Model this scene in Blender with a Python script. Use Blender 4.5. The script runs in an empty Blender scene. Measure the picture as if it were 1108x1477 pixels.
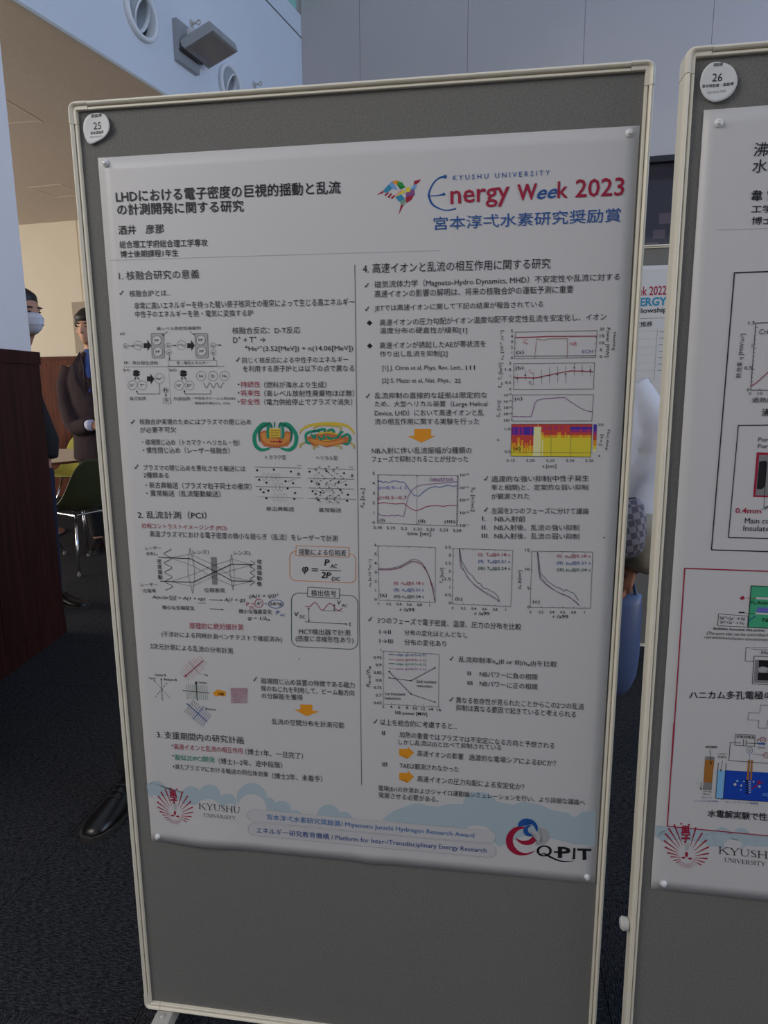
import bpy, bmesh, math, random
from mathutils import Matrix, Vector
random.seed(7)
SC = bpy.context.scene
COL = SC.collection
PI = math.pi

# ------------------------------------------------------------------ camera
cam_d = bpy.data.cameras.new('camera'); cam = bpy.data.objects.new('camera', cam_d); COL.objects.link(cam)
cam_d.sensor_fit = 'HORIZONTAL'; cam_d.sensor_width = 36.0
cam_d.lens = 965.0 / 1108.0 * 36.0
cam_d.clip_start = 0.02; cam_d.clip_end = 200
R0 = (0.9894384806786678, 0.1448150459059624, -0.006332095351749275)
R1 = (0.020599258098226374, -0.18371469771771248, -0.982763745977787)
R2 = (-0.14348227597195512, 0.9722538312198845, -0.18475747389527758)
cam.matrix_world = Matrix(((R0[0], -R1[0], -R2[0], 0.20561), (R0[1], -R1[1], -R2[1], -1.09274), (R0[2], -R1[2], -R2[2], 1.32064), (0, 0, 0, 1)))
SC.camera = cam

# ------------------------------------------------------------------ light, world, exposure
SC.view_settings.view_transform = 'Standard'
try: SC.view_settings.look = 'None'
except Exception: pass
SC.view_settings.gamma = 1.0
SC.view_settings.use_curve_mapping = False
SC.view_settings.exposure = 0.0
w = bpy.data.worlds.new('daylight'); SC.world = w; w.use_nodes = True
bg = w.node_tree.nodes['Background']; bg.inputs[0].default_value = (0.56, 0.66, 0.90, 1); bg.inputs[1].default_value = 0.75
def area(name, loc, aim, sx, sy, power, col):
    l = bpy.data.lights.new(name, 'AREA'); l.shape = 'RECTANGLE'; l.size = sx; l.size_y = sy; l.energy = power; l.color = col
    o = bpy.data.objects.new(name, l); COL.objects.link(o); o.location = loc
    o.rotation_euler = (Vector(aim) - Vector(loc)).to_track_quat('-Z', 'Y').to_euler()
    return o
area('facade_daylight', (5.2, 1.6, 4.4), (-2, 3.6, 3.6), 4.5, 3.0, 112, (0.33, 0.56, 1.0))
area('side_fill_light', (5.2, -0.5, 1.8), (-2.5, 1.8, 1.4), 3.5, 2.2, 100, (1.0, 0.95, 0.93))  # unseen neutral fill, added to brighten the pillar wall
area('board_key_light', (-2.5, -1.9, 3.1), (-0.1, 0.0, 1.2), 1.8, 1.8, 60, (1.0, 0.93, 0.85))  # added key lamp, out of view at the upper left of the boards
area('front_fill_light', (-0.5, -5.3, 3.4), (0.0, 0.0, 0.9), 6.0, 2.4, 12, (1.0, 0.98, 0.98))  # broad fill added behind the camera to lift the posters
area('alcove_fill_light', (-8.1, 2.4, 1.7), (-3.6, 4.6, 2.6), 4.5, 2.2, 350, (1.0, 0.91, 0.78))  # warm fill added to brighten the alcove; the left wall has no opening

# ------------------------------------------------------------------ materials
def srgb(r, g, b):
    f = lambda c: (c / 255 / 12.92) if c / 255 <= 0.04045 else ((c / 255 + 0.055) / 1.055) ** 2.4
    return (f(r), f(g), f(b), 1)
MATS = {}
def mat(name, col, rough=0.6, metal=0.0, noise=0.0, nscale=30, bump=0.0, bscale=400, spec=0.5, stretch=None):
    if name in MATS: return MATS[name]
    m = bpy.data.materials.new(name); m.use_nodes = True; nt = m.node_tree; b = nt.nodes['Principled BSDF']
    if len(col) == 3: col = (*col, 1)
    b.inputs['Base Color'].default_value = col; b.inputs['Roughness'].default_value = rough; b.inputs['Metallic'].default_value = metal
    b.inputs['Specular IOR Level'].default_value = spec
    tc = nt.nodes.new('ShaderNodeTexCoord'); mp = nt.nodes.new('ShaderNodeMapping'); nt.links.new(tc.outputs['Object'], mp.inputs[0])
    if stretch: mp.inputs['Scale'].default_value = stretch
    if noise:
        n = nt.nodes.new('ShaderNodeTexNoise'); n.inputs['Scale'].default_value = nscale; n.inputs['Detail'].default_value = 4
        nt.links.new(mp.outputs[0], n.inputs['Vector'])
        r = nt.nodes.new('ShaderNodeValToRGB'); nt.links.new(n.outputs[0], r.inputs[0])
        r.color_ramp.elements[0].position = 0.3; r.color_ramp.elements[1].position = 0.7
        r.color_ramp.elements[0].color = (*[c * (1 - noise) for c in col[:3]], 1); r.color_ramp.elements[1].color = (*[min(1, c * (1 + noise)) for c in col[:3]], 1)
        nt.links.new(r.outputs[0], b.inputs['Base Color'])
    if bump:
        n2 = nt.nodes.new('ShaderNodeTexNoise'); n2.inputs['Scale'].default_value = bscale; nt.links.new(mp.outputs[0], n2.inputs['Vector'])
        bp = nt.nodes.new('ShaderNodeBump'); bp.inputs['Strength'].default_value = bump; bp.inputs['Distance'].default_value = 0.002
        nt.links.new(n2.outputs[0], bp.inputs['Height']); nt.links.new(bp.outputs[0], b.inputs['Normal'])
    MATS[name] = m; return m
def glass(name, tint, gloss=0.08):
    m = bpy.data.materials.new(name); m.use_nodes = True; nt = m.node_tree; nt.nodes.remove(nt.nodes['Principled BSDF'])
    t = nt.nodes.new('ShaderNodeBsdfTransparent'); t.inputs[0].default_value = (*tint, 1)
    g = nt.nodes.new('ShaderNodeBsdfGlossy'); g.inputs['Roughness'].default_value = 0.03
    x = nt.nodes.new('ShaderNodeMixShader'); x.inputs[0].default_value = gloss
    nt.links.new(t.outputs[0], x.inputs[1]); nt.links.new(g.outputs[0], x.inputs[2]); nt.links.new(x.outputs[0], nt.nodes['Material Output'].inputs[0])
    return m
M_PAPER = mat('poster_paper', (0.59, 0.583, 0.582), 0.42)
M_FAB = mat('grey_board_fabric', (0.185, 0.182, 0.170), 0.95, noise=0.14, nscale=300, bump=0.35, bscale=900, spec=0.1)
M_IVORY = mat('ivory_plastic_frame', (0.78, 0.73, 0.60), 0.4)
M_IVORY_D = mat('ivory_plastic_corner', (0.74, 0.69, 0.57), 0.38)
M_STEEL = mat('grey_painted_steel', (0.50, 0.49, 0.46), 0.4, 0.1)
M_PIN = mat('white_pin_plastic', (0.75, 0.76, 0.77), 0.15)
M_WHITE = mat('white_wall_paint', (0.88, 0.85, 0.85), 0.7, noise=0.02, nscale=3)
M_UPPER = mat('upper_wall_paint', (0.66, 0.70, 0.76), 0.65, noise=0.02, nscale=2)
M_FAR = mat('grey_far_wall_panel', (0.46, 0.43, 0.43), 0.7, noise=0.03, nscale=1.5)
M_CREAM = mat('cream_wall_paint', (0.60, 0.545, 0.45), 0.75, noise=0.03, nscale=2)
M_CEIL = mat('beige_ceiling_board', (0.57, 0.49, 0.43), 0.9, noise=0.06, nscale=90, bump=0.3, bscale=200)
M_WHITEPL = mat('white_painted_metal', (0.72, 0.74, 0.76), 0.45)
M_DARK = mat('black_gap', (0.01, 0.01, 0.012), 0.6)
M_BLACKMET = mat('black_frame_metal', (0.02, 0.02, 0.025), 0.4)
M_CHROME = mat('chrome_tube', (0.75, 0.76, 0.78), 0.18, 1.0)
def wood(name, a, b):
    m = bpy.data.materials.new(name); m.use_nodes = True; nt = m.node_tree; p = nt.nodes['Principled BSDF']
    tc = nt.nodes.new('ShaderNodeTexCoord'); mp = nt.nodes.new('ShaderNodeMapping'); mp.inputs['Scale'].default_value = (14, 14, 0.7)
    n = nt.nodes.new('ShaderNodeTexNoise'); n.inputs['Scale'].default_value = 3; n.inputs['Detail'].default_value = 6; n.inputs['Distortion'].default_value = 0.6
    r = nt.nodes.new('ShaderNodeValToRGB'); r.color_ramp.elements[0].position = 0.35; r.color_ramp.elements[1].position = 0.7
    r.color_ramp.elements[0].color = (*a, 1); r.color_ramp.elements[1].color = (*b, 1)
    nt.links.new(tc.outputs['Object'], mp.inputs[0]); nt.links.new(mp.outputs[0], n.inputs['Vector']); nt.links.new(n.outputs[0], r.inputs[0]); nt.links.new(r.outputs[0], p.inputs['Base Color'])
    p.inputs['Roughness'].default_value = 0.6; p.inputs['Specular IOR Level'].default_value = 0.18
    return m
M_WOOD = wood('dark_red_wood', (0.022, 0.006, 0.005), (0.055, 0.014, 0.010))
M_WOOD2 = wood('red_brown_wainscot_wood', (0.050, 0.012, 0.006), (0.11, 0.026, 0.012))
def carpet():
    m = bpy.data.materials.new('dark_ribbed_carpet'); m.use_nodes = True; nt = m.node_tree; p = nt.nodes['Principled BSDF']
    tc = nt.nodes.new('ShaderNodeTexCoord'); mp = nt.nodes.new('ShaderNodeMapping'); mp.inputs['Scale'].default_value = (22, 110, 1)
    n = nt.nodes.new('ShaderNodeTexNoise'); n.inputs['Scale'].default_value = 3; n.inputs['Detail'].default_value = 5
    n.inputs['Distortion'].default_value = 0.3
    n3 = nt.nodes.new('ShaderNodeTexNoise'); n3.inputs['Scale'].default_value = 420
    mx = nt.nodes.new('ShaderNodeMath'); mx.operation = 'MULTIPLY'
    r = nt.nodes.new('ShaderNodeValToRGB'); r.color_ramp.elements[0].position = 0.20; r.color_ramp.elements[1].position = 0.46
    r.color_ramp.elements[0].color = (0.006, 0.006, 0.008, 1); r.color_ramp.elements[1].color = (0.098, 0.098, 0.104, 1)
    nt.links.new(tc.outputs['Object'], mp.inputs[0]); nt.links.new(mp.outputs[0], n.inputs['Vector']); nt.links.new(tc.outputs['Object'], n3.inputs['Vector'])
    nt.links.new(n.outputs[0], mx.inputs[0]); nt.links.new(n3.outputs[0], mx.inputs[1]); nt.links.new(mx.outputs[0], r.inputs[0])
    nt.links.new(r.outputs[0], p.inputs['Base Color']); p.inputs['Roughness'].default_value = 0.95; p.inputs['Specular IOR Level'].default_value = 0.15
    bp = nt.nodes.new('ShaderNodeBump'); bp.inputs['Strength'].default_value = 0.6; bp.inputs['Distance'].default_value = 0.004
    nt.links.new(mx.outputs[0], bp.inputs['Height']); nt.links.new(bp.outputs[0], p.inputs['Normal'])
    return m
M_CARPET = carpet()

# ------------------------------------------------------------------ helpers
def tag(o, label=None, cat=None, group=None, kind=None):
    if label: o['label'] = label
    if cat: o['category'] = cat
    if group: o['group'] = group
    if kind: o['kind'] = kind
    return o
def empty(name, loc=(0, 0, 0), rz=0.0, label=None, cat=None, group=None):
    o = bpy.data.objects.new(name, None); COL.objects.link(o); o.location = loc; o.rotation_euler = (0, 0, rz); o.empty_display_size = 0.1
    return tag(o, label, cat, group)
def link(name, me, m=None, parent=None, smooth=False):
    if m is not None:
        for k in (m if isinstance(m, (list, tuple)) else [m]): me.materials.append(k)
    if smooth:
        for p in me.polygons: p.use_smooth = True
    o = bpy.data.objects.new(name, me); COL.objects.link(o)
    if parent is not None: o.parent = parent
    return o
def obj(name, bm, m=None, parent=None, smooth=False):
    bmesh.ops.recalc_face_normals(bm, faces=bm.faces)
    me = bpy.data.meshes.new(name); bm.to_mesh(me); bm.free()
    return link(name, me, m, parent, smooth)
def prism(bm, pts, z0, z1):
    a = [bm.verts.new((x, y, z0)) for x, y in pts]; b = [bm.verts.new((x, y, z1)) for x, y in pts]; n = len(pts)
    bm.faces.new(a[::-1]); bm.faces.new(b)
    for i in range(n): bm.faces.new((a[i], a[(i + 1) % n], b[(i + 1) % n], b[i]))
def box(bm, x0, x1, y0, y1, z0, z1, mtx=None):
    vs = [bm.verts.new((x, y, z)) for z in (z0, z1) for x, y in ((x0, y0), (x1, y0), (x1, y1), (x0, y1))]
    for f in ((3, 2, 1, 0), (4, 5, 6, 7), (0, 1, 5, 4), (1, 2, 6, 5), (2, 3, 7, 6), (3, 0, 4, 7)): bm.faces.new([vs[i] for i in f])
    if mtx is not None: bmesh.ops.transform(bm, matrix=mtx, verts=vs)
    return vs
def mk(fn):
    bm = bmesh.new(); fn(bm); return bm
def boxes(*bs):
    bm = bmesh.new()
    for b in bs: box(bm, *b)
    return bm
def loft(bm, rings, cap=True):
    vs = [[bm.verts.new(p) for p in r] for r in rings]; n = len(rings[0])
    for i in range(len(vs) - 1):
        for j in range(n): bm.faces.new((vs[i][j], vs[i][(j + 1) % n], vs[i + 1][(j + 1) % n], vs[i + 1][j]))
    if cap: bm.faces.new(vs[0][::-1]); bm.faces.new(vs[-1])
def tube(bm, pts, rad, n=12, flat=1.0, up=Vector((0, 0, 1))):
    pts = [Vector(p) for p in pts]; rings = []; a = None
    rad = rad if isinstance(rad, (list, tuple)) else [rad] * len(pts)
    for i, p in enumerate(pts):
        d = (pts[min(i + 1, len(pts) - 1)] - pts[max(i - 1, 0)]).normalized()
        if a is None: a = d.cross(up if abs(d.dot(up)) < 0.93 else Vector((0, 1, 0))).normalized()
        else: a = (a - d * a.dot(d)).normalized()                     # carried along, so the rings never twist
        b = d.cross(a).normalized()
        rings.append([p + a * math.cos(2 * PI * k / n) * rad[i] + b * math.sin(2 * PI * k / n) * rad[i] * flat for k in range(n)])
    loft(bm, rings)
def lathe(bm, prof, n=24, mtx=None):
    rings = [[(r * math.cos(2 * PI * k / n), r * math.sin(2 * PI * k / n), z) for k in range(n)] for r, z in prof]
    c0 = len(bm.verts); loft(bm, rings)
    if mtx is not None:
        bm.verts.ensure_lookup_table(); bmesh.ops.transform(bm, matrix=mtx, verts=bm.verts[c0:])
def ellipsoid(bm, c, r, mtx=None, u=16, v=10):
    res = bmesh.ops.create_uvsphere(bm, u_segments=u, v_segments=v, radius=1)
    m = Matrix.Translation(c) @ (mtx if mtx is not None else Matrix.Identity(4)) @ Matrix.Diagonal((*r, 1))
    bmesh.ops.transform(bm, matrix=m, verts=res['verts'])

# ------------------------------------------------------------------ setting: floor
floor = tag(obj('floor', boxes((-9, 6.2, -6.0, 8.6, -0.12, -0.012)), M_DARK), kind='structure')
tile_me = None
for i in range(19):
    for j in range(19):
        cx = -5.75 + i * 0.5; cy = -1.75 + j * 0.5
        if cx > 3.2: continue
        if tile_me is None:
            bm = boxes((-0.249, 0.249, -0.249, 0.249, -0.012, 0.0)); t_ = obj('carpet_tile', bm, M_CARPET, floor); tile_me = t_.data
        else:
            t_ = bpy.data.objects.new('carpet_tile', tile_me); COL.objects.link(t_); t_.parent = floor
        t_.location = (cx, cy, 0); t_.rotation_euler = (0, 0, (i + j) % 2 * PI / 2)
rest = bmesh.new()
box(rest, -9, -6.0, -6, 8.6, -0.012, -0.001); box(rest, 3.5, 6.2, -6, 8.6, -0.012, -0.001); box(rest, -6, 3.5, -6, -2.0, -0.012, -0.001); box(rest, -6, 3.5, 7.5, 8.6, -0.012, -0.001)
tag(obj('carpet_border', rest, M_CARPET, floor), kind='stuff')

# ------------------------------------------------------------------ setting: pillar wall on the left with wainscot
K = Vector((-2.0434, 2.114)); dK = Vector((0.1218, -0.9926)); nK = Vector((-0.9926, -0.1218))
def kp(s, t): p = K + dK * s + nK * t; return (p.x, p.y)      # s along the face towards the camera, t into the wall
def kprism(bm, s0, s1, t0, t1, z0, z1): prism(bm, [kp(s0, t0), kp(s0, t1), kp(s1, t1), kp(s1, t0)], z0, z1)
wl = tag(obj('wall_left', mk(lambda bm: kprism(bm, 0.022, 2.2, 0.022, 0.55, 1.50, 3.2)), M_WHITE), kind='structure')
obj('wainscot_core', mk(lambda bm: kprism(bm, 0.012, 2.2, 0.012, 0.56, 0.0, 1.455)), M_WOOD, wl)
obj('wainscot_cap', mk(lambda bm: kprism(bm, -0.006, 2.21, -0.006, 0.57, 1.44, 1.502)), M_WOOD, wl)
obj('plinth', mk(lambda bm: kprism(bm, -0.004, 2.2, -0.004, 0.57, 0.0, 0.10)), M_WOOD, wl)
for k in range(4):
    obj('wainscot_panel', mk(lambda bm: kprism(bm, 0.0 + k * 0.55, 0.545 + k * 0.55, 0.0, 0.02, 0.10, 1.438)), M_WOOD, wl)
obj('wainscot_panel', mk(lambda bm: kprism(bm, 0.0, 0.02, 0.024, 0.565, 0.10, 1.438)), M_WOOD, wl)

# alcove behind it: back wall, ceiling
wb = tag(obj('wall_back', mk(lambda bm: prism(bm, [(-8.5, 6.848), (-0.9, 6.007), (-0.9, 6.3), (-8.5, 7.15)], 0, 3.3)), M_CREAM), kind='structure')
def bp(x, t): return (x, 6.395 - (x + 4.41) * 0.1107 - t)
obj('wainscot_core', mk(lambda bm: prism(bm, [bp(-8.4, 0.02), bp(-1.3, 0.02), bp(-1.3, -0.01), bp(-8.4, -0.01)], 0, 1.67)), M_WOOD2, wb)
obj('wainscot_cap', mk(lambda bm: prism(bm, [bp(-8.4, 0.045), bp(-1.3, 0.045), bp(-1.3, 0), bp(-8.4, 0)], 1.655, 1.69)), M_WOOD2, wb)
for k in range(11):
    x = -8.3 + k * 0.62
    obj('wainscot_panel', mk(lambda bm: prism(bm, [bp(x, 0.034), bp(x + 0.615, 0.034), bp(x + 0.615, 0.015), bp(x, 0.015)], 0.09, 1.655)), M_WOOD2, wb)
for x0, x1 in ((-4.42, -4.41), (-5.62, -5.61)):
    obj('wall_joint', mk(lambda bm: prism(bm, [bp(x0, 0.003), bp(x1, 0.003), bp(x1, 0), bp(x0, 0)], 1.69, 3.2)), mat('cream_joint', (0.5, 0.4, 0.3), 0.8), wb)
obj('notice_panel', mk(lambda bm: prism(bm, [bp(-4.55, 0.03), bp(-3.9, 0.03), bp(-3.9, 0), bp(-4.55, 0)], 1.72, 2.30)), mat('taupe_panel', (0.30, 0.25, 0.20), 0.7), wb)
BD = Vector((0.19349, 0.98110)); BA = Vector((-2.1146, 2.3083)); BN = Vector((-0.98110, 0.19349))
def bk(s, t): p = BA + BD * s + BN * t; return (p.x, p.y)
def bprism(bm, s0, s1, t0, t1, z0, z1): prism(bm, [bk(s0, t0), bk(s0, t1), bk(s1, t1), bk(s1, t0)], z0, z1)
tag(obj('ceiling', mk(lambda bm: prism(bm, [bk(-4.5, 0.02), bk(3.85, 0.02), (-8.6, 7.0), (-8.6, -3.0)], 3.194, 3.25)), M_CEIL), kind='structure')
def hatch(cx, cy, w_, rz, label):
    h = empty('ceiling_hatch', (cx, cy, 3.2), rz, label, 'ceiling hatch', 'square hatches in the low ceiling')
    f = w_ / 2
    obj('frame', boxes((-f, f, -f, -f + 0.025, -0.008, 0.0), (-f, f, f - 0.025, f, -0.008, 0.0), (-f, -f + 0.025, -f + 0.025, f - 0.025, -0.008, 0.0), (f - 0.025, f, -f + 0.025, f - 0.025, -0.008, 0.0)), mat('beige_hatch_frame', (0.62, 0.54, 0.46), 0.6), h)
    obj('panel', boxes((-f + 0.027, f - 0.027, -f + 0.027, f - 0.027, -0.004, 0.0)), M_CEIL, h)
hatch(-3.2, 3.47, 0.5, 0.0, 'square beige hatch in the low ceiling beside the white pillar')
hatch(-3.9, 5.31, 0.38, -0.12, 'square beige hatch in the low ceiling near the cream back wall')

# bulkhead over the alcove, double-height
bh = tag(obj('wall_upper_left', mk(lambda bm: bprism(bm, -4.4, 3.225, 0.0, 0.3, 3.2, 4.415)), M_UPPER), kind='structure')
obj('coping', mk(lambda bm: bprism(bm, -4.4, 3.225, 0.0, 0.3, 4.43, 4.605)), M_UPPER, bh)
obj('coping_joint', mk(lambda bm: bprism(bm, -4.4, 3.225, 0.012, 0.29, 4.414, 4.431)), M_DARK, bh)
obj('edge_trim', mk(lambda bm: bprism(bm, -4.4, 3.225, -0.006, 0.02, 3.188, 3.205)), M_STEEL, bh)
gl = tag(obj('glass_balustrade', mk(lambda bm: bprism(bm, -4.4, 3.2, 0.03, 0.045, 4.606, 5.7)), mat('green_tinted_glass', (0.30, 0.62, 0.52), 0.15, spec=0.6)), 'green tinted glass balustrade above the white upper wall, at the top edge', 'balustrade')
tag(obj('wall_alcove_side', mk(lambda bm: bprism(bm, 3.24, 4.0, 0.0, 0.3, 0.0, 3.2)), M_CREAM), kind='structure')

def nozzle(s, z, r, label):
    p = bk(s, 0.0); h = empty('air_nozzle', (p[0], p[1], z), 0, label, 'air vent', 'round air nozzles on the upper wall')
    ax = Matrix(((BD.x, 0, -BN.x, 0), (BD.y, 0, -BN.y, 0), (0, 1, 0, 0), (0, 0, 0, 1)))   # local z = out of the wall
    rr = lambda prof: mk(lambda bm: lathe_open(bm, prof, 32, ax))
    obj('flange', rr([(r * 0.80, -0.001), (r, -0.001), (r, 0.022), (r * 0.97, 0.03), (r * 0.86, 0.032), (r * 0.80, 0.02), (r * 0.79, -0.05)]), M_WHITEPL, h, True)
    tilt = ax @ Matrix.Rotation(0.42, 4, 'X') @ Matrix.Rotation(0.30, 4, 'Y')
    obj('swivel_ball', mk(lambda bm: lathe_open(bm, [(r * 0.80, -0.045), (r * 0.77, -0.02), (r * 0.69, 0.006), (r * 0.62, 0.014), (r * 0.58, 0.008), (r * 0.50, -0.06), (r * 0.38, -0.15), (0.001, -0.16)], 32, tilt)), mat('grey_blue_nozzle', (0.32, 0.35, 0.38), 0.5), h, True)
    obj('jet_ring', mk(lambda bm: lathe_open(bm, [(r * 0.63, 0.012), (r * 0.62, 0.022), (r * 0.575, 0.022), (r * 0.57, 0.0)], 32, tilt)), M_WHITEPL, h, True)
    obj('back_shell', rr([(r * 0.79, -0.04), (r * 0.79, -0.17), (0.001, -0.17)]), mat('nozzle_cavity', (0.10, 0.12, 0.14), 0.7), h, True)
    return h
def lathe_open(bm, prof, n, mtx):
    rings = [[mtx @ Vector((r * math.cos(2 * PI * k / n), r * math.sin(2 * PI * k / n), z)) for k in range(n)] for r, z in prof]
    loft(bm, rings, cap=False)
# real recesses behind the nozzles
for s_, z_, r_, lb in ((0.955, 3.575, 0.150, 'large round white air nozzle on the blue-white upper wall, left of the lamp'),
                       (1.955, 3.545, 0.150, 'round air nozzle on the upper wall just above the board frame, right of the lamp')):
    nozzle(s_, z_, r_, lb)
# cut the two round openings so the nozzles have depth
def cut_holes():
    cutters = []
    for s_, z_, r_ in ((0.955, 3.575, 0.150), (1.955, 3.545, 0.150)):
        p = bk(s_, 0.0); ax = Matrix(((BD.x, 0, -BN.x, p[0]), (BD.y, 0, -BN.y, p[1]), (0, 1, 0, z_), (0, 0, 0, 1)))
        bm = bmesh.new(); lathe(bm, [(r_ * 0.81, 0.1), (r_ * 0.81, -0.2)], 32, ax); c = obj('cutter', bm); cutters.append(c)
        md = bh.modifiers.new('cut', 'BOOLEAN'); md.operation = 'DIFFERENCE'; md.object = c; md.solver = 'EXACT'
    dg = bpy.context.evaluated_depsgraph_get(); me = bpy.data.meshes.new_from_object(bh.evaluated_get(dg))
    bh.modifiers.clear(); bh.data = me
    for c in cutters: bpy.data.objects.remove(c)
cut_holes()

# wall lamp on the upper wall
def wall_lamp():
    p = bk(1.42, 0.0); h = empty('floodlight', (p[0], p[1], 3.58), 0, 'grey rectangular floodlight on a bracket, on the upper wall between two round nozzles', 'lamp')
    X = Matrix(((BD.x, -BN.x, 0, 0), (BD.y, -BN.y, 0, 0), (0, 0, 1, 0), (0, 0, 0, 1)))  # local x along wall, y out of wall
    obj('wall_plate', mk(lambda bm: box(bm, -0.14, 0.10, 0.0, 0.035, -0.13, 0.12, X)), mat('lamp_grey_metal', (0.36, 0.37, 0.38), 0.45, 0.3), h)
    T_ = X @ Matrix.Translation((0.03, 0.045, -0.03)) @ Matrix.Rotation(0.30, 4, 'X')
    def body(bm):
        a = [(-0.15, 0.0), (0.15, 0.0), (0.15, 0.25), (-0.15, 0.25)]
        r = [[T_ @ Vector((x * k, y0 + (y - 0.12) * (k - 1), z)) for x, y in a for y0 in (y,)] for z, k in ((-0.035, 1.0), (0.02, 1.0), (0.045, 0.86))]
        loft(bm, r)
    obj('lamp_housing', mk(body), mat('lamp_grey_metal', (0.36, 0.37, 0.38)), h)
    obj('lens', mk(lambda bm: box(bm, -0.135, 0.135, 0.015, 0.235, -0.041, -0.034, T_)), mat('lamp_lens', (0.20, 0.19, 0.19), 0.15), h)
    obj('hinge', mk(lambda bm: (tube(bm, [X @ Vector((-0.13, 0.055, -0.06)), X @ Vector((0.10, 0.055, -0.06))], 0.012, 8))), M_BLACKMET, h)
    obj('bracket', mk(lambda bm: (box(bm, -0.03, 0.0, 0.03, 0.10, 0.0, 0.10, X), box(bm, 0.055, 0.075, 0.03, 0.14, 0.02, 0.07, X))), M_WHITEPL, h)
wall_lamp()
def eye_bolt(s, z, label):
    p = bk(s, 0.0); h = empty('eye_bolt', (p[0], p[1], z), 0, label, 'hook', 'small eye bolts on the upper wall')
    X = Matrix(((BD.x, -BN.x, 0, 0), (BD.y, -BN.y, 0, 0), (0, 0, 1, 0), (0, 0, 0, 1)))
    obj('stem', mk(lambda bm: tube(bm, [X @ Vector((0, 0, 0)), X @ Vector((0, 0.045, 0))], 0.007, 8)), M_STEEL, h)
    obj('base_plate', mk(lambda bm: box(bm, -0.02, 0.02, 0, 0.006, -0.02, 0.02, X)), M_STEEL, h)
    obj('ring', mk(lambda bm: tube(bm, [X @ Vector((0.0, 0.058 - 0.014 * math.cos(a * PI / 6), 0.014 * math.sin(a * PI / 6))) for a in range(13)], 0.005, 8)), M_STEEL, h)
eye_bolt(1.50, 3.765, 'small metal eye bolt on the upper wall just above the floodlight')
eye_bolt(2.33, 3.70, 'small metal eye bolt on the upper wall, right of the right nozzle')

# far wall of grey panels
E0 = Vector((-1.4908, 5.4713)); ED = Vector((0.994, -0.110)).normalized(); EN = Vector((0.110, 0.994)).normalized()
def fw(s, t): p = E0 + ED * s + EN * t; return (p.x, p.y)
def fprism(bm, s0, s1, t0, t1, z0, z1): prism(bm, [fw(s0, t0), fw(s0, t1), fw(s1, t1), fw(s1, t0)], z0, z1)
wf = tag(obj('wall_far', mk(lambda bm: (fprism(bm, -0.2, 2.55, 0.012, 0.3, 0, 7.0), fprism(bm, 4.3, 7.6, 0.012, 0.3, 0, 7.0), fprism(bm, 2.55, 4.3, 0.012, 0.3, 3.17, 7.0), fprism(bm, 2.55, 4.3, 0.012, 0.3, 0, 1.9))), M_FAR), kind='structure')
edges = [0.0, 0.55, 1.51, 2.47, 3.44, 4.40, 5.36, 6.32, 7.28]
for a_, b_ in zip(edges[:-1], edges[1:]):
    for z0, z1 in ((0.0, 1.9), (1.9, 3.17), (3.17, 7.0)):
        if z0 == 1.9 and b_ > 2.55 and a_ < 4.3:
            if a_ < 2.5: obj('wall_panel', mk(lambda bm: fprism(bm, a_ + 0.0015, 2.55, 0, 0.012, z0, z1)), M_FAR, wf)
            elif b_ > 4.3: obj('wall_panel', mk(lambda bm: fprism(bm, 4.3, b_ - 0.0015, 0, 0.012, z0, z1)), M_FAR, wf)
            continue
        if z0 == 0.0: obj('wall_panel', mk(lambda bm: fprism(bm, a_ + 0.0015, b_ - 0.0015, 0, 0.012, z0, z1)), M_FAR, wf)
        elif z0 == 1.9: obj('wall_panel', mk(lambda bm: fprism(bm, a_ + 0.0015, b_ - 0.0015, 0, 0.012, z0, z1)), M_FAR, wf)
        else: obj('wall_panel', mk(lambda bm: fprism(bm, a_ + 0.0015, b_ - 0.0015, 0, 0.012, z0, z1)), M_FAR, wf)
# dark interior window in it
wi = tag(obj('window_1', mk(lambda bm: (fprism(bm, 2.55, 4.3, -0.01, 0.06, 3.125, 3.17), fprism(bm, 2.55, 4.3, -0.01, 0.06, 1.9, 1.94), fprism(bm, 2.55, 2.59, -0.01, 0.06, 1.94, 3.125), fprism(bm, 4.26, 4.3, -0.01, 0.06, 1.94, 3.125))), M_BLACKMET), kind='structure')
obj('pane', mk(lambda bm: fprism(bm, 2.59, 4.26, 0.03, 0.036, 1.94, 3.125)), glass('dark_window_glass', (0.62, 0.58, 0.62), 0.05), wi)
obj('dark_room', mk(lambda bm: (fprism(bm, 2.5, 4.35, 0.9, 0.95, 1.7, 3.4), fprism(bm, 2.5, 2.54, 0.3, 0.9, 1.7, 3.4), fprism(bm, 4.31, 4.35, 0.3, 0.9, 1.7, 3.4), fprism(bm, 2.5, 4.35, 0.3, 0.9, 1.65, 1.7))), mat('dark_room_paint', (0.22, 0.20, 0.22), 0.8), wi)

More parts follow.
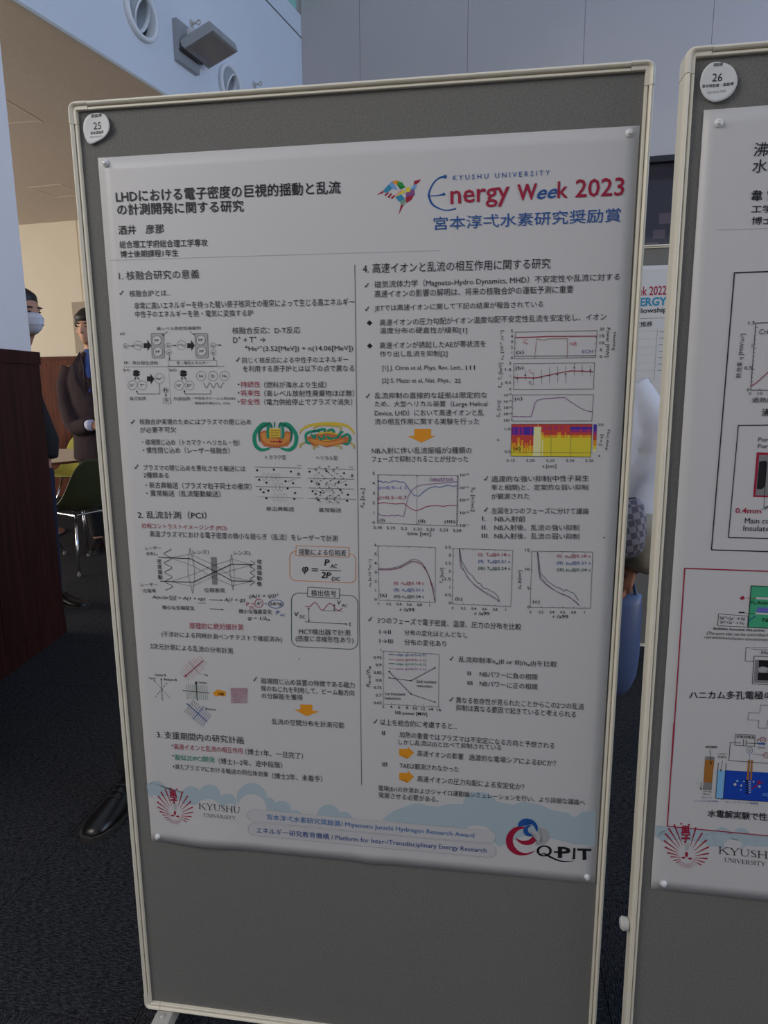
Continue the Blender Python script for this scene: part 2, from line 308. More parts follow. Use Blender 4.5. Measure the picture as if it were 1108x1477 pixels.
# daylight side: right wall, front wall and high ceiling of the hall with window openings
def facade(name, p0, p1, zs, n):
    d = (Vector(p1) - Vector(p0)); L_ = d.length; d.normalize(); nn = Vector((-d.y, d.x))
    def pr(bm, a, b, t0, t1, z0, z1):
        q = [Vector(p0) + d * a + nn * t0, Vector(p0) + d * a + nn * t1, Vector(p0) + d * b + nn * t1, Vector(p0) + d * b + nn * t0]; prism(bm, [(v.x, v.y) for v in q], z0, z1)
    o = tag(obj(name, mk(lambda bm: (pr(bm, 0, L_, 0, .2, 0, zs[0]), pr(bm, 0, L_, 0, .2, zs[1], 7.0))), M_WHITE), kind='structure')
    for k in range(n + 1):
        a = k * (L_ - 0.06) / n; obj('mullion', mk(lambda bm: pr(bm, a, a + 0.06, 0.04, 0.12, zs[0], zs[1])), M_STEEL, o)
    g = glass(name + '_glass', (0.92, 0.96, 0.95), 0.06)
    for k in range(n):
        a = k * (L_ - 0.06) / n + 0.06; obj('pane', mk(lambda bm: pr(bm, a, a + (L_ - 0.06) / n - 0.06, 0.075, 0.085, zs[0], zs[1])), g, o)
    return o
facade('wall_right', (5.6, -5.6), (5.6, 4.68), (2.2, 6.2), 6)
facade('wall_front', (-8.5, -5.6), (5.6, -5.6), (3.3, 5.8), 8)
tag(obj('ceiling_high', mk(lambda bm: prism(bm, [bk(-8, 0.0), bk(5, 0), (6.2, 5.6), (6.2, -6)], 7.0, 7.15)), M_WHITE), kind='structure')
tag(obj('wall_upper_void', mk(lambda bm: bprism(bm, -7.9, 3.3, 1.6, 1.7, 3.25, 7.0)), M_WHITE), kind='structure')
tag(obj('wall_alcove_left', boxes((-8.6, -8.45, -5.6, 7.0, 0, 3.3)), M_CREAM), kind='structure')

# ------------------------------------------------------------------ flat print of the two posters (tenths of a millimetre from each sheet's top left corner)
PRINT_25 = {
"title_text":[
["T","LHDにおける電子密度の巨視的揺動と乱流",268,692,4003,724,186,"k",.018],["T","の計測開発に関する研究",274,885,2429,921,174,"k",.018],
["T","酒井　彦那",265,1186,1060,1193,143,"k",.01],["T","総合理工学府総合理工学専攻",270,1397,1797,1420,116,"k",.01],["T","博士後期課程1年生",271,1543,1286,1557,109,"k",.01],
["L",[50,1575,4408,1602,5554,1608],.5,"g7"],
],
"column_rule":[
["L",[4214,1779,4209,10803],.8],
],
"event_logo":[
["T","KYUSHU UNIVERSITY",5737,614,7165,608,71,"b",.0,1.5,0],["T","nergy",5709,1038,6594,1010,276,"r",.01],["T","W",6700,943,6993,937,227,"r",.025],
["T","ee",6993,937,7287,927,135,"b",.01,1,.4],["T","k",7287,931,7439,930,232,"r",.01],["T","2023",7544,935,8240,936,253,"r",.01],
["T","宮本淳弌水素研究奨励賞",5452,1314,8214,1293,191,"b",.003],
["G",[5637,542,5621,543,5596,543,5566,546,5538,553,5514,567,5489,583,5465,601,5444,622,5425,646,5408,674,5393,702,5380,728,5370,753,5363,778,5358,799,5354,814,5387,821,5389,806,5392,785,5397,762,5405,738,5416,713,5429,685,5445,659,5462,636,5481,617,5503,599,5526,585,5549,578,5572,575,5597,577,5620,581,5637,584],"b"],
["G",[5355,807,5362,829,5373,861,5386,897,5402,928,5422,950,5444,969,5469,984,5496,998,5528,1012,5564,1025,5602,1036,5639,1041,5678,1043,5719,1039,5755,1033,5779,1030,5774,1007,5749,1013,5715,1020,5676,1026,5640,1027,5606,1020,5570,1008,5536,993,5507,978,5483,963,5462,948,5445,931,5431,912,5416,886,5403,853,5392,822,5385,800],"b"],
["G",[5378,825,5404,826,5441,826,5481,827,5517,826,5548,824,5579,821,5605,818,5623,817,5614,784,5597,789,5572,796,5544,803,5514,808,5479,810,5440,811,5403,811,5377,811],"b"],
["O",[5622,552,24,1,0,23],0,"k","b",10],["O",[5604,802,22,1,0,22],0,"k","b",10],["O",[5773,1018,16,1,1,15],0,"k","b",10],
["G",[4573,767,4679,707,4674,747],"r"],["G",[4675,707,4761,625,4816,685,4748,735,4695,744],"c"],["G",[4761,625,4811,577,4900,710,4816,689],"lb"],
["G",[4789,598,4862,572,4916,582,4888,641,4838,614],"o"],["G",[4893,581,4970,609,5016,680,4946,705,4888,645],"g"],
["G",[5021,680,5093,681,5085,747,5031,752],"y"],["G",[4690,773,4745,735,4763,747,4710,791],"r"],["G",[4736,806,4794,751,4813,764,4763,822],"r"],
["G",[4783,827,4838,779,4861,789,4816,836],"r"],["G",[4838,794,4943,712,4977,711,4861,812],"p"],["G",[4861,812,4980,714,5016,747,4900,797],"y"],
["G",[5021,756,5150,705,5163,794,5027,819],"v"],["G",[5016,819,5150,793,5109,863,5031,906],"r"],["G",[4861,812,4949,773,5011,845,4915,879],"c"],
["G",[4928,873,5024,848,5005,928,4946,925],"gg"],["G",[4946,928,4988,933,4910,1069],"r"],["G",[5089,712,5147,650,5196,653,5162,722],"lb"],
["G",[5144,650,5150,593,5254,577,5224,618,5185,641],"r"],["G",[4900,642,4934,706,4993,672],"g"],
],
"section_text":[
["T","1. 核融合研究の意義",214,1898,1627,1911,141,"k"],["L",[210,2105,219,2129,269,2069],1.3],["T","核融合炉とは...",379,2170,1109,2173,104,"k"],
["T","非常に高いエネルギーを持った軽い原子核同士の衝突によって生じる高エネルギー",452,2373,4196,2395,114,"k"],["T","中性子のエネルギーを熱・電気に変換する炉",455,2503,2516,2528,108,"k"],
["T","核融合反応：D-T反応",2146,2800,3302,2811,107,"k"],["T","D⁺ + T⁺ →",2154,2945,2707,2943,101,"k"],
["T","⁴He²⁺(3.52[MeV]) + n(14.06[MeV])",2353,3101,4166,3116,115,"k"],["L",[2195,3219,2204,3242,2250,3181],1.3],
["T","同じく核反応による中性子のエネルギー",2294,3275,4086,3279,97,"k"],["T","を利用する原子炉とは以下の点で異なる",2303,3414,4180,3423,102,"k"],["O",[2215,3616,14,0,0,13],0,"k","k",10],
["T","持続性",2248,3668,2589,3667,100,"r"],["T","（燃料が海水より生成）",2658,3679,3713,3683,106,"k"],["O",[2209,3757,13,0,-1,13],0,"k","k",10],
["T","将来性",2242,3809,2583,3808,100,"r"],["T","（高レベル放射性廃棄物ほぼ無）",2653,3819,4174,3824,107,"k"],["O",[2202,3899,14,0,-1,13],0,"k","k",10],
["T","安全性",2235,3951,2577,3949,101,"r"],["T","（電力供給停止でプラズマ消失）",2647,3960,4142,3962,106,"k"],["L",[238,4245,248,4269,299,4204],1.3],
["T","核融合炉実現のためにはプラズマの閉じ込め",394,4287,2404,4286,99,"k"],["T","が必要不可欠",392,4427,1057,4421,100,"k"],
["T","・磁場閉じ込め（トカマク・ヘリカル・他）",416,4641,2185,4641,108,"k"],["T","・慣性閉じ込め（レーザー核融合）",414,4782,1998,4776,109,"k"],["L",[242,5029,251,5054,304,4986],1.3],
["T","プラズマの閉じ込めを悪化させる輸送には",403,5083,2268,5079,102,"k"],["T","2種類ある",397,5214,866,5212,99,"k"],["T","・新古典輸送（プラズマ粒子同士の衝突）",421,5397,2363,5394,115,"k"],
["T","・異常輸送（乱流駆動輸送）",423,5542,1796,5532,115,"k"],["T","2. 乱流計測（PCI）",230,5943,1519,5925,138,"k"],
["T","位相コントラストイメージング (PCI)",286,6133,1878,6132,106,"r"],["T","高温プラズマにおける電子密度の微小な揺らぎ（乱流）をレーザーで計測",433,6273,3850,6262,114,"k"],
["T","原理的に絶対値計測",1076,7962,2092,7941,121,"r"],["T","(干渉計による同時計測ベンチテストで確認済み)",522,8157,2804,8143,122,"k"],
["T","2次元計測による乱流の分布計測",281,8394,1872,8398,115,"k"],["L",[2242,8871,2252,8898,2303,8821],1.3],["T","磁場閉じ込め装置の特徴である磁力",2386,8942,4110,8920,115,"k"],
["T","線のねじれを利用して、ビーム軸方向",2380,9087,4100,9070,116,"k"],["T","の分解能を獲得",2382,9229,3149,9217,113,"k"],["T","乱流の空間分布を計測可能",2557,9726,3909,9706,118,"k"],
["T","3. 支援期間内の研究計画",280,10179,1996,10167,153,"k"],["O",[577,10314,14,-1,-1,15],0,"k","k",10],["T","高速イオンと乱流の相互作用",609,10384,1967,10366,119,"r"],
["T","（博士1年、一旦完了）",2022,10379,3123,10378,130,"k"],["O",[579,10523,15,-1,-1,15],0,"k","k",10],["T","擬似2DPCI開発",607,10607,1409,10595,120,"gr"],
["T","（博士1~2年、途中段階）",1486,10615,2722,10597,131,"k"],["O",[572,10747,15,-1,-1,15],0,"k","k",10],
["T","高Tᵢプラズマにおける輸送の同位体効果",602,10805,2444,10810,121,"k"],["T","（博士2年、未着手）",2523,10829,3474,10813,131,"k"],
["T","4. 高速イオンと乱流の相互作用に関する研究",4343,1917,7224,1926,151,"k"],["L",[4377,2101,4386,2123,4427,2066],1.3],
["T","磁気流体力学（Magneto-Hydro Dynamics, MHD）不安定性や乱流に対する",4526,2155,8247,2140,123,"k"],["T","高速イオンの影響の解明は、将来の核融合炉の運転予測に重要",4525,2285,7577,2289,112,"k"],
["L",[4377,2458,4387,2481,4428,2423],1.3],["T","JETでは高速イオンに関して下記の結果が報告されている",4527,2504,7137,2503,109,"k"],
["G",[4395,2669,4441,2626,4487,2671,4441,2714],"k"],["G",[4395,3024,4442,2981,4488,3026,4441,3070],"k"],
["T","高速イオンの圧力勾配がイオン温度勾配不安定性乱流を安定化し、イオン",4606,2718,8082,2696,103,"k"],["T","温度分布の硬直性が緩和[1]",4605,2850,5985,2864,106,"k"],
["T","高速イオンが誘起したAEが帯状流を",4603,3072,6278,3069,103,"k"],["T","作り出し乱流を抑制[2]",4602,3214,5683,3218,108,"k"],
["T","[1] J. Citrin et al, Phys. Rev. Lett.,",4644,3428,5927,3431,90,"k"],["T","111",5975,3417,6118,3415,67,"k",.02],
["T","[2] S. Mazzi et al, Nat. Phys.,",4642,3628,5745,3630,90,"k"],["T","22",5805,3615,5899,3616,63,"k",.02],
["L",[4374,3820,4384,3844,4426,3782],1.3],["T","乱流抑制の直接的な証拠は限定的な",4515,3859,6321,3858,98,"k"],
["T","ため、大型ヘリカル装置（Large Helical",4514,4005,6324,4004,109,"k"],["T","Device, LHD）において高速イオンと乱",4513,4144,6271,4139,110,"k"],
["T","流の相互作用に関する実験を行った",4511,4279,6205,4275,103,"k"],["T","NB入射に伴い乱流振幅が2種類の",4459,4757,6092,4739,106,"k"],
["T","フェーズで抑制されることが分かった",4458,4895,6037,4878,106,"k"],["L",[6307,5150,6317,5174,6356,5110],1.3],["T","過渡的な強い抑制(中性子発生",6416,5215,7947,5185,116,"k"],
["T","率と相関)と、定常的な弱い抑制",6419,5352,7940,5327,112,"k"],["T","が観測された",6422,5486,7031,5472,102,"k"],["L",[6314,5662,6324,5686,6364,5621],1.3],
["T","左図を3つのフェーズに分けて議論",6428,5723,7969,5702,106,"k"],["T","I.",6283,5842,6337,5841,71,"k"],["T","NB入射前",6485,5858,6975,5851,103,"k"],
["T","II.",6278,5990,6372,5988,72,"k"],["T","NB入射後、乱流の強い抑制",6484,6002,7833,5975,103,"k"],["T","III.",6281,6131,6406,6128,73,"k"],
["T","NB入射後、乱流の弱い抑制",6488,6142,7840,6121,103,"k"],["O",[8225,6075,11,0,0,12],0,"k","k",10],["O",[3115,8426,12,0,0,12],0,"k","k",10],
["L",[4373,7628,4383,7654,4428,7582],1.3],["T","3つのフェーズで電子密度、温度、圧力の分布を比較",4527,7691,6968,7705,120,"k"],["T","I→II",4563,7880,4760,7876,74,"k"],
["T","分布の変化ほとんどなし",4996,7886,6076,7883,107,"k"],["T","I→III",4562,8047,4792,8044,74,"k"],["T","分布の変化あり",4996,8065,5717,8060,113,"k"],
["L",[5785,8278,5795,8303,5838,8231],1.3],["T","乱流抑制率nₑ(II or III)/nₑ(I)を比較",5933,8344,7580,8350,125,"k"],["T","II",6091,8562,6144,8559,75,"k"],
["T","NBパワーに負の相関",6295,8577,7262,8582,109,"k"],["T","III",6094,8738,6176,8733,74,"k"],["T","NBパワーに正の相関",6298,8752,7268,8760,109,"k"],
["L",[5790,9031,5800,9057,5843,8983],1.3],["T","異なる依存性が見られたことからこの2つの乱流",5898,9087,8054,9076,118,"k"],
["T","抑制は異なる要因で起きていると考えられる",5900,9230,7928,9229,119,"k"],["L",[4447,9540,4458,9567,4504,9490],1.3],
["T","以上を総合的に考慮すると...",4563,9596,5921,9584,123,"k"],["T","II",4596,9788,4648,9784,83,"k"],
["T","加熱の重畳ではプラズマは不安定になる方向と予想される",4905,9807,7596,9833,118,"k"],["T","しかし乱流は(I)と比べて抑制されている",4892,9965,6698,9946,123,"k"],
["T","高速イオンの影響",5226,10149,6042,10156,121,"k"],["T","過渡的な電場シアによるEICか？",6139,10158,7633,10164,119,"k"],["T","III",4601,10399,4684,10393,85,"k"],
["T","TAEは観測されなかった",4909,10412,5966,10407,117,"k"],["T","高速イオンの圧力勾配による安定化か？",5228,10650,7113,10660,126,"k"],
["T","電場(Er)の計測およびジャイロ運動論シミュレーションを行い、より詳細な議論へ",4519,10910,8160,10883,131,"k"],["T","発展させる必要がある。",4518,11035,5608,11030,119,"k"],
],
"arrow_print":[
["G",[5162,4348,5434,4348,5435,4460,5508,4460,5276,4569,5046,4461,5163,4461],"o"],
["G",[3104,9300,3327,9294,3324,9403,3446,9415,3217,9523,2985,9404,3101,9401],"o"],
["G",[4901,10030,5051,10028,5051,9977,5166,10089,5051,10219,5051,10158,4900,10160],"o"],
["G",[4900,10503,5051,10500,5051,10448,5167,10561,5051,10693,5051,10632,4899,10635],"o"],
],
"reaction_diagram":[
["T","高レベル放射性廃棄物",824,2717,1604,2724,57,"k"],["T","(a)",156,2790,242,2787,54,"k"],
["G",[732,2761,922,2765,942,2781,933,3146,915,3171,731,3169,707,3151,713,2784],"g5"],
["L",[732,2761,922,2765,942,2781,933,3146,915,3171,731,3169,707,3151,713,2784],.5,"g3",1],
["G",[1509,2776,1700,2779,1716,2795,1712,3153,1694,3180,1514,3177,1492,3157,1491,2798],"g5"],
["L",[1509,2776,1700,2779,1716,2795,1712,3153,1694,3180,1514,3177,1492,3157,1491,2798],.5,"g3",1],["O",[241,2963,43,1,-4,39],.5,"g3",0,20],
["T","n",222,2986,256,2987,30,"k",.01],["O",[467,2957,79,1,-6,72],.5,"g3",0,20],["T","²³⁵U",409,2984,525,2985,50,"k"],
["O",[814,2881,81,1,-5,74],.5,"g3","wh",20],["T","FP",774,2904,851,2905,42,"k",.01],["O",[820,3066,81,1,-5,74],.5,"g3","wh",20],
["T","FP",780,3089,857,3090,42,"k",.01],["O",[1014,2966,44,1,-3,41],.5,"g3",0,20],["T","n",995,2989,1029,2989,29,"k",.01],
["O",[1014,3081,47,0,-3,42],.5,"g3",0,20],["T","n",996,3104,1030,3104,29,"k",.01],["O",[1246,2964,80,1,-5,73],.5,"g3",0,20],
["T","²³⁵U",1190,2990,1303,2992,50,"k"],["O",[1594,2888,79,2,-4,74],.5,"g3","wh",20],["T","FP",1555,2911,1630,2912,43,"k",.01],
["O",[1598,3070,79,1,-5,73],.5,"g3","wh",20],["T","FP",1559,3092,1634,3094,43,"k",.01],["O",[1799,2978,45,1,-3,43],.5,"g3",0,20],
["T","n",1781,3001,1814,3002,28,"k",.01],["O",[1801,3092,45,1,-3,43],.5,"g3",0,20],["T","n",1783,3115,1816,3115,29,"k",.01],
["G",[570,2924,639,2925,637,2864,706,2963,633,3052,635,3005,564,3004],"k"],
["G",[1349,2936,1420,2938,1417,2878,1480,2975,1416,3063,1417,3017,1344,3016],"k"],["L",[288,2964,385,2966],.7,"k",0,0,1],
["L",[1067,2967,1151,2968],.7,"k",0,0,1],["L",[1847,2973,1938,2975],.7,"k",0,0,1],["L",[1017,3127,1015,3200],.7,"k",0,0,1],
["L",[1804,3139,1802,3210],.7,"k",0,0,1],["L",[1019,2740,920,2799],.7,"k",0,0,1],["L",[1407,2747,1491,2800],.7,"k",0,0,1],
["L",[997,3209,1848,3217,1847,3312,994,3307],.5,"g3",1],["T","熱・電気エネルギー",1141,3280,1713,3283,52,"k"],["T","FP：核分裂生成物",194,3270,804,3281,59,"k"],
["L",[177,3308,1998,3319],.7,"k",0,2.2],["L",[990,3307,990,3926],.6,"g3",0,1.6],["T","(b1)",159,3393,279,3394,56,"k"],
["T","(b2)",1005,3402,1132,3403,55,"k"],
["G",[439,3420,469,3435,431,3436,444,3460,412,3446,403,3472,387,3448,360,3468,366,3441,328,3448,354,3427,318,3418,355,3410,333,3390,370,3397,367,3370,392,3390,411,3366,416,3393,450,3379,433,3404,472,3405],"k"],
["G",[1289,3428,1320,3444,1282,3444,1295,3469,1263,3455,1255,3481,1240,3457,1213,3476,1218,3450,1181,3456,1207,3436,1171,3427,1208,3419,1185,3399,1221,3406,1219,3379,1243,3399,1262,3376,1267,3402,1300,3389,1284,3413,1321,3414],"k"],
["O",[311,3614,84,0,-7,78],.5,"g3",0,20],["T","D⁺",270,3638,348,3638,48,"k",.008],["O",[490,3619,83,1,-5,76],.5,"g3",0,20],
["T","T⁺",450,3643,528,3644,48,"k",.008],["O",[816,3507,90,1,-6,83],.5,"g3",0,20],["T","He²⁺",754,3530,874,3531,47,"k",.008],
["O",[913,3702,50,1,-3,46],.5,"g3",0,20],["T","n",884,3726,939,3726,48,"k",.008],["O",[1160,3625,85,0,-5,79],.5,"g3",0,20],
["T","N⁺",1120,3648,1197,3649,47,"k",.008],["O",[1347,3626,80,1,-5,75],.5,"g3",0,20],["T","D⁺",1307,3649,1384,3650,48,"k",.008],
["O",[1561,3474,84,1,-5,79],.5,"g3",0,20],["T","H",1532,3498,1587,3498,47,"k",.008],["O",[1771,3476,83,1,-5,79],.5,"g3",0,20],
["T","D",1742,3500,1797,3500,47,"k",.008],["O",[1975,3475,84,0,-4,78],.5,"g3",0,20],["T","He",1937,3498,2012,3498,47,"k",.008],
["L",[356,3538,382,3483],.7,"k",0,0,1],["L",[443,3539,419,3483],.7,"k",0,0,1],["L",[1208,3546,1229,3487],.7,"k",0,0,1],
["L",[1293,3547,1271,3487],.7,"k",0,0,1],["L",[910,3752,908,3812],.7,"k",0,0,1],
["G",[588,3473,653,3473,652,3422,719,3514,647,3605,646,3557,582,3556],"k"],["L",[805,3592,799,3765,392,3763,384,3709],.7,"k",0,0,1],
["L",[1716,3704,1719,3771,1253,3768,1250,3708],.7,"k",0,0,1],
["L",[1597,3588,1604,3597,1610,3611,1617,3627,1624,3644,1630,3658,1637,3668,1645,3672,1652,3669,1661,3660,1669,3646,1678,3630,1686,3613,1694,3599,1703,3589,1710,3586,1718,3589,1725,3598,1732,3612,1738,3628,1745,3645,1752,3659,1759,3669,1766,3673,1774,3670,1782,3661,1790,3647,1799,3631,1807,3614,1815,3600,1823,3590,1831,3587,1839,3590,1846,3599,1852,3613,1859,3629,1866,3646,1872,3660,1879,3670,1887,3674,1894,3671,1902,3662,1911,3648,1919,3632,1928,3615,1936,3601,1944,3591,1952,3588,1959,3591],.7],
["L",[856,3838,985,3838,983,3926,855,3922],.5,"g3",1],["T","熱",888,3902,949,3902,52,"k"],["T","自己加熱",251,3871,547,3870,60,"k"],
["T","外部加熱",1047,3879,1346,3878,60,"k"],["T","・中性粒子ビーム入射(NBI)",1378,3872,2147,3876,53,"k"],["T","・電磁波共鳴(ECH、ICH)",1384,3952,2053,3955,51,"k"],
],
"confinement_picture":[
["T","トカマク型",2633,4861,2993,4861,72,"k"],["T","ヘリカル型",3504,4863,3880,4866,71,"k"],
["G",[2546,4406,2640,4379,2703,4522,2940,4521,3000,4387,3103,4405,3086,4565,3029,4637,2842,4670,2620,4648,2548,4567],"tor"],
["G",[2573,4433,2638,4415,2689,4549,2939,4551,3008,4423,3072,4440,3054,4538,2956,4605,2825,4623,2659,4599,2587,4531],"o2",1],
["G",[2732,4258,2712,4253,2680,4245,2639,4241,2594,4250,2553,4278,2515,4314,2481,4354,2454,4391,2435,4425,2423,4458,2417,4491,2415,4524,2417,4560,2424,4597,2435,4634,2453,4666,2477,4692,2507,4713,2540,4727,2577,4734,2618,4728,2660,4714,2696,4699,2720,4688,2711,4660,2685,4666,2649,4675,2611,4681,2583,4680,2561,4674,2540,4663,2521,4648,2506,4630,2495,4609,2486,4581,2481,4550,2479,4521,2480,4495,2485,4471,2493,4447,2507,4421,2530,4389,2561,4354,2594,4323,2620,4304,2642,4297,2670,4298,2700,4302,2722,4304],"gr",2],
["G",[2713,4262,2690,4269,2655,4279,2617,4293,2585,4311,2561,4334,2542,4360,2528,4390,2519,4422,2519,4461,2524,4504,2532,4542,2537,4569,2559,4565,2557,4538,2552,4499,2549,4459,2552,4425,2560,4400,2572,4377,2588,4356,2606,4340,2632,4326,2666,4315,2699,4306,2723,4300],"gd",2],
["G",[2703,4270,2697,4285,2686,4308,2676,4336,2668,4368,2666,4405,2666,4448,2667,4487,2668,4514,2709,4512,2709,4485,2709,4446,2709,4405,2712,4372,2719,4346,2728,4322,2737,4301,2744,4285],"gr",3],
["G",[2687,4287,2698,4282,2713,4276,2724,4273,2727,4272,2732,4280,2739,4300,2745,4322,2750,4338,2775,4331,2772,4315,2768,4292,2761,4268,2748,4247,2724,4241,2703,4246,2686,4253,2675,4257],"gd",3],
["G",[2926,4304,2949,4302,2978,4298,3007,4297,3028,4304,3052,4323,3082,4353,3110,4388,3130,4420,3142,4445,3149,4469,3151,4493,3151,4519,3147,4548,3139,4578,3129,4606,3116,4628,3100,4645,3080,4660,3058,4672,3036,4678,3008,4679,2972,4673,2936,4664,2910,4660,2900,4687,2923,4698,2958,4712,2998,4726,3039,4732,3076,4724,3109,4709,3140,4689,3166,4663,3185,4630,3199,4594,3208,4557,3213,4521,3214,4489,3210,4456,3201,4423,3185,4390,3161,4353,3130,4314,3095,4278,3058,4251,3014,4241,2973,4245,2941,4253,2920,4258],"gr",2],
["G",[2926,4300,2949,4306,2981,4315,3014,4326,3039,4339,3055,4356,3069,4376,3080,4399,3086,4424,3086,4457,3080,4498,3073,4536,3068,4563,3090,4567,3097,4541,3107,4502,3116,4459,3119,4421,3112,4389,3101,4360,3084,4334,3062,4311,3031,4293,2995,4279,2961,4269,2939,4262],"gd",2],
["G",[2906,4285,2911,4300,2919,4322,2927,4346,2931,4372,2931,4405,2929,4446,2926,4484,2924,4511,2965,4513,2967,4486,2971,4447,2975,4405,2975,4367,2970,4336,2962,4307,2953,4285,2948,4270],"gr",3],
["G",[2976,4257,2966,4253,2950,4246,2929,4241,2905,4247,2890,4268,2882,4292,2876,4315,2872,4331,2897,4337,2902,4322,2910,4300,2919,4280,2924,4272,2926,4273,2938,4276,2952,4282,2962,4287],"gd",3],
["G",[2801,4237,2800,4255,2799,4281,2798,4307,2798,4325,2820,4325,2821,4307,2822,4281,2823,4255,2823,4237],"gr",2],
["G",[2717,4352,2910,4348,2908,4503,2715,4509],"y2",4],["L",[2742,4384,2890,4382],1,"br"],["L",[2740,4423,2888,4421],1,"br"],
["L",[2739,4463,2887,4460],1,"br"],["L",[2737,4495,2886,4493],1,"br"],["L",[2735,4563,2929,4566],1.8,"r",0,0,1],["L",[2732,4647,2734,4670],1.2,"br"],
["L",[2778,4647,2781,4670],1.2,"br"],["L",[2825,4647,2827,4670],1.2,"br"],["L",[2880,4646,2883,4670],1.2,"br"],
["G",[3266,4398,3291,4382,3324,4360,3365,4337,3412,4320,3472,4310,3543,4302,3619,4298,3697,4297,3779,4295,3866,4295,3948,4300,4012,4311,4059,4331,4096,4361,4125,4391,4147,4412,4169,4394,4150,4370,4123,4335,4083,4297,4028,4268,3956,4252,3870,4243,3781,4239,3697,4237,3617,4242,3538,4249,3464,4261,3400,4277,3346,4300,3303,4330,3271,4357,3249,4376],"y2"],
["G",[3245,4384,3243,4394,3240,4407,3238,4420,3236,4429,3258,4433,3260,4424,3264,4411,3267,4398,3270,4389],"y3",1],
["G",[3485,4361,3496,4352,3511,4340,3530,4328,3554,4319,3585,4312,3623,4308,3666,4306,3713,4306,3772,4310,3841,4317,3904,4326,3943,4335,3947,4336,3941,4340,3925,4352,3914,4360,3926,4377,3937,4369,3956,4356,3970,4335,3952,4314,3908,4304,3845,4295,3775,4288,3715,4283,3666,4283,3622,4285,3582,4289,3548,4296,3519,4306,3497,4320,3481,4333,3469,4342],"y3",1],
["G",[4146,4405,4147,4412,4150,4423,4152,4433,4154,4440,4175,4436,4174,4429,4173,4418,4171,4408,4170,4401],"y3",1],
["G",[3355,4502,3365,4495,3379,4486,3397,4476,3419,4466,3447,4457,3479,4448,3513,4439,3548,4431,3583,4420,3619,4408,3656,4399,3694,4395,3733,4399,3773,4408,3814,4419,3856,4430,3902,4440,3952,4451,3999,4462,4035,4473,4059,4484,4075,4494,4084,4504,4088,4517,4087,4534,4080,4554,4067,4574,4051,4588,4029,4595,4001,4597,3971,4598,3943,4601,3916,4606,3890,4611,3863,4617,3834,4624,3801,4633,3766,4643,3731,4652,3697,4655,3666,4649,3637,4636,3608,4624,3580,4616,3551,4619,3522,4628,3494,4635,3470,4635,3449,4623,3430,4604,3414,4583,3399,4564,3385,4546,3372,4528,3362,4513,3355,4502],"tor",2],
["G",[3400,4519,3426,4522,3463,4526,3506,4531,3545,4537,3581,4545,3616,4556,3652,4566,3690,4572,3730,4571,3772,4567,3813,4560,3853,4553,3895,4543,3939,4531,3976,4520,3998,4518,4003,4526,3995,4541,3975,4560,3943,4576,3894,4590,3829,4605,3760,4618,3698,4625,3644,4626,3594,4622,3548,4614,3507,4602,3472,4584,3441,4560,3417,4536,3400,4519],"o2",3],
["G",[3363,4510,3364,4494,3363,4473,3365,4455,3371,4445,3389,4435,3417,4424,3450,4413,3479,4406,3507,4402,3537,4401,3565,4402,3584,4402,3587,4371,3567,4369,3539,4366,3506,4365,3473,4367,3440,4374,3404,4384,3370,4398,3342,4417,3327,4445,3324,4474,3326,4497,3327,4512],"gr",4],
["G",[3481,4412,3518,4403,3572,4389,3625,4376,3657,4372,3656,4369,3655,4373,3652,4388,3651,4401,3682,4407,3686,4396,3693,4376,3690,4348,3660,4330,3617,4337,3562,4351,3508,4367,3471,4378],"gr",4],
["G",[3718,4403,3737,4396,3762,4387,3787,4381,3796,4380,3797,4381,3803,4394,3808,4412,3813,4425,3845,4417,3843,4404,3840,4383,3832,4360,3810,4340,3779,4341,3750,4351,3723,4362,3706,4370],"gr",4],
["G",[3906,4492,3917,4476,3933,4453,3949,4431,3960,4419,3962,4417,3964,4416,3970,4418,3977,4418,3987,4388,3982,4385,3972,4380,3953,4379,3932,4388,3916,4408,3900,4433,3885,4457,3876,4473],"gr",4],
["G",[3954,4506,3975,4494,4005,4476,4035,4462,4052,4458,4058,4462,4067,4475,4074,4492,4076,4508,4073,4526,4063,4549,4051,4570,4041,4581,4033,4583,4016,4581,3998,4576,3984,4573,3974,4603,3987,4608,4008,4615,4033,4619,4060,4612,4082,4592,4099,4566,4112,4537,4119,4509,4114,4481,4103,4454,4084,4432,4055,4419,4021,4427,3987,4444,3956,4463,3936,4476],"gr",4],
["G",[3327,4514,3328,4526,3329,4544,3334,4566,3346,4588,3369,4600,3394,4606,3416,4609,3430,4611,3438,4580,3424,4576,3404,4570,3386,4563,3377,4557,3373,4551,3369,4536,3366,4520,3363,4508],"gr",4],
["G",[3549,4484,3554,4493,3562,4508,3574,4525,3594,4538,3617,4540,3641,4536,3663,4527,3681,4510,3684,4486,3677,4466,3668,4451,3662,4441,3632,4455,3637,4466,3643,4480,3646,4492,3647,4492,3644,4491,3630,4495,3615,4499,3607,4500,3603,4497,3595,4487,3587,4475,3581,4465],"gr",4],
["G",[3695,4476,3702,4486,3712,4504,3731,4523,3761,4534,3800,4530,3844,4519,3885,4506,3913,4498,3905,4467,3876,4473,3835,4483,3794,4491,3766,4492,3754,4488,3743,4479,3734,4465,3725,4455],"gr",4],
["G",[3423,4450,3433,4465,3448,4486,3464,4508,3491,4523,3518,4501,3523,4478,3526,4456,3527,4442,3495,4437,3491,4451,3486,4471,3481,4485,3492,4480,3494,4479,3480,4462,3464,4443,3453,4429],"gr",4],
["G",[3569,4446,3599,4440,3641,4431,3687,4424,3729,4421,3771,4425,3817,4434,3859,4444,3888,4450,3895,4427,3867,4418,3825,4405,3777,4393,3731,4386,3683,4390,3635,4399,3592,4408,3563,4415],"y2",4],
